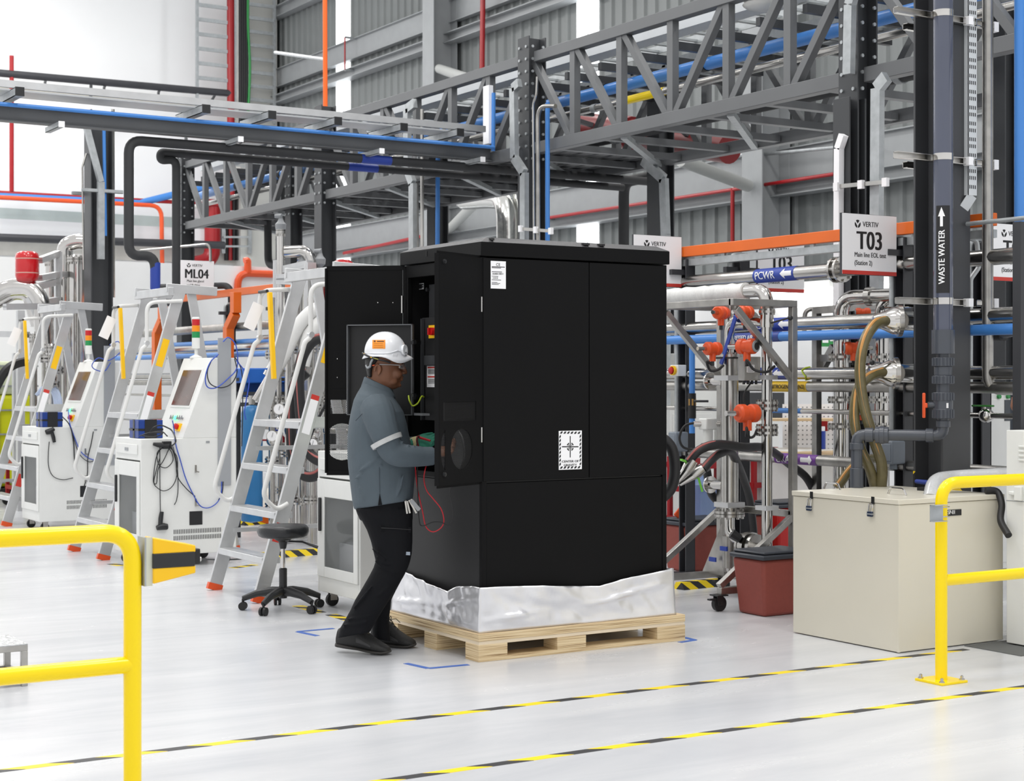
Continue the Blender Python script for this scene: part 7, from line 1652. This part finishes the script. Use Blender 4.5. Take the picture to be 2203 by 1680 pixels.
for i, (px, y_) in enumerate(((600, 880), (640, 905), (585, 938), (672, 955))):
    c = PD(px, y_, 14.1); t = thing('gauge', 'round white pressure gauge on the glycol skid', 'gauge', c, 'pressure gauges on the glycol skid'); mk('case', MB().cyl(c, c+FW*.04, .05, seg=20), STEEL, t); mk('dial', MB().cyl(c-FW*.003, c, .044, seg=20), WPAPER, t); mk('needle', MB().bar(c-FW*.005-Z*.01, c-FW*.005+Z*.03+RT*.01, .005, .002), INK, t); mk('stem', MB().tube([c+FW*.03, c+FW*.6], .012, 8), STEEL, t)
hose([G(706, 725, 13.3), G(672, 735, 13.3), G(648, 775, 13.3), G(643, 830, 13.3), G(650, 920, 13.3), G(662, 970, 13.3), G(690, 992, 13.3), G(720, 985, 13.3)], .045, 'thick black red striped hose hanging in a long loop behind the step ladder')
hose([G(660, 800, 13.5), G(633, 830, 13.5), G(627, 900, 13.5), G(630, 980, 13.5), G(650, 1020, 13.5), G(682, 1022, 13.5), G(715, 985, 13.5)], .045, 'second black red striped hose loop lower behind the step ladder')
hang([G(720, 840, 13), G(690, 890, 13), G(660, 960, 13), G(635, 1035, 13), G(622, 1070, 13)], .012, RUB, 'black cable running diagonally down behind the step ladder')
def drum(px, d, y0, y1, wpx, m, label):
    p = PD(px, 815, d); r = wpx*d/F/2; z0 = max(0, CZ+(PCY-y1)*d/F); z1 = CZ+(PCY-y0)*d/F; t = thing('tank_cylinder', label, 'tank', (p.x, p.y, z0), 'blue cylindrical tanks')
    mk('shell', MB().lathe([(0, 0), (r, .02), (r, z1-z0-.08), (r*.8, z1-z0-.02), (0, z1-z0)], (p.x, p.y, z0), seg=28), m, t, ang=60); mk('valve', MB().cyl((p.x, p.y, z1), (p.x, p.y, z1+.08), .03), STEEL, t)
CY = mat('cyan_blue_tank', (46, 120, 178), .35, var=.06)
drum(542, 14.6, 870, 1125, 46, CY, 'tall blue cylindrical tank between the middle cart and step ladder'); drum(668, 15.2, 900, 1100, 26, CY, 'blue cylindrical tank glimpsed right of the step ladder')
for px, y_, w_, d in ((545, 808, .34, 15.3), (556, 838, .42, 15.6), (596, 826, .2, 16)):
    c = PD(px, y_, d); single('blue_crate', MB().box((c.x-w_/2, c.y-.2, c.z-.07), (c.x+w_/2, c.y+.2, c.z+.07)), mat('crate_blue', (36, 104, 196), .4), 'blue plastic crate on the rack behind the step ladder, '+{808: 'upper', 838: 'lower', 826: 'right'}[y_]+' one', 'crate', 'blue crates behind the step ladder', bev=.012)
t = thing('crate_rack', 'dark steel rack holding blue crates behind the middle cart', 'rack', PD(545, 1100, 15.5)); t.location.z = 0; WM[t.name] = M.Translation(t.location)
for y_ in (816, 846, 870): a, b = PD(510, y_, 15.4), PD(620, y_, 15.4); mk('shelf', MB().bar(a, b, .5, .03), DGREY, t)
for px in (512, 618): p = PD(px, 815, 15.4); mk('post', MB().box((p.x-.02, p.y-.02, 0), (p.x+.02, p.y+.02, CZ)), DGREY, t)
c = PZ(597, 1120); single('jerry_can', MB().lathe([(0, 0), (.14, .01), (.15, .04), (.15, .28), (.11, .34), (.035, .36), (.035, .4), (0, .4)], (c.x, c.y, .0), seg=20), mat('milky_plastic', (232, 230, 220), .35), 'white plastic canister on the floor behind the step ladder treads', 'canister')
c = PZ(560, 1128, 0); single('orange_box', MB().box((c.x-.1, c.y, 0), (c.x+.3, c.y+.25, .16)), ORG, 'orange box low behind the step ladder treads', 'box', bev=.01)
def bin_(px, y_, d, w, h, label, lid=True, m=None):
    c = PZ(px, y_) if y_ else PD(px, 815, d); m = m or mat('terracotta_plastic', (146, 70, 60), .55, var=.05, scale=40)
    t = thing('waste_bin', label, 'bin', (c.x, c.y, 0), 'terracotta storage bins with dark lids'); b = MB()
    l = w*.72
    rr = [b.ring([c+V((sx_*w*k_/2, sy_*l*k_/2, z_)) for sx_, sy_ in ((-1, -1), (1, -1), (1, 1), (-1, 1))]) for z_, k_ in ((.0, .84), (h, 1))]; b.skin(rr); mk('tub', b, m, t, bev=.02)
    if lid: mk('lid', MB().box((c.x-w*.53, c.y-l*.55, h), (c.x+w*.53, c.y+l*.55, h+.03)).box((c.x-w*.48, c.y-l*.5, h+.03), (c.x+w*.48, c.y+l*.5, h+.05)), mat('lid_grey', (52, 56, 64), .45), t, bev=.012)
bin_(1662, 1318, 0, .42, .36, 'terracotta bin with dark lid beside the beige tank box')
bin_(1500, 1225, 0, .46, .36, 'terracotta bin with dark lid behind the steel frame near the cabinet'); bin_(1592, 1200, 0, .34, .36, 'terracotta bin with dark lid between the two steel risers behind')
bin_(1690, 1195, 0, .44, .42, 'bright red bin behind the steel frame post', m=mat('bright_red', (186, 26, 22), .45)); bin_(668, 1130, 0, .5, .22, 'terracotta tub without lid behind the step ladder treads', lid=False)
c = PZ(1512, 1160, .0); bw = PD(1515, 1115, 13.6); t = thing('water_bottle', 'blue water dispenser bottle standing behind the steel frame', 'bottle', (bw.x, bw.y, .28)); mk('bottle', MB().lathe([(0, 0), (.13, .0), (.135, .03), (.125, .12), (.135, .16), (.135, .27), (.06, .34), (.03, .36), (.03, .4), (0, .4)], (bw.x, bw.y, .35), seg=22), mat('blue_bottle', (120, 150, 200), .12, alpha=.7), t); mk('cap', MB().cyl((bw.x, bw.y, .75), (bw.x, bw.y, .78), .034), BLUET, t); mk('stand', MB().box((bw.x-.15, bw.y-.15, 0), (bw.x+.15, bw.y+.15, .35)), WHITE, t, bev=.01)
c = PD(1455, 1112, 12.75); single('orange_tool', MB().bar(c, c+RT*.08+Z*.1, .03, .06), ORG2, 'orange tool lying on the dark bin lid near the cabinet', 'tool', bev=.008)
# ---------------------------------------------------------------- low trolley right of the left ladder tops; white boxes behind the rig on the right
def wbox(px0, px1, y0, y1, d, label, depth=.5, m=WHITE, panel=True, nm='white_cabinet', cat='cabinet', grp=None):
    a = PD(px0, y1, d); b = PD(px1, y0, d); w = (b-a).dot(RT)/.848; z0 = max(0, a.z); t = thing(nm, label, cat, (a.x, a.y, z0), grp)
    mk('body', MB().box((a.x, a.y, z0), (a.x+w, a.y+depth, b.z)), m, t, bev=.006)
    if panel: mk('door_panel', MB().box((a.x+.03, a.y-.008, z0+.05), (a.x+w-.03, a.y, b.z-.05)), m, t, bev=.003)
    return t, a, w, b.z
t, a, w_, z_ = wbox(2088, 2215, 845, 1230, 12.2, 'white control cabinet with small dark screen at right behind the column')
mk('screen', MB().box((a.x+.36, a.y-.012, 1.18), (a.x+.56, a.y-.008, 1.34)), mat('screen_grey', (62, 68, 74), .2), t); mk('handle', MB().box((a.x+.1, a.y-.03, .62), (a.x+.13, a.y-.008, .85)), RUB, t); mk('label', MB().box((a.x+.08, a.y-.011, .88), (a.x+.2, a.y-.009, .95)), WPAPER, t)
for q in range(3): mk('green_button', MB().cyl((a.x+.3+q*.1, a.y-.02, z_-.03), (a.x+.3+q*.1, a.y, z_-.03), .016), GREEN, t)
wbox(1442, 1545, 880, 1150, 15.9, 'white base cabinet behind the black hoses beside the black cabinet', .5); wbox(1700, 1830, 970, 1190, 14.4, 'white workbench cabinet behind the beige tank box', .6); wbox(1560, 1690, 906, 1150, 16.3, 'white low cabinet seen between the steel risers', .5)
wbox(1462, 1560, 760, 1160, 16.2, 'pale wall unit behind the orange transmitters', .3); wbox(1585, 1700, 845, 905, 16.4, 'dark grey machine housing behind the steel frame', .4, DGREY, False, 'machine_housing', 'machine')
# pegboard, bottle and tape on the bench
pg = PD(1760, 950, 15.2); t = thing('pegboard', 'white perforated tool board behind the rig', 'board', pg); R_ = M((RT, FW, Z)).transposed()
mk('board', MB().box((-.33, 0, -.35), (.33, .02, .35), R_, pg), WPAPER, t)
b = MB()
for i in range(16):
    for j in range(16): b.box((-.31+i*.04, -.002, -.33+j*.043), (-.298+i*.04, 0, -.318+j*.043), R_, pg)
tag(mk('holes', b, GREYP, t), kind='stuff'); mk('red_hook', MB().box((.02, -.05, .1), (.08, -.003, .2), R_, pg), RED, t)
single('shelf_board', MB().box((-.45, -.3, -.02), (.4, .3, 0), R_, PD(1762, 970, 14.6)), mat('birch', (214, 186, 146), .5), 'pale wooden bench shelf behind the rig', 'shelf'); single('shelf_board', MB().box((-.45, -.2, -.02), (.4, .2, 0), R_, PD(1745, 900, 14.9)), mat('birch', (214, 186, 146), .5), 'upper pale wooden shelf behind the rig', 'shelf')
c = PD(1768, 966, 14.4); t = thing('spray_can', 'blue spray can standing on the wooden bench shelf', 'can', c); mk('can', MB().cyl(c, c+Z*.16, .033), BLUET, t); mk('cap', MB().cyl(c+Z*.16, c+Z*.2, .028), WPAPER, t)
# exit box, light strips on the back partition
c = PX(1782, 732, XP-.06); t = thing('exit_sign', 'small green emergency exit sign on the back partition', 'sign', c); mk('panel', MB().box((-.11, 0, -.075), (.11, .03, .075), R_, c), GREEN, t); mk('figure', MB().box((-.07, -.004, -.03), (.0, 0, .03), R_, c).box((.02, -.004, -.01), (.07, 0, .01), R_, c), WINK, t)
TUBE = mat('lamp_tube', (255, 255, 250), .4, emit=3.5)
for i, (x0_, x1_, y_) in enumerate(((1668, 1782, 640), (1905, 1965, 622), (1445, 1462, 645))):
    z_ = PX(x0_, y_, XP-.12).z; ya_, yb2 = PX(x0_, y_, XP-.12).y, PX(x1_, y_, XP-.12).y
    t = thing('strip_lamp', 'glowing strip lamp on the back partition, '+('behind the second T03 sign', 'right of the T03 station', 'beside the cabinet top')[i], 'lamp', (XP-.12, yb2, z_), 'strip lamps on the back partition'); mk('tube', MB().tube([(XP-.12, yb2, z_), (XP-.12, ya_, z_)], .09, 12), TUBE, t); mk('tray', MB().box((XP-.1, yb2, z_+.09), (XP-.02, ya_, z_+.16)), WHITE, t)
# second person glimpsed at right edge: only an elbow shows behind the dark post
pd = 11.6; Pq = lambda px, y_, s=0.: PD(px, y_, pd-s)
m2 = thing('person', 'person mostly hidden at the right edge, only a bent elbow in dark sleeve visible', 'person', (Pq(2225, 815).x, Pq(2225, 815).y, 0))
b = MB()
def l2(pts): b.tube([Pq(*p[:3]) for p in pts], [p[3] for p in pts], 14)
l2([(2228, 760, 0, .10), (2228, 800, 0, .15), (2228, 860, 0, .16), (2226, 930, 0, .15), (2226, 990, 0, .16)]); b.ell(Pq(2232, 695), (.085, .075, .12), BU); l2([(2230, 745, 0, .055), (2231, 715, 0, .055)])
l2([(2212, 782, .12, .055), (2196, 830, .16, .05), (2186, 872, .17, .042), (2205, 905, .22, .036), (2232, 900, .26, .03)])
for s in (-.1, .1): l2([(2226, 990, s, .1), (2226, 1100, s, .075), (2226, 1240, s, .05), (2226, 1262, s, .05)])
hand(b, Pq(2232, 900, .26), RT, Z, -FW, .5); b.ell(Pq(2222, 700, .0), (.02, .015, .015), BU)
zf = min(v.co.z for v in b.bm.verts)
bd = mk('body', b, mat('skin_b', (176, 124, 98), .5), m2, remesh=.008, smooth=4); bd.location.z -= zf
def cl(nm, pts, m): 
    global b
    b = MB(); l2(pts); o = mk(nm, b, m, m2, remesh=.009, smooth=3); o.location.z -= zf
b = MB(); l2([(2228, 765, 0, .12), (2228, 800, 0, .17), (2228, 860, 0, .175), (2226, 930, 0, .17), (2226, 985, 0, .175)]); l2([(2212, 780, .12, .07), (2198, 828, .16, .064), (2191, 856, .17, .056)]); o = mk('shirt', b, mat('dark_slate_cloth', (66, 74, 84), .85), m2, remesh=.009, smooth=3); o.location.z -= zf
b = MB(); [l2([(2226, 985, s, .12), (2226, 1100, s, .09), (2226, 1235, s, .07)]) for s in (-.1, .1)]; o = mk('trousers', b, TROU, m2, remesh=.009, smooth=3); o.location.z -= zf
b = MB(); l2([(2233, 660, 0, .07), (2233, 675, 0, .088), (2236, 690, 0, .085)]); o = mk('hair', b, HAIRM, m2, remesh=.008); o.location.z -= zf
